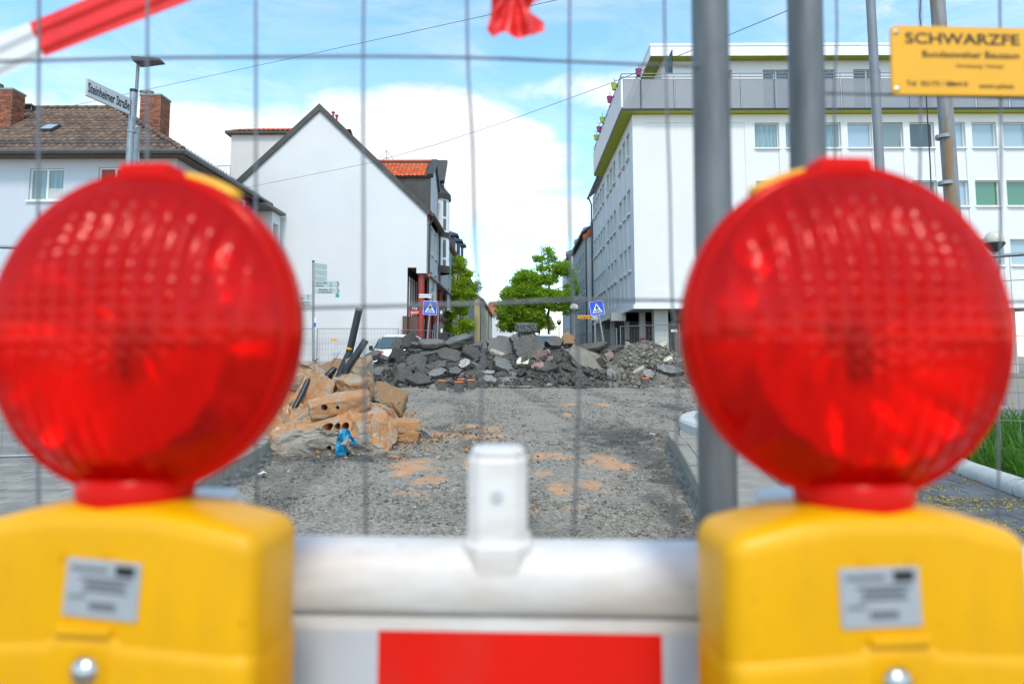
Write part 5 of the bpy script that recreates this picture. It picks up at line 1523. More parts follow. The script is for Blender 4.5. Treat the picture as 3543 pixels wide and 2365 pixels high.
# marker blocks with orange tops
for (x, y, lab) in ((649, 1380, 'leftmost grey marker block with an orange top at the heap foot'), (820, 1395, 'front one of the two close-set orange-topped marker blocks'), (832, 1360, 'rear one of the two close-set orange-topped marker blocks'),
                    (938, 1372, 'orange-topped marker block right of the close-set pair'), (2662, 1350, 'lone orange-topped marker block at the right foot of the heap')):
    px, py = Z6(x, y + 42); g_ = None
    for i in range(200):
        Y = 20.5 + i * .02; p = A(px, py, Y)
        if p.z <= gz(Y): g_ = p; break
    g_ = g_ or A(px, py, 22.6)
    e = thing('marker_block', lab, 'marker', (g_.x, g_.y, gz(g_.y)), 'orange-topped marker blocks')
    zb = gz(g_.y) - .02; h = .29; wb, wt = .14, .105; rz_ = R(rng.uniform(-12, 12)); Q = Matrix.Rotation(rz_, 3, 'Z'); lean = rng.uniform(-.02, .03)
    k = MB(); k.add([Vector((g_.x, g_.y, 0)) + Q @ Vector((sx_ * w_ + (lean if z_ > zb else 0), sy_ * w_, z_)) for z_, w_ in ((zb, wb), (zb + h, wt)) for sx_, sy_ in ((-1, -1), (1, -1), (1, 1), (-1, 1))], [(0, 3, 2, 1), (4, 5, 6, 7), (0, 1, 5, 4), (1, 2, 6, 5), (2, 3, 7, 6), (3, 0, 4, 7)])
    beveled(k.build('body', MATS['marker_body'], e), .012, 2)
    k = MB(); k.add([Vector((g_.x, g_.y, 0)) + Q @ Vector((sx_ * (wt + .012) + lean, sy_ * (wt + .012), z_)) for z_ in (zb + h + .002, zb + h + .036) for sx_, sy_ in ((-1, -1), (1, -1), (1, 1), (-1, 1))], [(0, 3, 2, 1), (4, 5, 6, 7), (0, 1, 5, 4), (1, 2, 6, 5), (2, 3, 7, 6), (3, 0, 4, 7)])
    beveled(k.build('top', MATS['marker_orange'], e), .01, 2)

# ------------------------------------------------------------------ brown concrete rubble on the left
Z8 = lambda x, y: (750 + x / 2.4122, 1050 + y / 2.4122)
def q8(x, y, Y): return A(*Z8(x, y), Y)
CS, CF, CP = MATS['concrete_sandy'], MATS['concrete_face'], MATS['concrete_pale']
CG = 'pieces of the brown concrete rubble'
def blockat(name, x, y, Y, w, d, h, rot, mats, seed, lab, cat='concrete block', holes=(), **kw):
    c = q8(x, y, Y); me = block_mesh(name, seed, w, d, h, mats, **kw)
    o = bpy.data.objects.new(name, me); link(o)
    o.location = c; o.rotation_euler = tuple(R(a) for a in rot); tag(o, lab, cat, CG)
    bpy.context.view_layer.update()
    cut = MB()                                            # ducts running into the block from the front, cut out of it
    for (hx_, hy_, rad, dep) in holes:
        f = q8(hx_, hy_, c.y - d * .5 - .25); dirv = Vector((0.04, 1, -.02)).normalized()
        cut.tube([f, f + dirv * (.25 + dep + .2)], rad, 20)
    if holes:
        co = weld(cut.build('duct_cut', MATS['duct_inside'])); weld(o)
        for solver in ('EXACT', 'FAST'):
            md = o.modifiers.new('duct', 'BOOLEAN'); md.operation = 'DIFFERENCE'; md.object = co; md.solver = solver
            bpy.context.view_layer.update(); dg = bpy.context.evaluated_depsgraph_get()
            nm = bpy.data.meshes.new_from_object(o.evaluated_get(dg)); o.modifiers.clear()
            if len(nm.vertices) > len(o.data.vertices) * .8: o.data = nm; break
            print('duct cut failed', solver, len(nm.vertices), len(o.data.vertices))
        bpy.data.objects.remove(co, do_unlink=True)
    return o
def tap_base(x, y, z):
    k_ = 1 - .55 * max(0, -z - .05) - .75 * max(0, z - .02) * (1 + .5 * x)
    return x * k_ + .04 * z + .03 * z * z, y * (1 - .5 * max(0, z)), z * (1 - .5 * abs(x) ** 1.5) + (.10 if z > 0 else 0) * (x if x < .2 else .2)
blockat('concrete_block', 1005, 1085, 9.35, 1.50, 1.0, .60, (20, 3, 10), [CS, CF], 3, 'largest brown concrete block with broken duct holes, behind the blue bag', warp=.20, fine=.045, n=20, faceidx={(1, -.5)}, taper=tap_base,
        holes=((850, 1052, .050, .35), (925, 1048, .048, .35), (995, 1045, .050, .35), (862, 1232, .034, .3), (944, 1125, .03, .25)))
blockat('concrete_beam', 1025, 835, 9.35, .80, .34, .22, (14, -10, 16), [CS, CP], 8, 'long concrete beam with two duct holes lying on the largest block', warp=.08, fine=.016, n=10, faceidx={(0, -.5)},
        holes=((858, 872, .042, .3), (962, 875, .026, .3)))
blockat('concrete_slab', 690, 990, 9.5, .80, .42, .16, (10, -32, -6), [CS, CP], 12, 'sandy slab sloping down to the left kerb', warp=.1, fine=.016, n=9, faceidx={(1, -.5)})
blockat('concrete_block', 815, 760, 10.0, .46, .34, .62, (-10, 24, 14), [CS, CP], 15, 'upright sandy block leaning right, topped with pale mortar', warp=.14, fine=.02, n=11, faceidx={(2, .5)})
blockat('concrete_block', 1110, 700, 10.25, .50, .4, .34, (20, 6, -8), [CS, CP], 19, 'sandy block with white crust behind the long beam', warp=.16, fine=.022, n=10, faceidx={(2, .5)})
blockat('concrete_block', 1195, 620, 10.5, .34, .30, .58, (4, 6, 20), [CP, CF], 23, 'tall jagged pale lump right of the black pipes', warp=.3, fine=.035, n=11)
blockat('concrete_block', 1545, 1012, 9.95, .50, .36, .17, (2, 0, 14), [CS, CS], 27, 'upper of two flat brown blocks at the right end of the rubble', warp=.08, fine=.012, n=9)
blockat('concrete_block', 1550, 1105, 9.95, .46, .36, .17, (-3, -1, 10), [CS, CS], 31, 'lower of two flat brown blocks at the right end of the rubble', warp=.08, fine=.012, n=9)
blockat('concrete_block', 1390, 850, 10.8, .50, .5, .42, (18, 22, 0), [MATS['soil_brown'], CS], 35, 'heap of brown soil sliding down the right side of the rubble', 'soil', warp=.22, fine=.03, n=11)
blockat('concrete_block', 1330, 950, 10.1, .55, .4, .40, (0, 24, 10), [CS, CP], 39, 'sandy lump between the largest block and the flat blocks', warp=.2, fine=.025, n=9)
blockat('concrete_block', 560, 1010, 10.2, .9, .7, .75, (0, 0, 12), [CS, CF], 43, 'brown concrete mass half hidden behind the left red lamp', warp=.2, fine=.03, n=11)
blockat('concrete_block', 730, 640, 10.9, .7, .5, .6, (10, -10, 0), [CP, CF], 47, 'pale lumps at the rear left of the brown rubble', warp=.3, fine=.04, n=11)
blockat('concrete_block', 1010, 740, 10.9, .9, .5, .9, (0, 0, 0), [MATS['soil_brown'], CF], 51, 'brown soil core under the upper concrete pieces', 'soil', warp=.2, fine=.03, n=9)
blockat('drain_tile', 1725, 1060, 10.3, .26, .14, .05, (20, 38, 20), [MATS['grey_stone'], MATS['grey_stone']], 55, 'curved grey shard leaning at the right tip of the brown rubble', 'shard', warp=.06, fine=.008, n=6)
lumps = [rock_mesh('concrete_lump', 700 + i, .2, .17, .13, m_, 13, 1, .08) for i, m_ in enumerate((CP, CS, CF, CP, MATS['soil_brown'], MATS['grey_stone']))]
spots = [(1545, 905, .8, 10.8), (1610, 925, .9, 10.7), (1640, 905, .7, 10.9), (1570, 870, .6, 11), (1500, 880, .6, 10.9), (1690, 965, .55, 10.7), (1450, 780, .8, 10.9), (1420, 900, .9, 10.3), (1380, 930, .7, 10.2),
         (760, 530, .8, 11.2), (800, 505, .7, 11.3), (850, 540, .9, 11.2), (720, 590, .9, 11.1), (890, 560, .7, 11.2), (700, 520, .7, 11.4), (640, 1100, .8, 9.3), (600, 1150, .6, 9.1), (1180, 560, .8, 10.6), (1240, 500, .7, 10.5), (1150, 520, .7, 10.7),
         (1090, 600, .9, 10.6), (1000, 700, .7, 10.3), (900, 950, .7, 9.4), (1330, 800, .7, 10.4), (1480, 960, .8, 10.2), (1200, 890, .6, 9.5), (1280, 700, .8, 10.6), (820, 470, .6, 11.5), (1300, 860, .9, 10.2)]
for i, (x, y, s, Y) in enumerate(spots):
    o = bpy.data.objects.new('concrete_lump', lumps[i % 6]); link(o); o.location = q8(x, y, Y); o.scale = (s, s * rng.uniform(.8, 1.2), s * rng.uniform(.8, 1.3)); o.rotation_euler = (rng.uniform(-.5, .5), rng.uniform(-.5, .5), rng.uniform(0, 6))
    tag(o, 'small sandy lump lying loose among the brown concrete rubble', 'concrete lump', 'loose lumps in the brown concrete rubble')
pts, szs, tn = [], [], []
for _ in range(900):
    a = rng.gauss(-1.15, .75); Y = rng.gauss(10.0, .9)
    if Y < 8.4: continue
    s = min(.07, rng.lognormvariate(-4.0, .5)); z = gz(Y) + max(0, .38 - abs(a + 1.6) * .35 - abs(Y - 10.2) * .3) * (1 if a < -1.0 else .2)
    pts.append((a - .5, Y, z + rng.uniform(-.005, .02))); szs.append(s); tn.append(rng.random())
t_ = NT('rubble_sand'); tn_ = t_.attr('tone'); t_.col(t_.ramp(tn_, [(0, (.10, .075, .05)), (.5, (.36, .20, .10)), (.85, (.40, .26, .15)), (1, (.42, .36, .28))])); t_.set(rough=.95); MATS['rubble_sand'] = t_.m
tag(stones('concrete_grit', np.array(pts), np.array(szs), .7, t_.m, np.array(tn)), 'sandy grit and crumbs spread around the brown concrete rubble', 'rubble', kind='stuff')

# black pipes sticking out of the rubble
def pipe(name, pts, Ys, r_, lab, parent_cat='pipe', bands=()):
    P = [q8(x, y, Y) for (x, y), Y in zip(pts, Ys)]
    e = thing(name, lab, parent_cat, P[-1], 'black drain pipes in the rubble')
    n = 18; k = MB()
    def ring(p, t, rr, jag=0):
        t = t.normalized(); a = t.cross(Vector((0, 1, 0))).normalized(); b = t.cross(a); out = []
        for i in range(n):
            an = 6.283 * i / n; out.append(p + (a * math.cos(an) + b * math.sin(an)) * rr + t * (jag * mnoise.noise(Vector((i * .9, p.x * 7, 2)))))
        return out
    rings = []
    for i, p in enumerate(P):
        t = (P[min(i + 1, len(P) - 1)] - P[max(i - 1, 0)])
        rings.append(ring(p, t, r_[i] if isinstance(r_, (list, tuple)) else r_, .16 if i == len(P) - 1 else 0))
    inner = [[c + (v - c) * .86 for v in rg] for rg, c in zip(rings, P)]
    vs_ = [v for rg in rings for v in rg] + [v for rg in inner for v in rg]; m = len(P) * n; fs2 = []
    for i in range(len(P) - 1):
        for q in range(n):
            q2 = (q + 1) % n; fs2.append((i * n + q, i * n + q2, (i + 1) * n + q2, (i + 1) * n + q)); fs2.append((m + i * n + q, m + (i + 1) * n + q, m + (i + 1) * n + q2, m + i * n + q2))
    for q in range(n):
        q2 = (q + 1) % n; fs2.append((q, m + q, m + q2, q2)); L__ = (len(P) - 1) * n; fs2.append((L__ + q, L__ + q2, m + L__ + q2, m + L__ + q))
    k.add(vs_, fs2); k.build('tube', MATS['pipe_black'], e, auto=50)
    t = (P[1] - P[0]).normalized(); k = MB(); k.tube([P[0] - t * .003, P[0] + t * .035], (r_[0] if isinstance(r_, (list, tuple)) else r_) * 1.06, 18); k.build('rim', MATS['pole_paint'], e, auto=50) if bands else None
    for f, m_ in bands:
        c = P[0].lerp(P[-1], f); k = MB(); k.tube([c - t * .015, c + t * .015], (r_[0] if isinstance(r_, (list, tuple)) else r_) * 1.03, 18); k.build('band', MATS[m_], e, auto=50)
    return e
pipe('drain_pipe', [(1190, 40), (1150, 215), (1112, 385), (1100, 430)], [10.6, 10.6, 10.6, 10.6], .056, 'tallest black pipe standing up out of the brown rubble', bands=((.86, 'sign_orange'),))
pipe('drain_pipe', [(1242, 305), (1170, 420), (1090, 530), (1060, 640)], [10.4, 10.35, 10.3, 10.3], .054, 'black pipe leaning right beside the tallest pipe, torn open below')
pipe('drain_pipe', [(1105, 410), (1040, 560), (985, 690), (940, 800)], [10.6, 10.35, 10.1, 9.9], [.052, .058, .045, .03], 'split black pipe running down into the rubble under the tallest pipe')
pipe('drain_pipe', [(985, 545), (930, 600), (900, 640)], [10.7, 10.6, 10.6], .052, 'short black half pipe left of the pipe cluster')
pipe('drain_pipe', [(770, 620), (715, 745), (650, 870)], [9.9, 9.75, 9.6], [.040, .042, .036], 'flattened black pipe strip lying on the left of the rubble')
k = MB(); k.tube([q8(1028, 400, 10.8), q8(985, 470, 10.7), q8(945, 525, 10.7)], .004, 5); tag(k.build('steel_rod', MATS['dark_metal']), 'thin dark rod poking up left of the leaning pipes', 'rod')
k = MB(); k.tube([q8(960, 590, 10.1), q8(1010, 615, 10.0), q8(1060, 590, 10.05), q8(1090, 560, 10.2)], .006, 5); k.tube([q8(1020, 640, 10.0), q8(1045, 665, 9.95), q8(1060, 690, 9.9)], .006, 5); tag(k.build('loose_wire', MATS['dark_metal']), 'bent black wire looped around the leaning pipes', 'wire')
# blue plastic bag draped on the largest block, stone on it
def bag():
    outline = [(1035, 1062), (1060, 1046), (1098, 1040), (1128, 1070), (1140, 1105), (1172, 1150), (1176, 1172), (1142, 1184), (1120, 1160), (1100, 1185), (1084, 1230), (1080, 1268), (1040, 1262), (1000, 1270), (1008, 1232), (1030, 1205), (1015, 1188), (996, 1182), (1006, 1130), (1022, 1095)]
    bm = bmesh.new(); f = bm.faces.new([bm.verts.new(q8(x, y, 8.66)) for x, y in outline]); bmesh.ops.triangulate(bm, faces=[f])
    for _ in range(3): bmesh.ops.subdivide_edges(bm, edges=[e for e in bm.edges if e.calc_length() > .03], cuts=1); bmesh.ops.triangulate(bm, faces=bm.faces[:])
    for v in bm.verts:
        k_ = mnoise.noise(Vector((v.co.x * 14, 1, v.co.z * 9))); k2 = mnoise.noise(Vector((v.co.x * 40, 2, v.co.z * 34)))
        v.co.y += k_ * .06 + k2 * .02 - .02; v.co.x += k2 * .008
    me = bpy.data.meshes.new('plastic_bag'); bm.to_mesh(me); bm.free(); me.materials.append(MATS['bag_blue']); o = bpy.data.objects.new('plastic_bag', me); link(o)
    m_ = o.modifiers.new('thick', 'SOLIDIFY'); m_.thickness = .003
    tag(o, 'crumpled blue plastic bag caught on the front of the largest concrete block', 'plastic bag')
bag()
o = bpy.data.objects.new('stone', rock_mesh('stone', 901, .17, .12, .14, CF, 12, 1, .08)); link(o); o.location = q8(1082, 1160, 8.56); tag(o, 'grey stone resting on the blue plastic bag', 'stone')
# ------------------------------------------------------------------ street furniture
def post(name, parent, a, b, r_, mat='galv', n=14):
    k = MB(); k.tube([a, b], r_, n); return k.build(name, MATS[mat], parent, auto=50)
# street name sign on the left
SA = A(300, 271, 7.6); d_ = ray(449, 341); SB = EYEV + d_ * ((SA.z - EYE) / d_.z)
S0 = A(292, 331, 7.6); sh = SA.z - S0.z
xd = (SB - SA).normalized()
pb = A(452, 380, SB.y); px_, py_ = SB.x + xd.x * .055, SB.y + xd.y * .055
ss = thing('street_sign', 'white street name plate reading Steinheimer Straße on a galvanised post', 'street sign', (px_, py_, PZ))
post('post', ss, (px_ - .05, py_, PZ - .02), (px_, py_, SA.z + .10), .042)
k = MB(); k.tube([(px_, py_, SA.z + .102), (px_, py_, SA.z + .135)], .045, 14); k.build('post_cap', MATS['black_plastic'], ss, auto=50)
nrm = xd.cross(Vector((0, 0, 1))).normalized()
k = MB(); k.obox((SA + SB) / 2 - Vector((0, 0, sh / 2)), ((SB - SA).length, .028, sh), Matrix((xd, -nrm, Vector((0, 0, 1)))).transposed()); pl = beveled(k.build('plate', MATS['sign_grey'], ss), .004)
mid = (SA + SB) / 2 - Vector((0, 0, sh * .52)) + nrm * .0165
txt = text('lettering', 'Steinheimer Straße', mid, xd, (0, 0, 1), sh * .56, MATS['black_letter'], ss, 'CENTER', sx=.50, bold=.003)
k = MB()
for zz in (SA.z - .42, SA.z - 1.1): k.tube([(px_, py_, zz), (px_, py_, zz + .03)], .05, 14)
k.build('clamp', MATS['galv'], ss)
p2 = A(470, 500, py_ + .35); pp = thing('steel_post', 'plain galvanised post close behind the street name sign post', 'post', (p2.x, p2.y, PZ))
post('tube', pp, (p2.x - .06, p2.y, PZ), (p2.x, p2.y, A(470, 437, p2.y).z), .045)
k = MB(); q = [A(468, 440, p2.y - .1), A(476, 436, p2.y), A(480, 460, p2.y + .05), A(479, 560, p2.y + .05)]; k.tube(q, .009, 6); k.build('strap', MATS['white_paint'], pp)
# street lamp behind it
lt = A(478, 222, 15.5); sl_ = thing('street_lamp', 'slim grey street lamp with flat head above the left house', 'street lamp', (lt.x, 15.5, .2))
post('pole', sl_, (lt.x - .12, 15.5, .1), (lt.x, 15.5, lt.z), .038, 'pole_paint')
h0, h1 = A(466, 205, 15.5), A(565, 214, 15.5)
k = MB(); k.add([(h0.x, 15.30, h0.z), (h0.x + .06, 15.32, h0.z - .13), (h0.x + .22, 15.32, h0.z - .12), (h1.x, 15.38, h1.z - .02), (h1.x - .05, 15.38, h1.z + .05), (h0.x, 15.70, h0.z), (h0.x + .06, 15.68, h0.z - .13), (h0.x + .22, 15.68, h0.z - .12), (h1.x, 15.62, h1.z - .02), (h1.x - .05, 15.62, h1.z + .05)],
    [(0, 1, 2, 3, 4), (9, 8, 7, 6, 5), (0, 5, 6, 1), (1, 6, 7, 2), (2, 7, 8, 3), (3, 8, 9, 4), (4, 9, 5, 0)]); beveled(k.build('lamp_head', MATS['sign_back'], sl_), .015)
# two tall poles on the right
a, b = A(2998, -260, 8.6), A(3020, 540, 8.6); lp = thing('lamp_pole', 'slim dark grey pole between the steel fence posts and the rusty mast', 'pole', (b.x + .06, 8.6, PZ))
post('tube', lp, (b.x + .10, 8.6, PZ), (a.x, 8.6, a.z), .058, 'pole_paint')
def rust():
    t = NT('rusty_steel'); v = t.scalev(t.pos(), (5, 5, .7)); f = t.noise(1.4, 6, .65, v)
    col = t.ramp(f, [(.48, (.27, .275, .28)), (.58, (.24, .20, .16)), (.70, (.32, .16, .06))]); t.col(col); t.set(rough=.7, metal=.25); t.bump(t.noise(40, 4, .6), .3, .01); MATS['rusty_steel'] = t.m
rust()
a, b = A(3222, -300, 9.6), A(3280, 760, 9.6); rm = thing('rusty_mast', 'rust-streaked steel mast behind the yellow fence sign', 'mast', (b.x + .1, 9.6, PZ))
post('tube', rm, (b.x + .12, 9.6, PZ), (a.x, 9.6, a.z), .098, 'rusty_steel', 18)
for py in (480, 640):
    c = A(3245 + (py - 480) * .05, py, 9.6); c.x = lerp(a.x, b.x, (py + 300) / 1060); k = MB(); k.tube([c, c + Vector((0, 0, .05))], .106, 16); k.build('clamp', MATS['galv'], rm)
k = MB(); k.tube([A(3185, 0, 9.3), A(3182, 55, 9.3), A(3192, 130, 9.3), A(3205, 340, 9.3), A(3218, 560, 9.3), A(3222, 660, 9.3)], .009, 5); k.build('cable', MATS['black_plastic'], rm)
# overhead wires
k = MB(); P = [A(150, 388, 27), A(1100, 182, 18), A(1938, -2, 13), A(2300, -80, 11)]; k.tube(P, .0065, 5); tag(k.build('overhead_wire', MATS['dark_metal']), 'upper thin overhead wire running from the left roof to the top edge', 'wire')
P = [A(768, 666, 28), A(1299, 560, 23), A(1486, 506, 21.5), A(1492, 506, 21.4), A(1750, 421, 18.5), A(2100, 293, 15), A(2391, 176, 12.5), A(2721, 39, 10.5), A(3100, -130, 9.6)]
k = MB(); k.tube(P, .0065, 5); tag(k.build('overhead_wire', MATS['dark_metal']), 'lower thin overhead wire crossing the white gable up to the right mast', 'wire')

# cycle signpost
Z5 = lambda x, y: (1000 + x / 2.8514, 850 + y / 2.8514)
def q5(x, y, Y): return A(*Z5(x, y), Y)
SY = 27.6
t0, t1 = q5(240, 160, SY), q5(245, 1150, SY)
cs = thing('cycle_signpost', 'galvanised signpost with pale green-lettered cycle route arrows before white wall', 'signpost', (t1.x, SY, gz(SY)))
post('post', cs, (t1.x, SY, gz(SY)), (t0.x, SY, t0.z), .048, 'galv')
k = MB(); k.tube([(t0.x, SY, t0.z), (t0.x, SY, t0.z + .06)], .05, 10); k.build('post_cap', MATS['black_plastic'], cs)
def arrow(x0, y0, x1, y1, tip, lines, Yb, dy=0):
    a, b = q5(x0, y0, SY - .06), q5(x1, y1, SY - .06)
    fn = lambda u, z, d: (u, SY - .06 + d + dy * (u - a.x), z)
    k = MB(); fbox(k, fn, a.x, b.x, b.z, a.z, 0, .02); pl = k.build('arrow_plate', MATS['sign_pale'], cs)
    h = a.z - b.z
    if tip:
        k = MB(); w = h * .26; xe = b.x - .01; xs_ = xe - h * .42; zm = (a.z + b.z) / 2; y_ = SY - .066 + dy * (xe - a.x)
        k.add([(xs_, y_, a.z), (xs_ + w * .5, y_, a.z), (xe, y_, zm), (xs_ + w * .5, y_, b.z), (xs_, y_, b.z), (xe - w * .5, y_, zm)], [(0, 1, 2, 5), (5, 2, 3, 4)]); k.build('chevron', MATS['green_letter'], pl)
    xdir = Vector((1, dy, 0))
    for i, (s, xo, m_) in enumerate(lines):
        zz = a.z - h * (.29 if i % 2 == 0 else .73); xx = a.x + xo
        text('lettering', s, (xx, SY - .068 + dy * (xx - a.x), zz), xdir, (0, 0, 1), h * .30, MATS[m_], pl, 'LEFT', sx=.85, bold=.0015)
arrow(255, 350, 495, 410, True, [('Kahl am Main', .03, 'green_letter'), ('Steinheim', .03, 'green_letter'), ('11', .60, 'green_letter'), ('4,3', .60, 'green_letter')], 0)
arrow(255, 417, 495, 472, True, [('Marktplatz', .17, 'green_letter'), ('Touristen-Info', .11, 'green_letter'), ('0,2', .60, 'green_letter'), ('0,2', .60, 'green_letter')], 0)
arrow(100, 478, 228, 535, False, [('', .03, 'green_letter'), ('tadt', .05, 'green_letter'), ('18', .31, 'green_letter'), ('14', .31, 'green_letter')], 0)
arrow(100, 542, 228, 597, False, [('ippsruhe', .08, 'green_letter'), ('West', .11, 'red_letter'), ('1,4', .33, 'green_letter'), ('0,6', .33, 'green_letter')], 0)
for i, (y0, y1) in enumerate(((168, 222), (230, 285), (292, 345))):
    arrow(238, y0, 336, y1, True, [], 0, dy=1.3)
k = MB(); a, b = q5(458, 474, SY - .07), q5(494, 508, SY - .07); k.box(a.x, b.x, SY - .06, SY - .05, b.z, a.z); k.build('route_tag', MATS['sign_teal'], cs)
k = MB(); a, b = q5(249, 705, SY - .07), q5(263, 800, SY - .07); k.box(a.x, b.x, SY - .06, SY - .05, lerp(b.z, a.z, .45), a.z); k.build('small_plate', MATS['sign_white'], cs)
k = MB(); k.box(a.x, b.x, SY - .06, SY - .05, b.z, lerp(b.z, a.z, .44)); k.build('small_plate', MATS['sign_blue'], cs)

# pedestrian crossing signs
def crossing_sign(parent, c, s, rot, flip=1):
    Q = Matrix.Rotation(rot, 3, 'Y')
    def P(u, v, y): return Vector(c) + Q @ Vector((u * s, 0, v * s)) + Vector((0, y, 0))
    def poly(name, pts, y, mat, par): k = MB(); k.add([P(u * flip, v, y) for u, v in pts], [tuple(range(len(pts)))]); return k.build(name, MATS[mat], par)
    def rr(h, r_):
        out = []
        for cx_, cz_, a0 in ((h - r_, h - r_, 0), (-h + r_, h - r_, 90), (-h + r_, -h + r_, 180), (h - r_, -h + r_, 270)):
            for i in range(5): a_ = R(a0 + i * 22.5); out.append((cx_ + r_ * math.cos(a_), cz_ + r_ * math.sin(a_)))
        return out
    k = MB(); k.prism(rr(.5, .06), lambda u, v, w: P(u, v, w), 0, .02); pl = k.build('plate', MATS['sign_white'], parent)
    poly('blue_field', rr(.47, .05), -.004, 'sign_blue', pl); poly('triangle', [(-.37, -.34), (.37, -.34), (0, .36)], -.008, 'white_letter', pl)
    for u in (-.24, -.12, 0, .12, .24):
        poly('stripe', [(u - .035 - u * .05, -.31), (u + .035 - u * .05, -.31), (u * .72 + .025, -.16), (u * .72 - .025, -.16)], -.012, 'black_letter', pl)
    man = [[(-.02, .22), (.03, .22), (.04, .17), (.02, .13), (-.03, .13), (-.04, .18)], [(-.05, .12), (.04, .12), (.07, -.02), (-.06, -.02)], [(-.06, -.02), (.0, -.02), (-.10, -.26), (-.15, -.26)], [(0, -.02), (.07, -.02), (.14, -.25), (.09, -.26)], [(.04, .11), (.07, .10), (.13, 0), (.10, -.02)], [(-.05, .11), (-.08, .09), (-.13, -.01), (-.10, -.03)]]
    for m_ in man: poly('figure', m_, -.016, 'black_letter', pl)
    return pl
c = q5(1392, 612, 29.0); sc = 138 / 2.8514 * 29 / FPX
lsn = thing('crossing_sign', 'blue pedestrian crossing sign on a tilted post below the Römerstraße plate', 'road sign', (q5(1362, 950, 29).x, 29.05, .3))
crossing_sign(lsn, c, sc, R(3)); a, b = q5(1352, 1060, 29.06), q5(1410, 440, 29.06); post('post', lsn, a, b, .04)
k = MB(); k.tube([b, b + Vector((0.004, 0, .06))], .042, 10); k.build('post_cap', MATS['black_plastic'], lsn)
k = MB(); a, b = q5(1282, 474, 29), q5(1405, 512, 29); k.box(a.x, b.x, 28.99, 29.01, b.z, a.z - .01); npl = k.build('name_plate', MATS['sign_white'], lsn)
text('lettering', 'Römerstraße', ((a.x + b.x) / 2, 28.985, (a.z + b.z) / 2), (1, 0, .03), (0, 0, 1), .085, MATS['black_letter'], npl, 'CENTER', sx=.85)
k = MB(); a, b = q5(1396, 446, 29.1), q5(1432, 485, 29.1); k.add([(a.x, 29.05, a.z), (b.x, 29.6, a.z), (b.x, 29.6, b.z), (a.x, 29.05, b.z)], [(0, 1, 2, 3)]); k.build('name_plate', MATS['sign_pale'], lsn)
bs = thing('sign_backs', 'grey backs of a round and a triangular road sign beside the red pillars', 'road sign', (q5(1465, 930, 30).x, 30, .35))
post('post', bs, q5(1458, 1050, 30), q5(1474, 588, 30), .036)
c = q5(1474, 805, 30.06); rd = 54 / 2.8514 * 30 / FPX; k = MB(); k.prism([(rd * math.cos(R(a_)), rd * math.sin(R(a_))) for a_ in range(0, 360, 15)], lambda u, v, w: (c.x + u, c.y + w, c.z + v), 0, .02); rs_ = k.build('round_plate', MATS['sign_back'], bs)
k = MB(); k.box(c.x + .10, c.x + .18, c.y - .012, c.y - .004, c.z - .22, c.z - .06); k.build('sticker', MATS['sign_white'], rs_)
k = MB(); tr = [q5(1475, 620, 30.06), q5(1548, 622, 30.06), q5(1492, 725, 30.06)]; k.add([(p.x, p.y + dy, p.z) for dy in (0, .02) for p in tr], [(0, 1, 2), (5, 4, 3), (0, 1, 4, 3), (1, 2, 5, 4), (2, 0, 3, 5)]); ts_ = k.build('triangle_plate', MATS['sign_back'], bs)
k = MB(); p = q5(1500, 655, 30); k.box(p.x - .04, p.x + .04, 30.045, 30.054, p.z - .07, p.z + .07); k.build('sticker', MATS['sign_white'], ts_)
Z7 = lambda x, y: (1800 + x / 2.8514, 850 + y / 2.8514)
def q7(x, y, Y): return A(*Z7(x, y), Y)
rsn = thing('crossing_sign', 'leaning blue pedestrian crossing sign right of the globe lamp', 'road sign', (q7(812, 930, 28.6).x, 28.6, .35))
crossing_sign(rsn, q7(756, 614, 28.5), 138 / 2.8514 * 28.5 / FPX, R(-9)); post('post', rsn, q7(838, 1060, 28.56), q7(770, 640, 28.56), .04)
psn = thing('parking_sign', 'post with white parking note and yellow arrow board behind the leaning crossing sign', 'road sign', (q7(738, 930, 29.6).x, 29.6, .35))
post('post', psn, q7(740, 1040, 29.6), q7(734, 585, 29.6), .04)
k = MB(); a, b = q7(678, 575, 29.5), q7(795, 692, 29.5); k.box(a.x, b.x, 29.52, 29.54, b.z, a.z); k.build('blue_plate', MATS['sign_blue'], psn)
k = MB(); a, b = q7(697, 694, 29.5), q7(770, 733, 29.5); k.box(a.x, b.x, 29.50, 29.52, b.z, a.z); w = k.build('white_plate', MATS['sign_white'], psn)
text('lettering', 'nur mit', ((a.x + b.x) / 2, 29.49, lerp(b.z, a.z, .72)), (1, 0, 0), (0, 0, 1), .10, MATS['black_letter'], w, 'CENTER', sx=.8)
text('lettering', 'Parkschein', ((a.x + b.x) / 2, 29.49, lerp(b.z, a.z, .27)), (1, 0, 0), (0, 0, 1), .10, MATS['black_letter'], w, 'CENTER', sx=.75)
k = MB(); a, b = q7(562, 685, 29.4), q7(712, 718, 29.4); zm = (a.z + b.z) / 2; k.prism([(a.x, b.z), (b.x - .06, b.z), (b.x, zm), (b.x - .06, a.z), (a.x, a.z)], lambda u, v, w: (u, w, v), 29.38, 29.40); w = k.build('arrow_board', MATS['sign_orange'], psn)
text('lettering', 'Schlossgarten', (b.x - .12, 29.37, zm), (1, 0, 0), (0, 0, 1), .085, MATS['black_letter'], w, 'RIGHT', sx=.8)
k = MB(); k.add([(b.x - .09, 29.37, zm + .06), (b.x - .02, 29.37, zm), (b.x - .09, 29.37, zm - .06)], [(0, 1, 2)]); k.build('arrow_head', MATS['black_letter'], w)

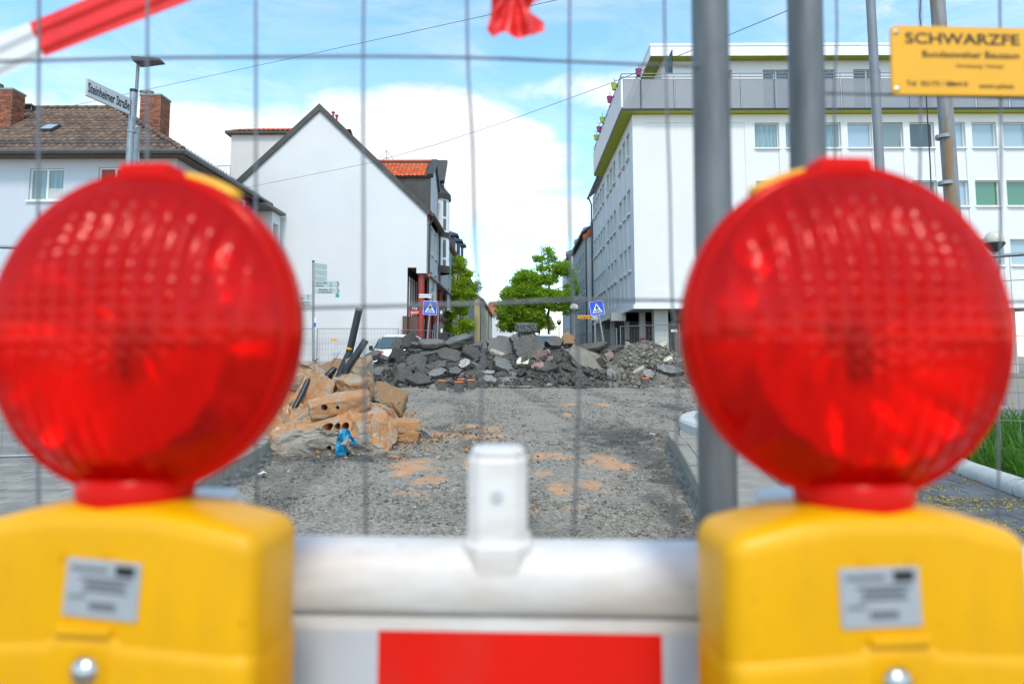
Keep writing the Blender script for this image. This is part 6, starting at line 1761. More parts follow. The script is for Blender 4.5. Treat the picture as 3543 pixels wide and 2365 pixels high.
# globe lamps
def globe_lamp(px, py, dpx, Y, lab, m_='warm_globe'):
    c = A(px, py, Y); r_ = dpx / 2 * Y / FPX; e = thing('globe_lamp', lab, 'street lamp', (c.x, Y, gz(Y)), 'globe street lamps')
    prof = [(r_ * math.sin(R(a_)), r_ * math.cos(R(a_))) for a_ in range(178, 0, -12)] + [(.005, r_)]
    k = MB(); k.lathe(prof, c, 18); k.build('globe', MATS[m_], e, smooth=True)
    k = MB(); k.lathe([(r_ * .35, -r_ * 1.35), (r_ * 1.02, -r_ * .55), (r_ * 1.06, -r_ * .35), (r_ * 1.0, -r_ * .35)], c, 14); k.build('cup', MATS['dark_metal'], e, auto=40)
    k = MB(); k.tube([(c.x, Y, gz(Y)), (c.x, Y, c.z - r_)], [.06, .045], 10); k.build('pole', MATS['pole_paint'], e, auto=50)
globe_lamp(1986, 1064, 29, 31.5, 'globe street lamp on a grey post left of the leaning crossing sign')
globe_lamp(1934, 1112, 17, 52, 'smaller globe lamp further down the street under the big tree')
globe_lamp(1906, 1132, 12, 66, 'smallest far globe lamp left of the other lamps down the street')
globe_lamp(3440, 830, 62, 16, 'large globe lamp peeking out at the right rim of the right red lamp')

# temporary fences round the site
def site_fence(a, b, ztop, lab, zbot, extra=None, n=None, wires=True, r_=.021):
    a, b = Vector((a[0], a[1], 0)), Vector((b[0], b[1], 0)); L_ = (b - a).length; t = (b - a).normalized()
    e = thing('site_fence', lab, 'fence', (a.x, a.y, zbot - .1), 'mesh site fence panels')
    def P(s, z): p = a + t * s; return (p.x, p.y, z)
    for s in (.03, L_ - .03): k = MB(); k.tube([P(s, zbot - .12), P(s, ztop)], r_, 8); k.build('upright', MATS['galv'], e, auto=50)
    for z in (zbot, ztop - .02): k = MB(); k.tube([P(.03, z), P(L_ - .03, z)], r_ * .8, 8); k.build('rail', MATS['galv'], e, auto=50)
    k = MB(); nw = int(L_ / .145); d = t.cross(Vector((0, 0, 1)))
    for i in range(1, nw): k.tube([P(i * L_ / nw, zbot), P(i * L_ / nw, ztop - .02)], .0034, 4, caps=False)
    for j in range(1, 8): z = lerp(zbot, ztop, j / 8); k.tube([P(.03, z), P(L_ - .03, z)], .0034, 4, caps=False)
    k.build('wire_mesh', MATS['galv'], e)
    for s in (.03, L_ - .03): p = P(s, 0); k = MB(); k.box(p[0] - .11, p[0] + .11, p[1] - .3, p[1] + .3, zbot - .17, zbot - .06); beveled(k.build('foot', MATS['kerb_concrete'], e), .02)
    return e
FT = q5(700, 812, 32.55).z; FB = FT - 2.0
xA, xB, xC = q5(275, 800, 32.55).x, q5(1100, 815, 32.55).x, -5.2
fa = site_fence((xA - 3.7, 32.5), (xA - .1, 32.55), FT, 'mesh fence panel left of the cycle signpost before the white wall', FB)
fb_ = site_fence((xA, 32.55), (xB - .08, 32.55), FT, 'mesh fence panel with small yellow tag between signpost and van', FB)
k = MB(); a, b = q5(410, 917, 32.5), q5(470, 939, 32.5); k.box(a.x, b.x, 32.50, 32.515, b.z, a.z); k.build('tag', MATS['sign_yellow'], fb_)
site_fence((xB + .02, 32.5), (-4.15, 33.4), q5(1170, 828, 32.9).z, 'mesh fence panel above the van roof by the first red pillar', FB)
site_fence((-4.1, 33.4), (-3.55, 38.5), FT - .08, 'mesh fence panel receding along the red pillars', FB)
site_fence((-3.55, 38.6), (-3.05, 44.5), FT - .12, 'farthest left mesh fence panel below the left tree', FB)
j0, j1 = q7(965, 790, 31.5), q7(1588, 775, 29.6)
jz = j0.z
fr = site_fence((j0.x + .08, 31.5), (j1.x - .06, 29.6), jz, 'mesh fence panel with white plate before the right building arcade', jz - 2.0)
k = MB(); a, b = q7(1487, 825, 29.7), q7(1547, 850, 29.7); k.box(a.x, b.x, 29.66, 29.68, b.z, a.z); k.build('tag', MATS['sign_white'], fr)
site_fence((j0.x - .05, 31.6), (q7(565, 870, 42).x, 42.0), jz - .1, 'mesh fence panel receding from the arcade down the right street side', jz - 2.0)
site_fence((j1.x + .05, 29.6), (j1.x + 3.6, 29.0), q7(1620, 770, 29.5).z, 'mesh fence panel half hidden behind the left rim of right red lamp', jz - 2.0)
f0 = V(2290, 589, 6.4); f1 = V(2420, 562, 5.6)
site_fence((f0.x - .9, 6.75), (f1.x + 1.2, 5.3), f0.z, 'mesh fence panel at the right picture edge above the grass', f0.z - 2.0)
f0 = A(12, 838, 6.3)
site_fence((f0.x - 2.6, 5.9), (f0.x + .55, 6.6), f0.z, 'mesh fence panel at the left picture edge on grey paving', f0.z - 2.0)

# vans
def van(name, lab, loc, rotz, stripes):
    e = thing(name, lab, 'van', loc, local=True, rotz=rotz)
    st = [(0, .62, .50, .30, .62), (.06, .80, .60, .26, .74), (.22, .87, .62, .22, .84), (.95, .89, .66, .20, 1.10), (1.05, .89, .95, .2, 1.16), (1.75, .89, 1.12, .2, 1.74), (2.1, .89, 1.12, .2, 1.83), (3.2, .89, 1.12, .2, 1.85), (4.15, .88, 1.12, .2, 1.80), (4.32, .84, 1.0, .3, 1.66)]
    rings = []
    for y, w, belt, zl, zt in st:
        wt = w - .05 - .22 * max(0, min(1, (zt - belt) / .75)); rr = .08
        pts = [(-w + .05, zl), (-w, zl + .12), (-w, min(belt, zt - .1)), (-wt, zt - rr), (-wt + .1, zt - .015), (0, zt), (wt - .1, zt - .015), (wt, zt - rr), (w, min(belt, zt - .1)), (w, zl + .12), (w - .05, zl)]
        rings.append([(x, y, z) for x, z in pts])
    k = MB(); n = len(rings[0]); vs_ = [v for r2 in rings for v in r2]; fs2 = []
    for i in range(len(rings) - 1):
        for j in range(n): j2 = (j + 1) % n; fs2.append((i * n + j, i * n + j2, (i + 1) * n + j2, (i + 1) * n + j))
    fs2.append(tuple(range(n - 1, -1, -1))); fs2.append(tuple((len(rings) - 1) * n + j for j in range(n))); k.add(vs_, fs2)
    body = k.build('body', MATS['white_paint'], e, auto=40)
    k = MB(); k.add([(-.74, 1.06, 1.185), (.74, 1.06, 1.185), (.58, 1.66, 1.70), (-.58, 1.66, 1.70)], [(0, 1, 2, 3)]); o = k.build('windscreen', MATS['wind_screen'], e); o.location = (0, -.012, .014)
    for sx_ in (-1, 1):
        k = MB(); k.add([(sx_ * .872, 1.35, 1.16), (sx_ * .872, 2.25, 1.16), (sx_ * .72, 2.25, 1.66), (sx_ * .72, 1.75, 1.66)], [(0, 1, 2, 3)]); o = k.build('side_window', MATS['wind_screen'], e); o.location = (sx_ * .03, 0, 0)
        k = MB(); k.obox((sx_ * 1.0, 1.35, 1.22), (.16, .10, .20), Matrix.Identity(3)); k.tube([(sx_ * .86, 1.35, 1.14), (sx_ * .98, 1.35, 1.18)], .025, 6); beveled(k.build('mirror', MATS['black_plastic'], e), .03)
        k = MB(); k.add([(sx_ * .45, .03, .72), (sx_ * .80, .10, .70), (sx_ * .84, .22, .86), (sx_ * .52, .10, .82)], [(0, 1, 2, 3)]); o = k.build('headlight', MATS['pane_sky'], e); o.location = (0, -.02, .01)
        for y in (.85, 3.45):
            k = MB(); k.prism([(.31 * math.cos(R(a_)), .31 * math.sin(R(a_))) for a_ in range(0, 360, 20)], lambda u, v, w: (w, y + u, .31 + v), sx_ * .72, sx_ * .905); wl_ = k.build('wheel', MATS['tyre'], e)
            k = MB(); k.prism([(.19 * math.cos(R(a_)), .19 * math.sin(R(a_))) for a_ in range(0, 360, 20)], lambda u, v, w: (w, y + u, .31 + v), sx_ * .90, sx_ * .912); k.build('rim', MATS['steel'], wl_)
        if stripes:
            for q in range(2):
                x0_, x1_ = sx_ * (.62 - q * .26), sx_ * (.50 - q * .26); k = MB(); k.add([(x0_, .55, .99 + .012), (x1_, .55, .99 + .016), (x1_ + sx_ * .08, .80, 1.06 + .016), (x0_ + sx_ * .08, .80, 1.06 + .012)], [(0, 1, 2, 3)]); o = k.build('warning_stripe', MATS['sign_red'], e); o.location = (0, 0, .03)
    k = MB(); k.box(-.6, .6, -.04, .05, .34, .46); k.build('bumper_grille', MATS['black_plastic'], e)
    k = MB(); k.tube([(-.5, 1.03, 1.19), (.25, 1.12, 1.27)], .012, 5); k.tube([(0, 1.03, 1.19), (.65, 1.12, 1.25)], .012, 5); k.build('wiper', MATS['black_plastic'], e)
    return e
v0 = q5(820, 1022, 29.2)
van('parked_van', 'small white van with red hood stripes parked behind the left end of heap', (v0.x + .80, 28.15, .36), R(-3), True)
c = A(1902, 1151, 37); van('parked_van', 'white van roof showing behind the heap under the big tree', (c.x, 36, c.z - 1.86), R(4), False)

# ------------------------------------------------------------------ trees
def tree(name, label, base, trunk_r, branches, blobs, nleaf, leafs, mat, seed, group='street trees', clump=22):
    r_ = random.Random(seed); e = thing(name, label, 'tree', base, group)
    k = MB()
    for pts, r0, r1 in branches:
        P = [Vector(p) for p in pts]; Q = [P[0]]
        for a, b in zip(P, P[1:]):
            for s in (1, 2, 3): p = a.lerp(b, s / 3); Q.append(p + Vector((r_.gauss(0, .03), r_.gauss(0, .03), 0)))
        k.tube(Q, [lerp(r0, r1, i / (len(Q) - 1)) for i in range(len(Q))], 8)
    twig = MB()
    V_, F_, T_ = [], [], []
    tot = sum(b[1] * b[2] * b[3] for b in blobs)
    for c, rx, ry, rz in blobs:
        c = Vector(c); m = max(3, int(nleaf * rx * ry * rz / tot / clump))
        for _ in range(m):
            while True:
                u = Vector((r_.uniform(-1, 1), r_.uniform(-1, 1), r_.uniform(-1, 1)))
                if .25 < u.length < 1: break
            cc = c + Vector((u.x * rx, u.y * ry, u.z * rz)); cr = r_.uniform(.13, .30)
            if r_.random() < .35: twig.tube([c + (cc - c) * .15, c + (cc - c) * .6 + Vector((0, 0, -.08)), cc], [.016, .01, .005], 4, caps=False)
            tone = r_.uniform(0, 1)
            for _ in range(clump):
                p = cc + Vector((r_.gauss(0, cr * .6), r_.gauss(0, cr * .6), r_.gauss(0, cr * .42)))
                s = leafs * r_.uniform(.6, 1.3)
                n = Vector((r_.gauss(0, .6), r_.gauss(0, .6), r_.uniform(.2, 1))).normalized(); a = n.orthogonal().normalized()
                a = Matrix.Rotation(r_.uniform(0, 6.28), 3, n) @ a; b = n.cross(a); i0 = len(V_)
                V_ += [p - a * s, p + b * s * .45 + n * s * .12, p + a * s, p - b * s * .45 + n * s * .12]; F_.append((i0, i0 + 1, i0 + 2, i0 + 3)); T_ += [min(1, max(0, tone * .6 + r_.uniform(0, .4)))] * 4
    t = k.build('trunk', MATS['bark'], e, auto=60)
    if twig.v: twig.build('twigs', MATS['bark'], t)
    o = bpy.data.objects.new('crown', npmesh('crown', [tuple(v) for v in V_], F_, MATS[mat], False, {'tone': T_})); link(o, e); return e
def q6(x, y, Y): return A(*Z6(x, y), Y)
Y = 47.0; s6 = Y / FPX / 2.8514
def b6(x, y, rx, rz, dy=0, ry=None): return (q6(x, y, Y + dy), rx * s6, (ry or rx) * s6, rz * s6)
tb0 = q6(1703, 1000, Y)
tree('street_tree', 'big bright green street tree right of the street centre', (tb0.x, Y, GB), .1,
     [([(tb0.x, Y, GB), q6(1702, 700, Y), q6(1710, 420, Y), q6(1712, 250, Y), q6(1700, 90, Y)], .105, .02),
      ([q6(1703, 520, Y), q6(1600, 450, Y), q6(1480, 420, Y), q6(1400, 370, Y)], .06, .015), ([q6(1705, 470, Y), q6(1800, 420, Y + .3), q6(1900, 400, Y + .4)], .055, .015),
      ([q6(1708, 350, Y), q6(1620, 250, Y), q6(1560, 140, Y)], .04, .01), ([q6(1703, 600, Y), q6(1590, 620, Y - .4), q6(1480, 600, Y - .6)], .05, .012), ([q6(1708, 400, Y), q6(1790, 300, Y), q6(1850, 240, Y)], .04, .01)],
     [b6(1695, 60, 62, 38), b6(1610, 130, 70, 36), b6(1730, 130, 50, 50), b6(1640, 210, 70, 40), b6(1820, 230, 100, 70), b6(1880, 210, 70, 60), b6(1480, 300, 110, 60), b6(1420, 360, 90, 60), b6(1560, 340, 110, 60), b6(1720, 330, 90, 60),
      b6(1500, 450, 160, 80), b6(1350, 480, 110, 70), b6(1660, 480, 120, 60), b6(1830, 500, 110, 60), b6(1930, 440, 70, 70), b6(1600, 560, 150, 60), b6(1420, 600, 130, 90), b6(1560, 680, 140, 70), b6(1880, 610, 80, 70), b6(1760, 600, 80, 50), b6(1940, 320, 40, 90)],
     42000, .088, 'leaf_green', 5)
Y = 60.0; s6 = Y / FPX / 2.8514
tb0 = q6(1610, 900, Y)
tree('street_tree', 'darker street tree behind and left of the big bright tree', (tb0.x, Y, GB), .1,
     [([(tb0.x, Y, GB), q6(1608, 700, Y), q6(1600, 560, Y), q6(1560, 440, Y)], .10, .03), ([q6(1608, 680, Y), q6(1480, 620, Y), q6(1350, 560, Y)], .06, .015), ([q6(1605, 640, Y), q6(1450, 700, Y), q6(1300, 700, Y)], .05, .012)],
     [b6(1330, 480, 90, 80), b6(1260, 640, 90, 110), b6(1330, 720, 130, 100), b6(1480, 700, 150, 110), b6(1620, 740, 110, 90), b6(1280, 790, 90, 60), b6(1450, 520, 150, 100), b6(1400, 800, 120, 60), b6(1560, 800, 100, 60), b6(1720, 790, 70, 50)],
     28000, .10, 'leaf_green', 9)
Y = 46.0; s6 = Y / FPX / 2.8514
tb0 = q6(720, 900, Y)
tree('street_tree', 'light green leafy tree beside the red-pillared arcade', (tb0.x, Y, GB), .1,
     [([(tb0.x, Y, GB), q6(730, 780, Y), q6(760, 600, Y), q6(790, 420, Y), q6(815, 250, Y), q6(820, 150, Y)], .10, .02), ([q6(740, 700, Y), q6(850, 560, Y), q6(930, 480, Y), q6(1000, 410, Y)], .05, .012), ([q6(790, 420, Y), q6(740, 300, Y), q6(745, 220, Y)], .035, .01), ([q6(735, 760, Y), q6(860, 760, Y), q6(920, 780, Y)], .04, .01)],
     [b6(820, 140, 60, 28), b6(850, 190, 60, 40), b6(760, 240, 50, 40), b6(900, 270, 60, 40), b6(720, 330, 50, 40), b6(860, 360, 70, 50), b6(1000, 400, 45, 40), b6(760, 440, 90, 60), b6(880, 470, 80, 50), b6(960, 470, 50, 50), b6(720, 540, 70, 70), b6(830, 570, 90, 60), b6(740, 660, 60, 60), b6(860, 650, 50, 40), b6(880, 770, 70, 50), b6(920, 810, 50, 40), b6(790, 850, 70, 40), b6(840, 870, 60, 30), b6(720, 800, 40, 60)],
     19000, .082, 'leaf_light', 13)
# ------------------------------------------------------------------ barrier at the camera
BY = .56
bt = V(1150, 1240, BY).z
SLP = -.011
bar = thing('safety_barrier', 'white plastic safety barrier board with red and white reflective fields', 'barrier', (0, BY, 0))
def bx_z(x): return SLP * x
def bar_prism(name, prof, x0, x1, mat, parent, n=8, smooth=None):
    k = MB(); N = len(prof); xs_ = [lerp(x0, x1, i / n) for i in range(n + 1)]
    vs_ = [(x, y, z + bx_z(x)) for x in xs_ for y, z in prof]; fs2 = []
    for i in range(n):
        for j in range(N): fs2.append((i * N + j, i * N + (j + 1) % N, (i + 1) * N + (j + 1) % N, (i + 1) * N + j))
    fs2 += [tuple(range(N)), tuple(n * N + j for j in range(N - 1, -1, -1))]; k.add(vs_, fs2)
    return k.build(name, mat, parent, auto=35)
def grime():
    t = NT('barrier_white'); v = t.scalev(t.pos(), (3, 3, 14)); f = t.noise(2.2, 6, .65, v); sx_ = t.n.new('ShaderNodeSeparateXYZ'); t.l.new(t.pos(), sx_.inputs[0])
    col = t.mix(t.ramp(f, [(.40, (0, 0, 0)), (.75, (.6,) * 3)]), (.76, .745, .73), (.46, .35, .26))
    spk = t.noise(60, 4, .7); col = t.mix(t.ramp(spk, [(.62, (0, 0, 0)), (.75, (.35,) * 3)]), col, (.35, .25, .16))
    t.col(col); t.set(rough=.45, spec=.4); MATS['barrier_white'] = t.m
grime()
rad = .024; prof = []
for cy_, cz_, a0 in ((BY + .030 - rad, bt - rad, 0), (BY - .030 + rad, bt - rad, 90)):
    for i in range(7): a_ = R(a0 + i * 15); prof.append((cy_ + rad * math.cos(a_), cz_ + rad * math.sin(a_)))
zt_ = V(1150, 1412, BY - .03).z
prof += [(BY - .030, zt_ + .006), (BY - .026, zt_), (BY + .026, zt_), (BY + .030, zt_ + .006)]
bar_prism('top_tube', prof, -1.0, 1.0, MATS['barrier_white'], bar)
z1 = V(1150, 1443, BY - .02).z
bar_prism('groove', [(BY - .018, z1 + .010), (BY - .018, zt_ - .001), (BY + .018, zt_ - .001), (BY + .018, z1 + .010)], -1.0, 1.0, MATS['barrier_white'], bar)
bar_prism('board', [(BY - .024, z1 - .235), (BY - .024, z1 + .009), (BY - .020, z1 + .0098), (BY + .020, z1 + .0098), (BY + .024, z1 + .009), (BY + .024, z1 - .235)], -1.0, 1.0, MATS['barrier_white'], bar)
xr0, xr1 = V(867, 1480, BY - .025).x, V(1519, 1480, BY - .025).x; wd = xr1 - xr0
for i in range(-4, 4):
    a, b = xr0 + i * wd, xr0 + (i + 1) * wd
    if b > 1.0 or a < -1.0: continue
    k = MB(); q = .0; k.add([(a, BY - .0252, z1 + bx_z(a)), (b, BY - .0252, z1 + bx_z(b)), (b, BY - .0252, z1 - .232 + bx_z(b)), (a, BY - .0252, z1 - .232 + bx_z(a))], [(0, 1, 2, 3)])
    k.build('reflective_field', MATS['barrier_red' if i % 2 == 0 else 'barrier_film'], bar)
def peg(x, top):
    zb = bt + bx_z(x); k = MB(); w = .0235
    oct_ = [(w * c_ , w * s_) for c_, s_ in ((1, .6), (.6, 1), (-.6, 1), (-1, .6), (-1, -.6), (-.6, -1), (.6, -1), (1, -.6))]
    k.prism(oct_, lambda u, v, w_: (x + u, BY + v, w_), zb - .02, top - .006); k.prism([(u * .9, v * .9) for u, v in oct_], lambda u, v, w_: (x + u, BY + v, w_), top - .006, top)
    pg = beveled(k.build('lamp_peg', MATS['barrier_white'], bar), .004, 2)
    k = MB(); c2 = [(u * 1.14, v * 1.25) for u, v in oct_]; k.prism(c2, lambda u, v, w_: (x + u, BY + v, w_), zb - .022, zb + .004); beveled(k.build('collar', MATS['barrier_white'], pg), .003, 2)
    k = MB(); k.tube([(x, BY - w - .002, top - .034), (x, BY - w + .006, top - .034)], .0045, 14); k.build('pin_hole', MATS['barrier_film'], pg)
pc = V(1142, 1100, BY).x; ptop = V(1142, 1028, BY - .01).z
peg(pc, ptop)
for x_v in (478, 1800): peg(V(x_v, 1100, BY).x, V(x_v, 1128, BY).z)
for x_ in (-.94, .94):
    k = MB(); k.box(x_ - .02, x_ + .02, BY - .02, BY + .02, .06, z1 - .236 + bx_z(x_)); k.build('leg', MATS['galv'], bar)
    k = MB(); k.box(x_ - .2, x_ + .2, BY - .40, BY + .40, .0, .10); beveled(k.build('foot', MATS['black_plastic'], bar), .02)

# ------------------------------------------------------------------ warning lamps
def lens_dome(side, Rr, depth, ribs):
    NA, NR = 200, 46; vs_, fs2 = [], []
    for j in range(NR + 1):
        r_ = Rr * (j / NR)
        for i in range(NA):
            a_ = 2 * math.pi * i / NA; x, z = r_ * math.cos(a_), r_ * math.sin(a_); q = 1 - (r_ / Rr) ** 2
            y = depth * (1 - (1 - q) ** 1.5)
            if ribs:
                edge = min(1, (Rr - r_) / .012)
                up = 1 / (1 + math.exp(-(z + .004) / .012))
                col_ = math.cos(2 * math.pi * x / .0125); row = math.cos(2 * math.pi * z / .0088); fine = math.cos(2 * math.pi * x / .00625)
                y += edge * (col_ * (.0010 + .0008 * up) + up * (.0007 * col_ * row + .0004 * row) + (1 - up) * (.0005 * fine + .00035 * math.cos(2 * math.pi * r_ / .0075)))
            vs_.append((x, side * y, z))
    for j in range(NR):
        for i in range(NA):
            i2 = (i + 1) % NA; f = (j * NA + i, j * NA + i2, (j + 1) * NA + i2, (j + 1) * NA + i); fs2.append(f if side > 0 else f[::-1])
    return vs_, fs2
def warning_lamp(lab, axis, rotz, zbox, sgn, wl_, wr_, askew):
    FY, BYk = -.042, .022
    e = thing('warning_lamp', lab, 'warning lamp', (axis.x, axis.y, zbox), 'red warning lamps on the barrier', local=True, rotz=rotz)
    # battery box with arched top
    prof = [(-wl_, .0), (wr_, .0), (wr_, .157), (wr_ * .55, .167), (wr_ * .30, .170), (-wl_ * .30, .170), (-wl_ * .55, .167), (-wl_, .157)]
    k = MB(); k.prism(prof, lambda u, v, w: (u, w, v), FY, BYk); b = weld(k.build('battery_box', MATS['yellow_plastic'], e, auto=40))
    m = b.modifiers.new('bevel', 'BEVEL'); m.width = .012; m.segments = 5; m.limit_method = 'ANGLE'; m.angle_limit = R(40)
    k = MB(); k.prism([(-wl_ - .0004, -.001), (wr_ + .0004, -.001), (wr_ + .0004, .094), (.026, .098), (.020, .103), (-.020, .103), (-.026, .098), (-wl_ - .0004, .094)], lambda u, v, w: (u, w, v), FY - .0025, BYk + .0015); l = weld(k.build('lower_shell', MATS['yellow_plastic'], b, auto=40))
    m = l.modifiers.new('bevel', 'BEVEL'); m.width = .014; m.segments = 4; m.limit_method = 'ANGLE'; m.angle_limit = R(40)
    k = MB(); k.obox((0, FY - .001, .101), (.036, .006, .006), Matrix.Identity(3)); beveled(k.build('latch_tab', MATS['yellow_plastic'], l), .002)
    k = MB(); c = (-.004 * sgn, FY - .0025, .080); pr = [(.0085 * math.cos(R(a_)), .007 * math.sin(R(a_))) for a_ in range(0, 91, 15)]
    vs_, fs2 = [], []
    for r_, y in pr:
        for i in range(16): an = 6.283 * i / 16; vs_.append((c[0] + r_ * math.cos(an), c[1] - y, c[2] + r_ * math.sin(an)))
    for j in range(len(pr) - 1):
        for i in range(16): fs2.append((j * 16 + i, j * 16 + (i + 1) % 16, (j + 1) * 16 + (i + 1) % 16, (j + 1) * 16 + i))
    k.add(vs_, fs2); k.build('bolt', MATS['steel'], l, smooth=True)
    k = MB(); k.prism([(.013 * math.cos(R(a_)), .013 * math.sin(R(a_))) for a_ in range(0, 360, 20)], lambda u, v, w: (c[0] + u, w, c[2] + v), FY - .0035, FY - .002); k.build('bolt_ring', MATS['yellow_plastic'], l)
    for x_ in (-.018, .010):
        k = MB(); k.prism([(.0032 * math.cos(R(a_)), .0032 * math.sin(R(a_))) for a_ in range(0, 360, 30)], lambda u, v, w: (x_ + u, w, .144 + v), FY - .0008, FY + .0002); k.build('dimple', MATS['yellow_plastic'], b)
    # type label
    sx0 = -.010 * sgn; w2, h2 = .0235, .0165; zc = .125; ca, sa = math.cos(askew), math.sin(askew)
    def SP(u, v, y): return (sx0 + u * ca - v * sa, y, zc + u * sa + v * ca)
    k = MB(); k.prism([(-w2, -h2), (w2, -h2), (w2, h2), (-w2, h2)], lambda u, v, w: SP(u, v, w), FY - .0012, FY); s_ = beveled(k.build('type_label', MATS['label_grey'], b), .0005, 2)
    k = MB(); yy = FY - .0015
    for (u0, u1, v_, hh) in ((-.020, .003, .011, .0012), (-.014, .018, .0055, .0011), (-.010, .014, .0025, .0011), (-.012, .016, -.0005, .0011), (-.007, .010, -.0095, .0022), (-.020, -.009, -.005, .0009)):
        k.quad(SP(u0, v_ - hh, yy), SP(u1, v_ - hh, yy), SP(u1, v_ + hh, yy), SP(u0, v_ + hh, yy))
    k.build('print', MATS['label_print'], s_)
    k = MB(); k.quad(SP(.008, .0085, yy), SP(.020, .0085, yy), SP(.020, .0145, yy), SP(.008, .0145, yy)); k.build('print', MATS['black_letter'], s_)
    # neck, lens, rim, cap and strap
    Rr, zc = .102, .278
    k = MB(); k.lathe([(.036, .156), (.0375, .160), (.0355, .165), (.0345, .171), (.036, .178), (.032, .184)], (0, 0, 0), 28); k.build('neck_ring', MATS['lens_solid'], e, auto=50)
    for side, dp, nm in ((-1, .046, 'front_lens'), (1, .046, 'rear_lens')):
        k = MB(); vs_, fs2 = lens_dome(side, Rr, dp, True); k.add([(x, y + side * .012, z + zc) for x, y, z in vs_], fs2); k.build(nm, MATS['lens_red'], e, smooth=True)
    k = MB(); n = 72; pr = [(Rr - .004, -.013), (Rr + .004, -.012), (Rr + .0052, 0), (Rr + .004, .012), (Rr - .004, .013)]; vs_, fs2 = [], []
    for i in range(n):
        an = 6.283 * i / n
        for r_, y in pr: vs_.append((r_ * math.cos(an), y, zc + r_ * math.sin(an)))
    for i in range(n):
        for j in range(5): i2 = (i + 1) % n; j2 = (j + 1) % 5; fs2.append((i * 5 + j, i2 * 5 + j, i2 * 5 + j2, i * 5 + j2))
    k.add(vs_, fs2); k.build('lens_rim', MATS['lens_rim'], e, smooth=True)
    # bowl reflectors and lamp holder behind the clear red lenses
    for side in (-1, 1):
        k = MB(); n = 40; vs_, fs2 = [], []; pr = [(.006, .0), (.020, .0035), (.040, .010), (.060, .019), (.074, .027)]
        for j, (r_, y) in enumerate(pr):
            for i in range(n): an = 6.283 * i / n; q = r_ * (1 + .03 * (i % 2)); vs_.append((q * math.cos(an), side * (.004 + y + (.003 if i % 4 < 2 else 0) * (j % 2)), zc - .006 + q * math.sin(an)))
        for j in range(len(pr) - 1):
            for i in range(n): fs2.append((j * n + i, j * n + (i + 1) % n, (j + 1) * n + (i + 1) % n, (j + 1) * n + i))
        k.add(vs_, fs2); k.build('reflector', MATS['lens_core'], e)
    k = MB(); k.lathe([(.007, zc - .030), (.008, zc - .016), (.008, zc - .004), (.003, zc + .002)], (0, -.014, 0), 12); k.build('bulb_holder', MATS['pole_paint'], e, smooth=True)
    k = MB(); k.box(-.012, .012, -.003, .003, .17, zc - .07); k.build('stem', MATS['lens_core'], e)
    k = MB(); k.obox((0, 0, zc + Rr + .002), (.037, .024, .017), Matrix.Identity(3)); beveled(k.build('top_cap', MATS['lens_solid'], e), .004, 3)
    k = MB(); P = []
    for a_ in range(64, 117, 4): P.append(((Rr + .006) * math.cos(R(a_)), .026, zc + (Rr + .006) * math.sin(R(a_)) - .0012 * abs(a_ - 90) / 10))
    k.tube(P, [.0055 + .003 * (1 - abs(i - 6.5) / 7.5) for i in range(len(P))], 8); k.build('strap', MATS['strap_yellow'], e, smooth=True)
    k = MB(); k.box(-.03, .03, .052, .10, .02, .10); k.build('bracket', MATS['black_plastic'], e)
    return e
axl = V(315, 1140, .455); axr = V(1955, 1150, .446)
warning_lamp('left red warning lamp on yellow battery box, in front of the street sign', axl, R(-6), axl.z - .169, -1, .088, .103, R(-3))
warning_lamp('right red warning lamp on yellow battery box, below the yellow fence sign', axr, R(4), axr.z - .169, 1, .097, .085, R(1))

# ------------------------------------------------------------------ fence directly behind the barrier
def Yw(x): return interp(x, [(-400, .605), (0, .625), (460, .64), (960, .655), (1190, .672), (1420, .70), (1628, .74), (1850, .79), (2350, .83), (2800, .86)])
fl = thing('mesh_fence', 'blurred wire mesh fence panel right behind the white barrier', 'fence', (V(1635, 800, .74).x, .74, 0), 'near fence panels')
WIRES = [[(-160, -120), (-162, 700), (-165, 1500)], [(90, -160), (88, 400), (86, 900), (92, 1500)], [(339, -160), (337, 500), (338, 1500)], [(586, -160), (587, 400), (584, 800), (590, 1120), (592, 1500)], [(836, -160), (833, 150), (834, 500), (834, 700), (840, 1235), (842, 1600)],
         [(1071, -160), (1073, 130), (1084, 330), (1090, 560), (1104, 700), (1110, 760), (1105, 900), (1101, 1100), (1100, 1600)], [(1308, -160), (1306, 130), (1306, 450), (1312, 650), (1325, 800), (1328, 900), (1322, 1080), (1316, 1245), (1312, 1600)],
         [(1522, -160), (1526, 130), (1536, 420), (1542, 690), (1556, 840), (1552, 980), (1545, 1240), (1543, 1600)]]
def wire(parent, pts, Yf, r_=.0014, dy=0.0):
    sm = []
    for i in range(len(pts) - 1):
        p0, p1, p2, p3 = [Vector((*pts[min(max(j, 0), len(pts) - 1)], 0)) for j in (i - 1, i, i + 1, i + 2)]
        for q in range(5):
            t = q / 5; sm.append(.5 * ((2 * p1) + (p2 - p0) * t + (2 * p0 - 5 * p1 + 4 * p2 - p3) * t * t + (3 * p1 - p0 - 3 * p2 + p3) * t ** 3))
    sm.append(Vector((*pts[-1], 0)))
    P3 = [V(p.x, p.y, Yf(p.x) + dy) for p in sm]
    if abs(P3[-1].z - P3[0].z) > .4:                      # upright wires run from rail to rail
        P3 = [p for p in P3 if .2 < p.z < 1.95]
        P3 = [Vector((P3[0].x, P3[0].y, 2.035))] + P3 + [Vector((P3[-1].x, P3[-1].y, .145))]
    k = MB(); k.tube(P3, r_, 8); return k.build('wire', MATS['wire_steel'], parent, smooth=True)
M('wire_steel', (.17, .17, .18), .5, .2, 30, metal=.5)
for w in WIRES: wire(fl, w, Yw)
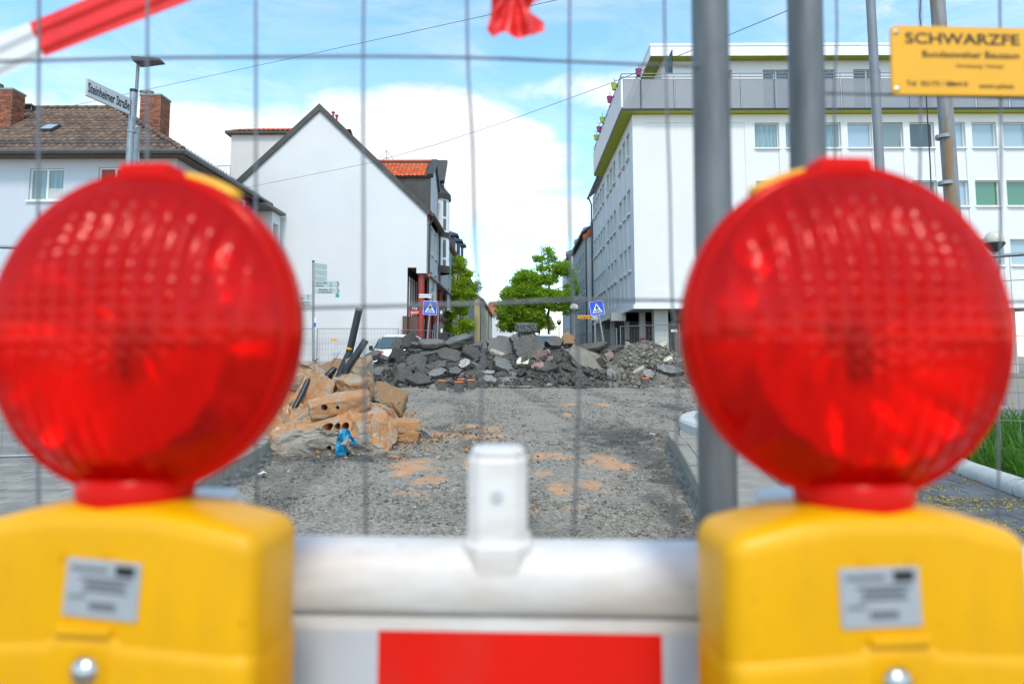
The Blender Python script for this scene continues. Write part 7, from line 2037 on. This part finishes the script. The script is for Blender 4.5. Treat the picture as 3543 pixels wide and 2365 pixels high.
for pts in ([(-400, 160), (0, 141), (90, 139), (340, 133), (590, 131), (835, 129), (1073, 132), (1307, 141), (1530, 150), (1630, 154)], [(-400, 740), (90, 722), (585, 709), (838, 703), (1105, 696), (1320, 688), (1545, 689), (1640, 690)], [(-300, 1310), (590, 1285), (1100, 1265), (1400, 1246), (1545, 1238), (1660, 1228)]):
    wire(fl, pts, Yw, .0017, .004)
def fpost(parent, x0, y0, x1, y1, Y, r_=.0205):
    a, b = V(x0, y0, Y), V(x1, y1, Y); t = (b - a).normalized(); a2 = a + t * ((2.06 - a.z) / t.z); b2 = a + t * ((.10 - a.z) / t.z)
    k = MB(); k.tube([a2, b2], r_, 24); return k.build('upright', MATS['post_steel'], parent, auto=50)
def ps():
    t = NT('post_steel'); v = t.scalev(t.pos(), (30, 30, 5)); f = t.noise(1.0, 6, .65, v); g = t.noise(26, 4, .6)
    col = t.ramp(f, [(.3, (.105, .107, .108)), (.7, (.195, .197, .198))]); col = t.mix(t.ramp(g, [(.55, (0, 0, 0)), (.75, (.5,) * 3)]), col, (.12, .11, .10)); t.col(col); t.set(rough=.5, metal=.35); MATS['post_steel'] = t.m
ps()
fpost(fl, 1628, 0, 1646, 1100, .75)
k = MB(); a, b = V(-500, 100, Yw(-400)), V(1628, 100, .74)
for z in (.14, 2.04): k.tube([(-2.6, .60, z), (a.x, a.y, z), (0, Yw(1190), z), (b.x, .74, z)], .019, 12)
k.build('rail', MATS['post_steel'], fl)
for x_, y_ in ((-2.4, .61), (b.x + .05, .76)):
    k = MB(); k.box(x_ - .11, x_ + .11, y_ - .34 + .25, y_ + .34 + .25, 0, .12); beveled(k.build('foot', MATS['kerb_concrete'], fl), .02)
fr2 = thing('mesh_fence', 'blurred fence panel with yellow sign continuing behind the right lamp', 'fence', (V(1848, 800, .80).x, .80, 0), 'near fence panels')
fpost(fr2, 1846, 0, 1853, 350, .80)
for w in ([(1912, -160), (1920, 60), (1914, 220), (1916, 420), (1914, 900), (1916, 1600)], [(2108, -160), (2112, 150), (2110, 500), (2114, 1000), (2112, 1600)], [(2292, -160), (2296, 400), (2290, 900), (2292, 1240), (2290, 1600)], [(2470, -160), (2472, 1600)]): wire(fr2, w, lambda x: Yw(x) + .015)
for pts in ([(1848, 213), (2000, 216), (2300, 224), (2700, 236)], [(1850, 700), (2300, 692), (2700, 690)], [(1850, 1190), (2300, 1175), (2700, 1165)]): wire(fr2, pts, lambda x: Yw(x) + .015, .0017, .004)
k = MB(); a = V(1848, 100, .80); b = V(2800, 100, .86)
for z in (.14, 2.04): k.tube([(a.x, .80, z), (b.x, .86, z), (b.x + 1.6, .98, z)], .019, 12)
k.build('rail', MATS['post_steel'], fr2)
k = MB(); k.box(b.x + 1.4, b.x + 1.62, .75, 1.3, 0, .12); beveled(k.build('foot', MATS['kerb_concrete'], fr2), .02)
# firm's yellow sign on the fence
def fsign():
    Y0 = .815; a, b, c, d = V(2044, 58, Y0), V(2420, 66, Y0 + .02), V(2420, 236, Y0 + .02), V(2047, 216, Y0)
    e = thing('fence_sign', 'yellow company sign board screwed to the fence above the right lamp', 'sign', d, 'signs')
    xd = (b - a).normalized(); up = (a - d).normalized(); w, h = (b - a).length, (a - d).length; nr = xd.cross(up); o0 = d
    def P(u, v, t): return o0 + xd * u + up * v + nr * t
    k = MB(); r_ = .006; pts = []
    for cx_, cz_, a0 in ((w - r_, h - r_, 0), (r_, h - r_, 90), (r_, r_, 180), (w - r_, r_, 270)):
        for i in range(5): a_ = R(a0 + 22.5 * i); pts.append((cx_ + r_ * math.cos(a_), cz_ + r_ * math.sin(a_)))
    k.prism(pts, lambda u, v, t: P(u, v, t), -.003, .0); pl = k.build('plate', MATS['sign_yellow'], e)
    for v in (.07, .93):
        k = MB(); c_ = P(.006, h * (v if v < .5 else .90), .001); k.add([c_ + (xd * math.cos(6.283 * i / 12) + up * math.sin(6.283 * i / 12)) * .0032 for i in range(12)] + [c_ + nr * .002], [(i, (i + 1) % 12, 12) for i in range(12)]); k.build('screw', MATS['steel'], pl)
    sc = .6385e-3 * Y0
    def T(s, xv, yv, hv, sx_, bold=0): text('lettering', s, P((xv - 2045) * sc, (216 - yv) * sc, .0006), xd, up, hv * sc, MATS['black_letter'], pl, 'LEFT', sx=sx_, bold=bold)
    T('SCHWARZFE', 2078, 80, 27, 1.34, .0003); T('Bundesweiter Bauzaun', 2120, 118, 17, 1.15, .0001); T('Vermietung / Verkauf', 2205, 145, 10, 1.0); T('Tel  02173 / 8864-0', 2080, 190, 12, 1.15, .0001); T('www.schwa', 2262, 194, 12, 1.1, .0001)
fsign()
# barrier tape and torn rag
def ribbon(name, lab, top, bot, Y, mats, split, cat):
    e = thing(name, lab, cat, V(*bot[0], Y))
    def path(pl, n):
        out = []
        L_ = [0]
        for a, b in zip(pl, pl[1:]): L_.append(L_[-1] + math.hypot(b[0] - a[0], b[1] - a[1]))
        for i in range(n + 1):
            s = L_[-1] * i / n
            for j in range(len(L_) - 1):
                if s <= L_[j + 1] + 1e-6: t = (s - L_[j]) / (L_[j + 1] - L_[j]); out.append((lerp(pl[j][0], pl[j + 1][0], t), lerp(pl[j][1], pl[j + 1][1], t))); break
        return out
    N, K = 60, 14; tp, bp = path(top, N), path(bot, N)
    for nm, m_, i0, i1 in split:
        k = MB(); vs_ = []
        for i in range(int(i0 * N), int(i1 * N) + 1):
            for j in range(K + 1):
                f = j / K; x, y = lerp(tp[i][0], bp[i][0], f), lerp(tp[i][1], bp[i][1], f)
                p = V(x, y, Y); p.y += .0016 * math.sin(f * 13 + i * .05) + .0012 * math.sin(f * 27 + i * .11); vs_.append(p)
        rows = int(i1 * N) - int(i0 * N)
        k.add(vs_, [(i * (K + 1) + j, i * (K + 1) + j + 1, (i + 1) * (K + 1) + j + 1, (i + 1) * (K + 1) + j) for i in range(rows) for j in range(K)]); k.build(nm, MATS[m_], e, smooth=True)
    return e
ribbon('barrier_tape', 'folded red and white barrier tape crossing the upper left corner', [(-260, 178), (0, 76), (83, 42), (203, -6), (520, -130)], [(-235, 278), (0, 176), (112, 126), (425, 4), (580, -58)], .665, None, [('white_section', 'tape_white', 0, .43), ('red_section', 'tape_red', .43, 1.0)], 'barrier tape')
def rag():
    out = [(1132, -70), (1130, -20), (1124, 40), (1117, 74), (1130, 82), (1150, 77), (1175, 90), (1205, 84), (1226, 85), (1238, 72), (1250, 68), (1248, 46), (1234, 34), (1214, 20), (1216, 12), (1236, 2), (1242, -20), (1210, -70)]
    bm = bmesh.new(); f = bm.faces.new([bm.verts.new(V(x, y, .66)) for x, y in out]); bmesh.ops.triangulate(bm, faces=[f])
    for _ in range(4): bmesh.ops.subdivide_edges(bm, edges=[e for e in bm.edges if e.calc_length() > .005], cuts=1); bmesh.ops.triangulate(bm, faces=bm.faces[:])
    c = V(1180, -40, .66)
    for v in bm.verts:
        an = math.atan2(v.co.x - c.x, c.z - v.co.z); v.co.y += .005 * math.sin(an * 14) + .006 * mnoise.noise(v.co * 60)
    me = bpy.data.meshes.new('torn_tape'); bm.to_mesh(me); bm.free(); me.materials.append(MATS['tape_red']); me.polygons.foreach_set('use_smooth', [True] * len(me.polygons))
    o = bpy.data.objects.new('torn_tape', me); link(o); tag(o, 'torn end of red barrier tape hanging at the top centre', 'barrier tape')
rag()
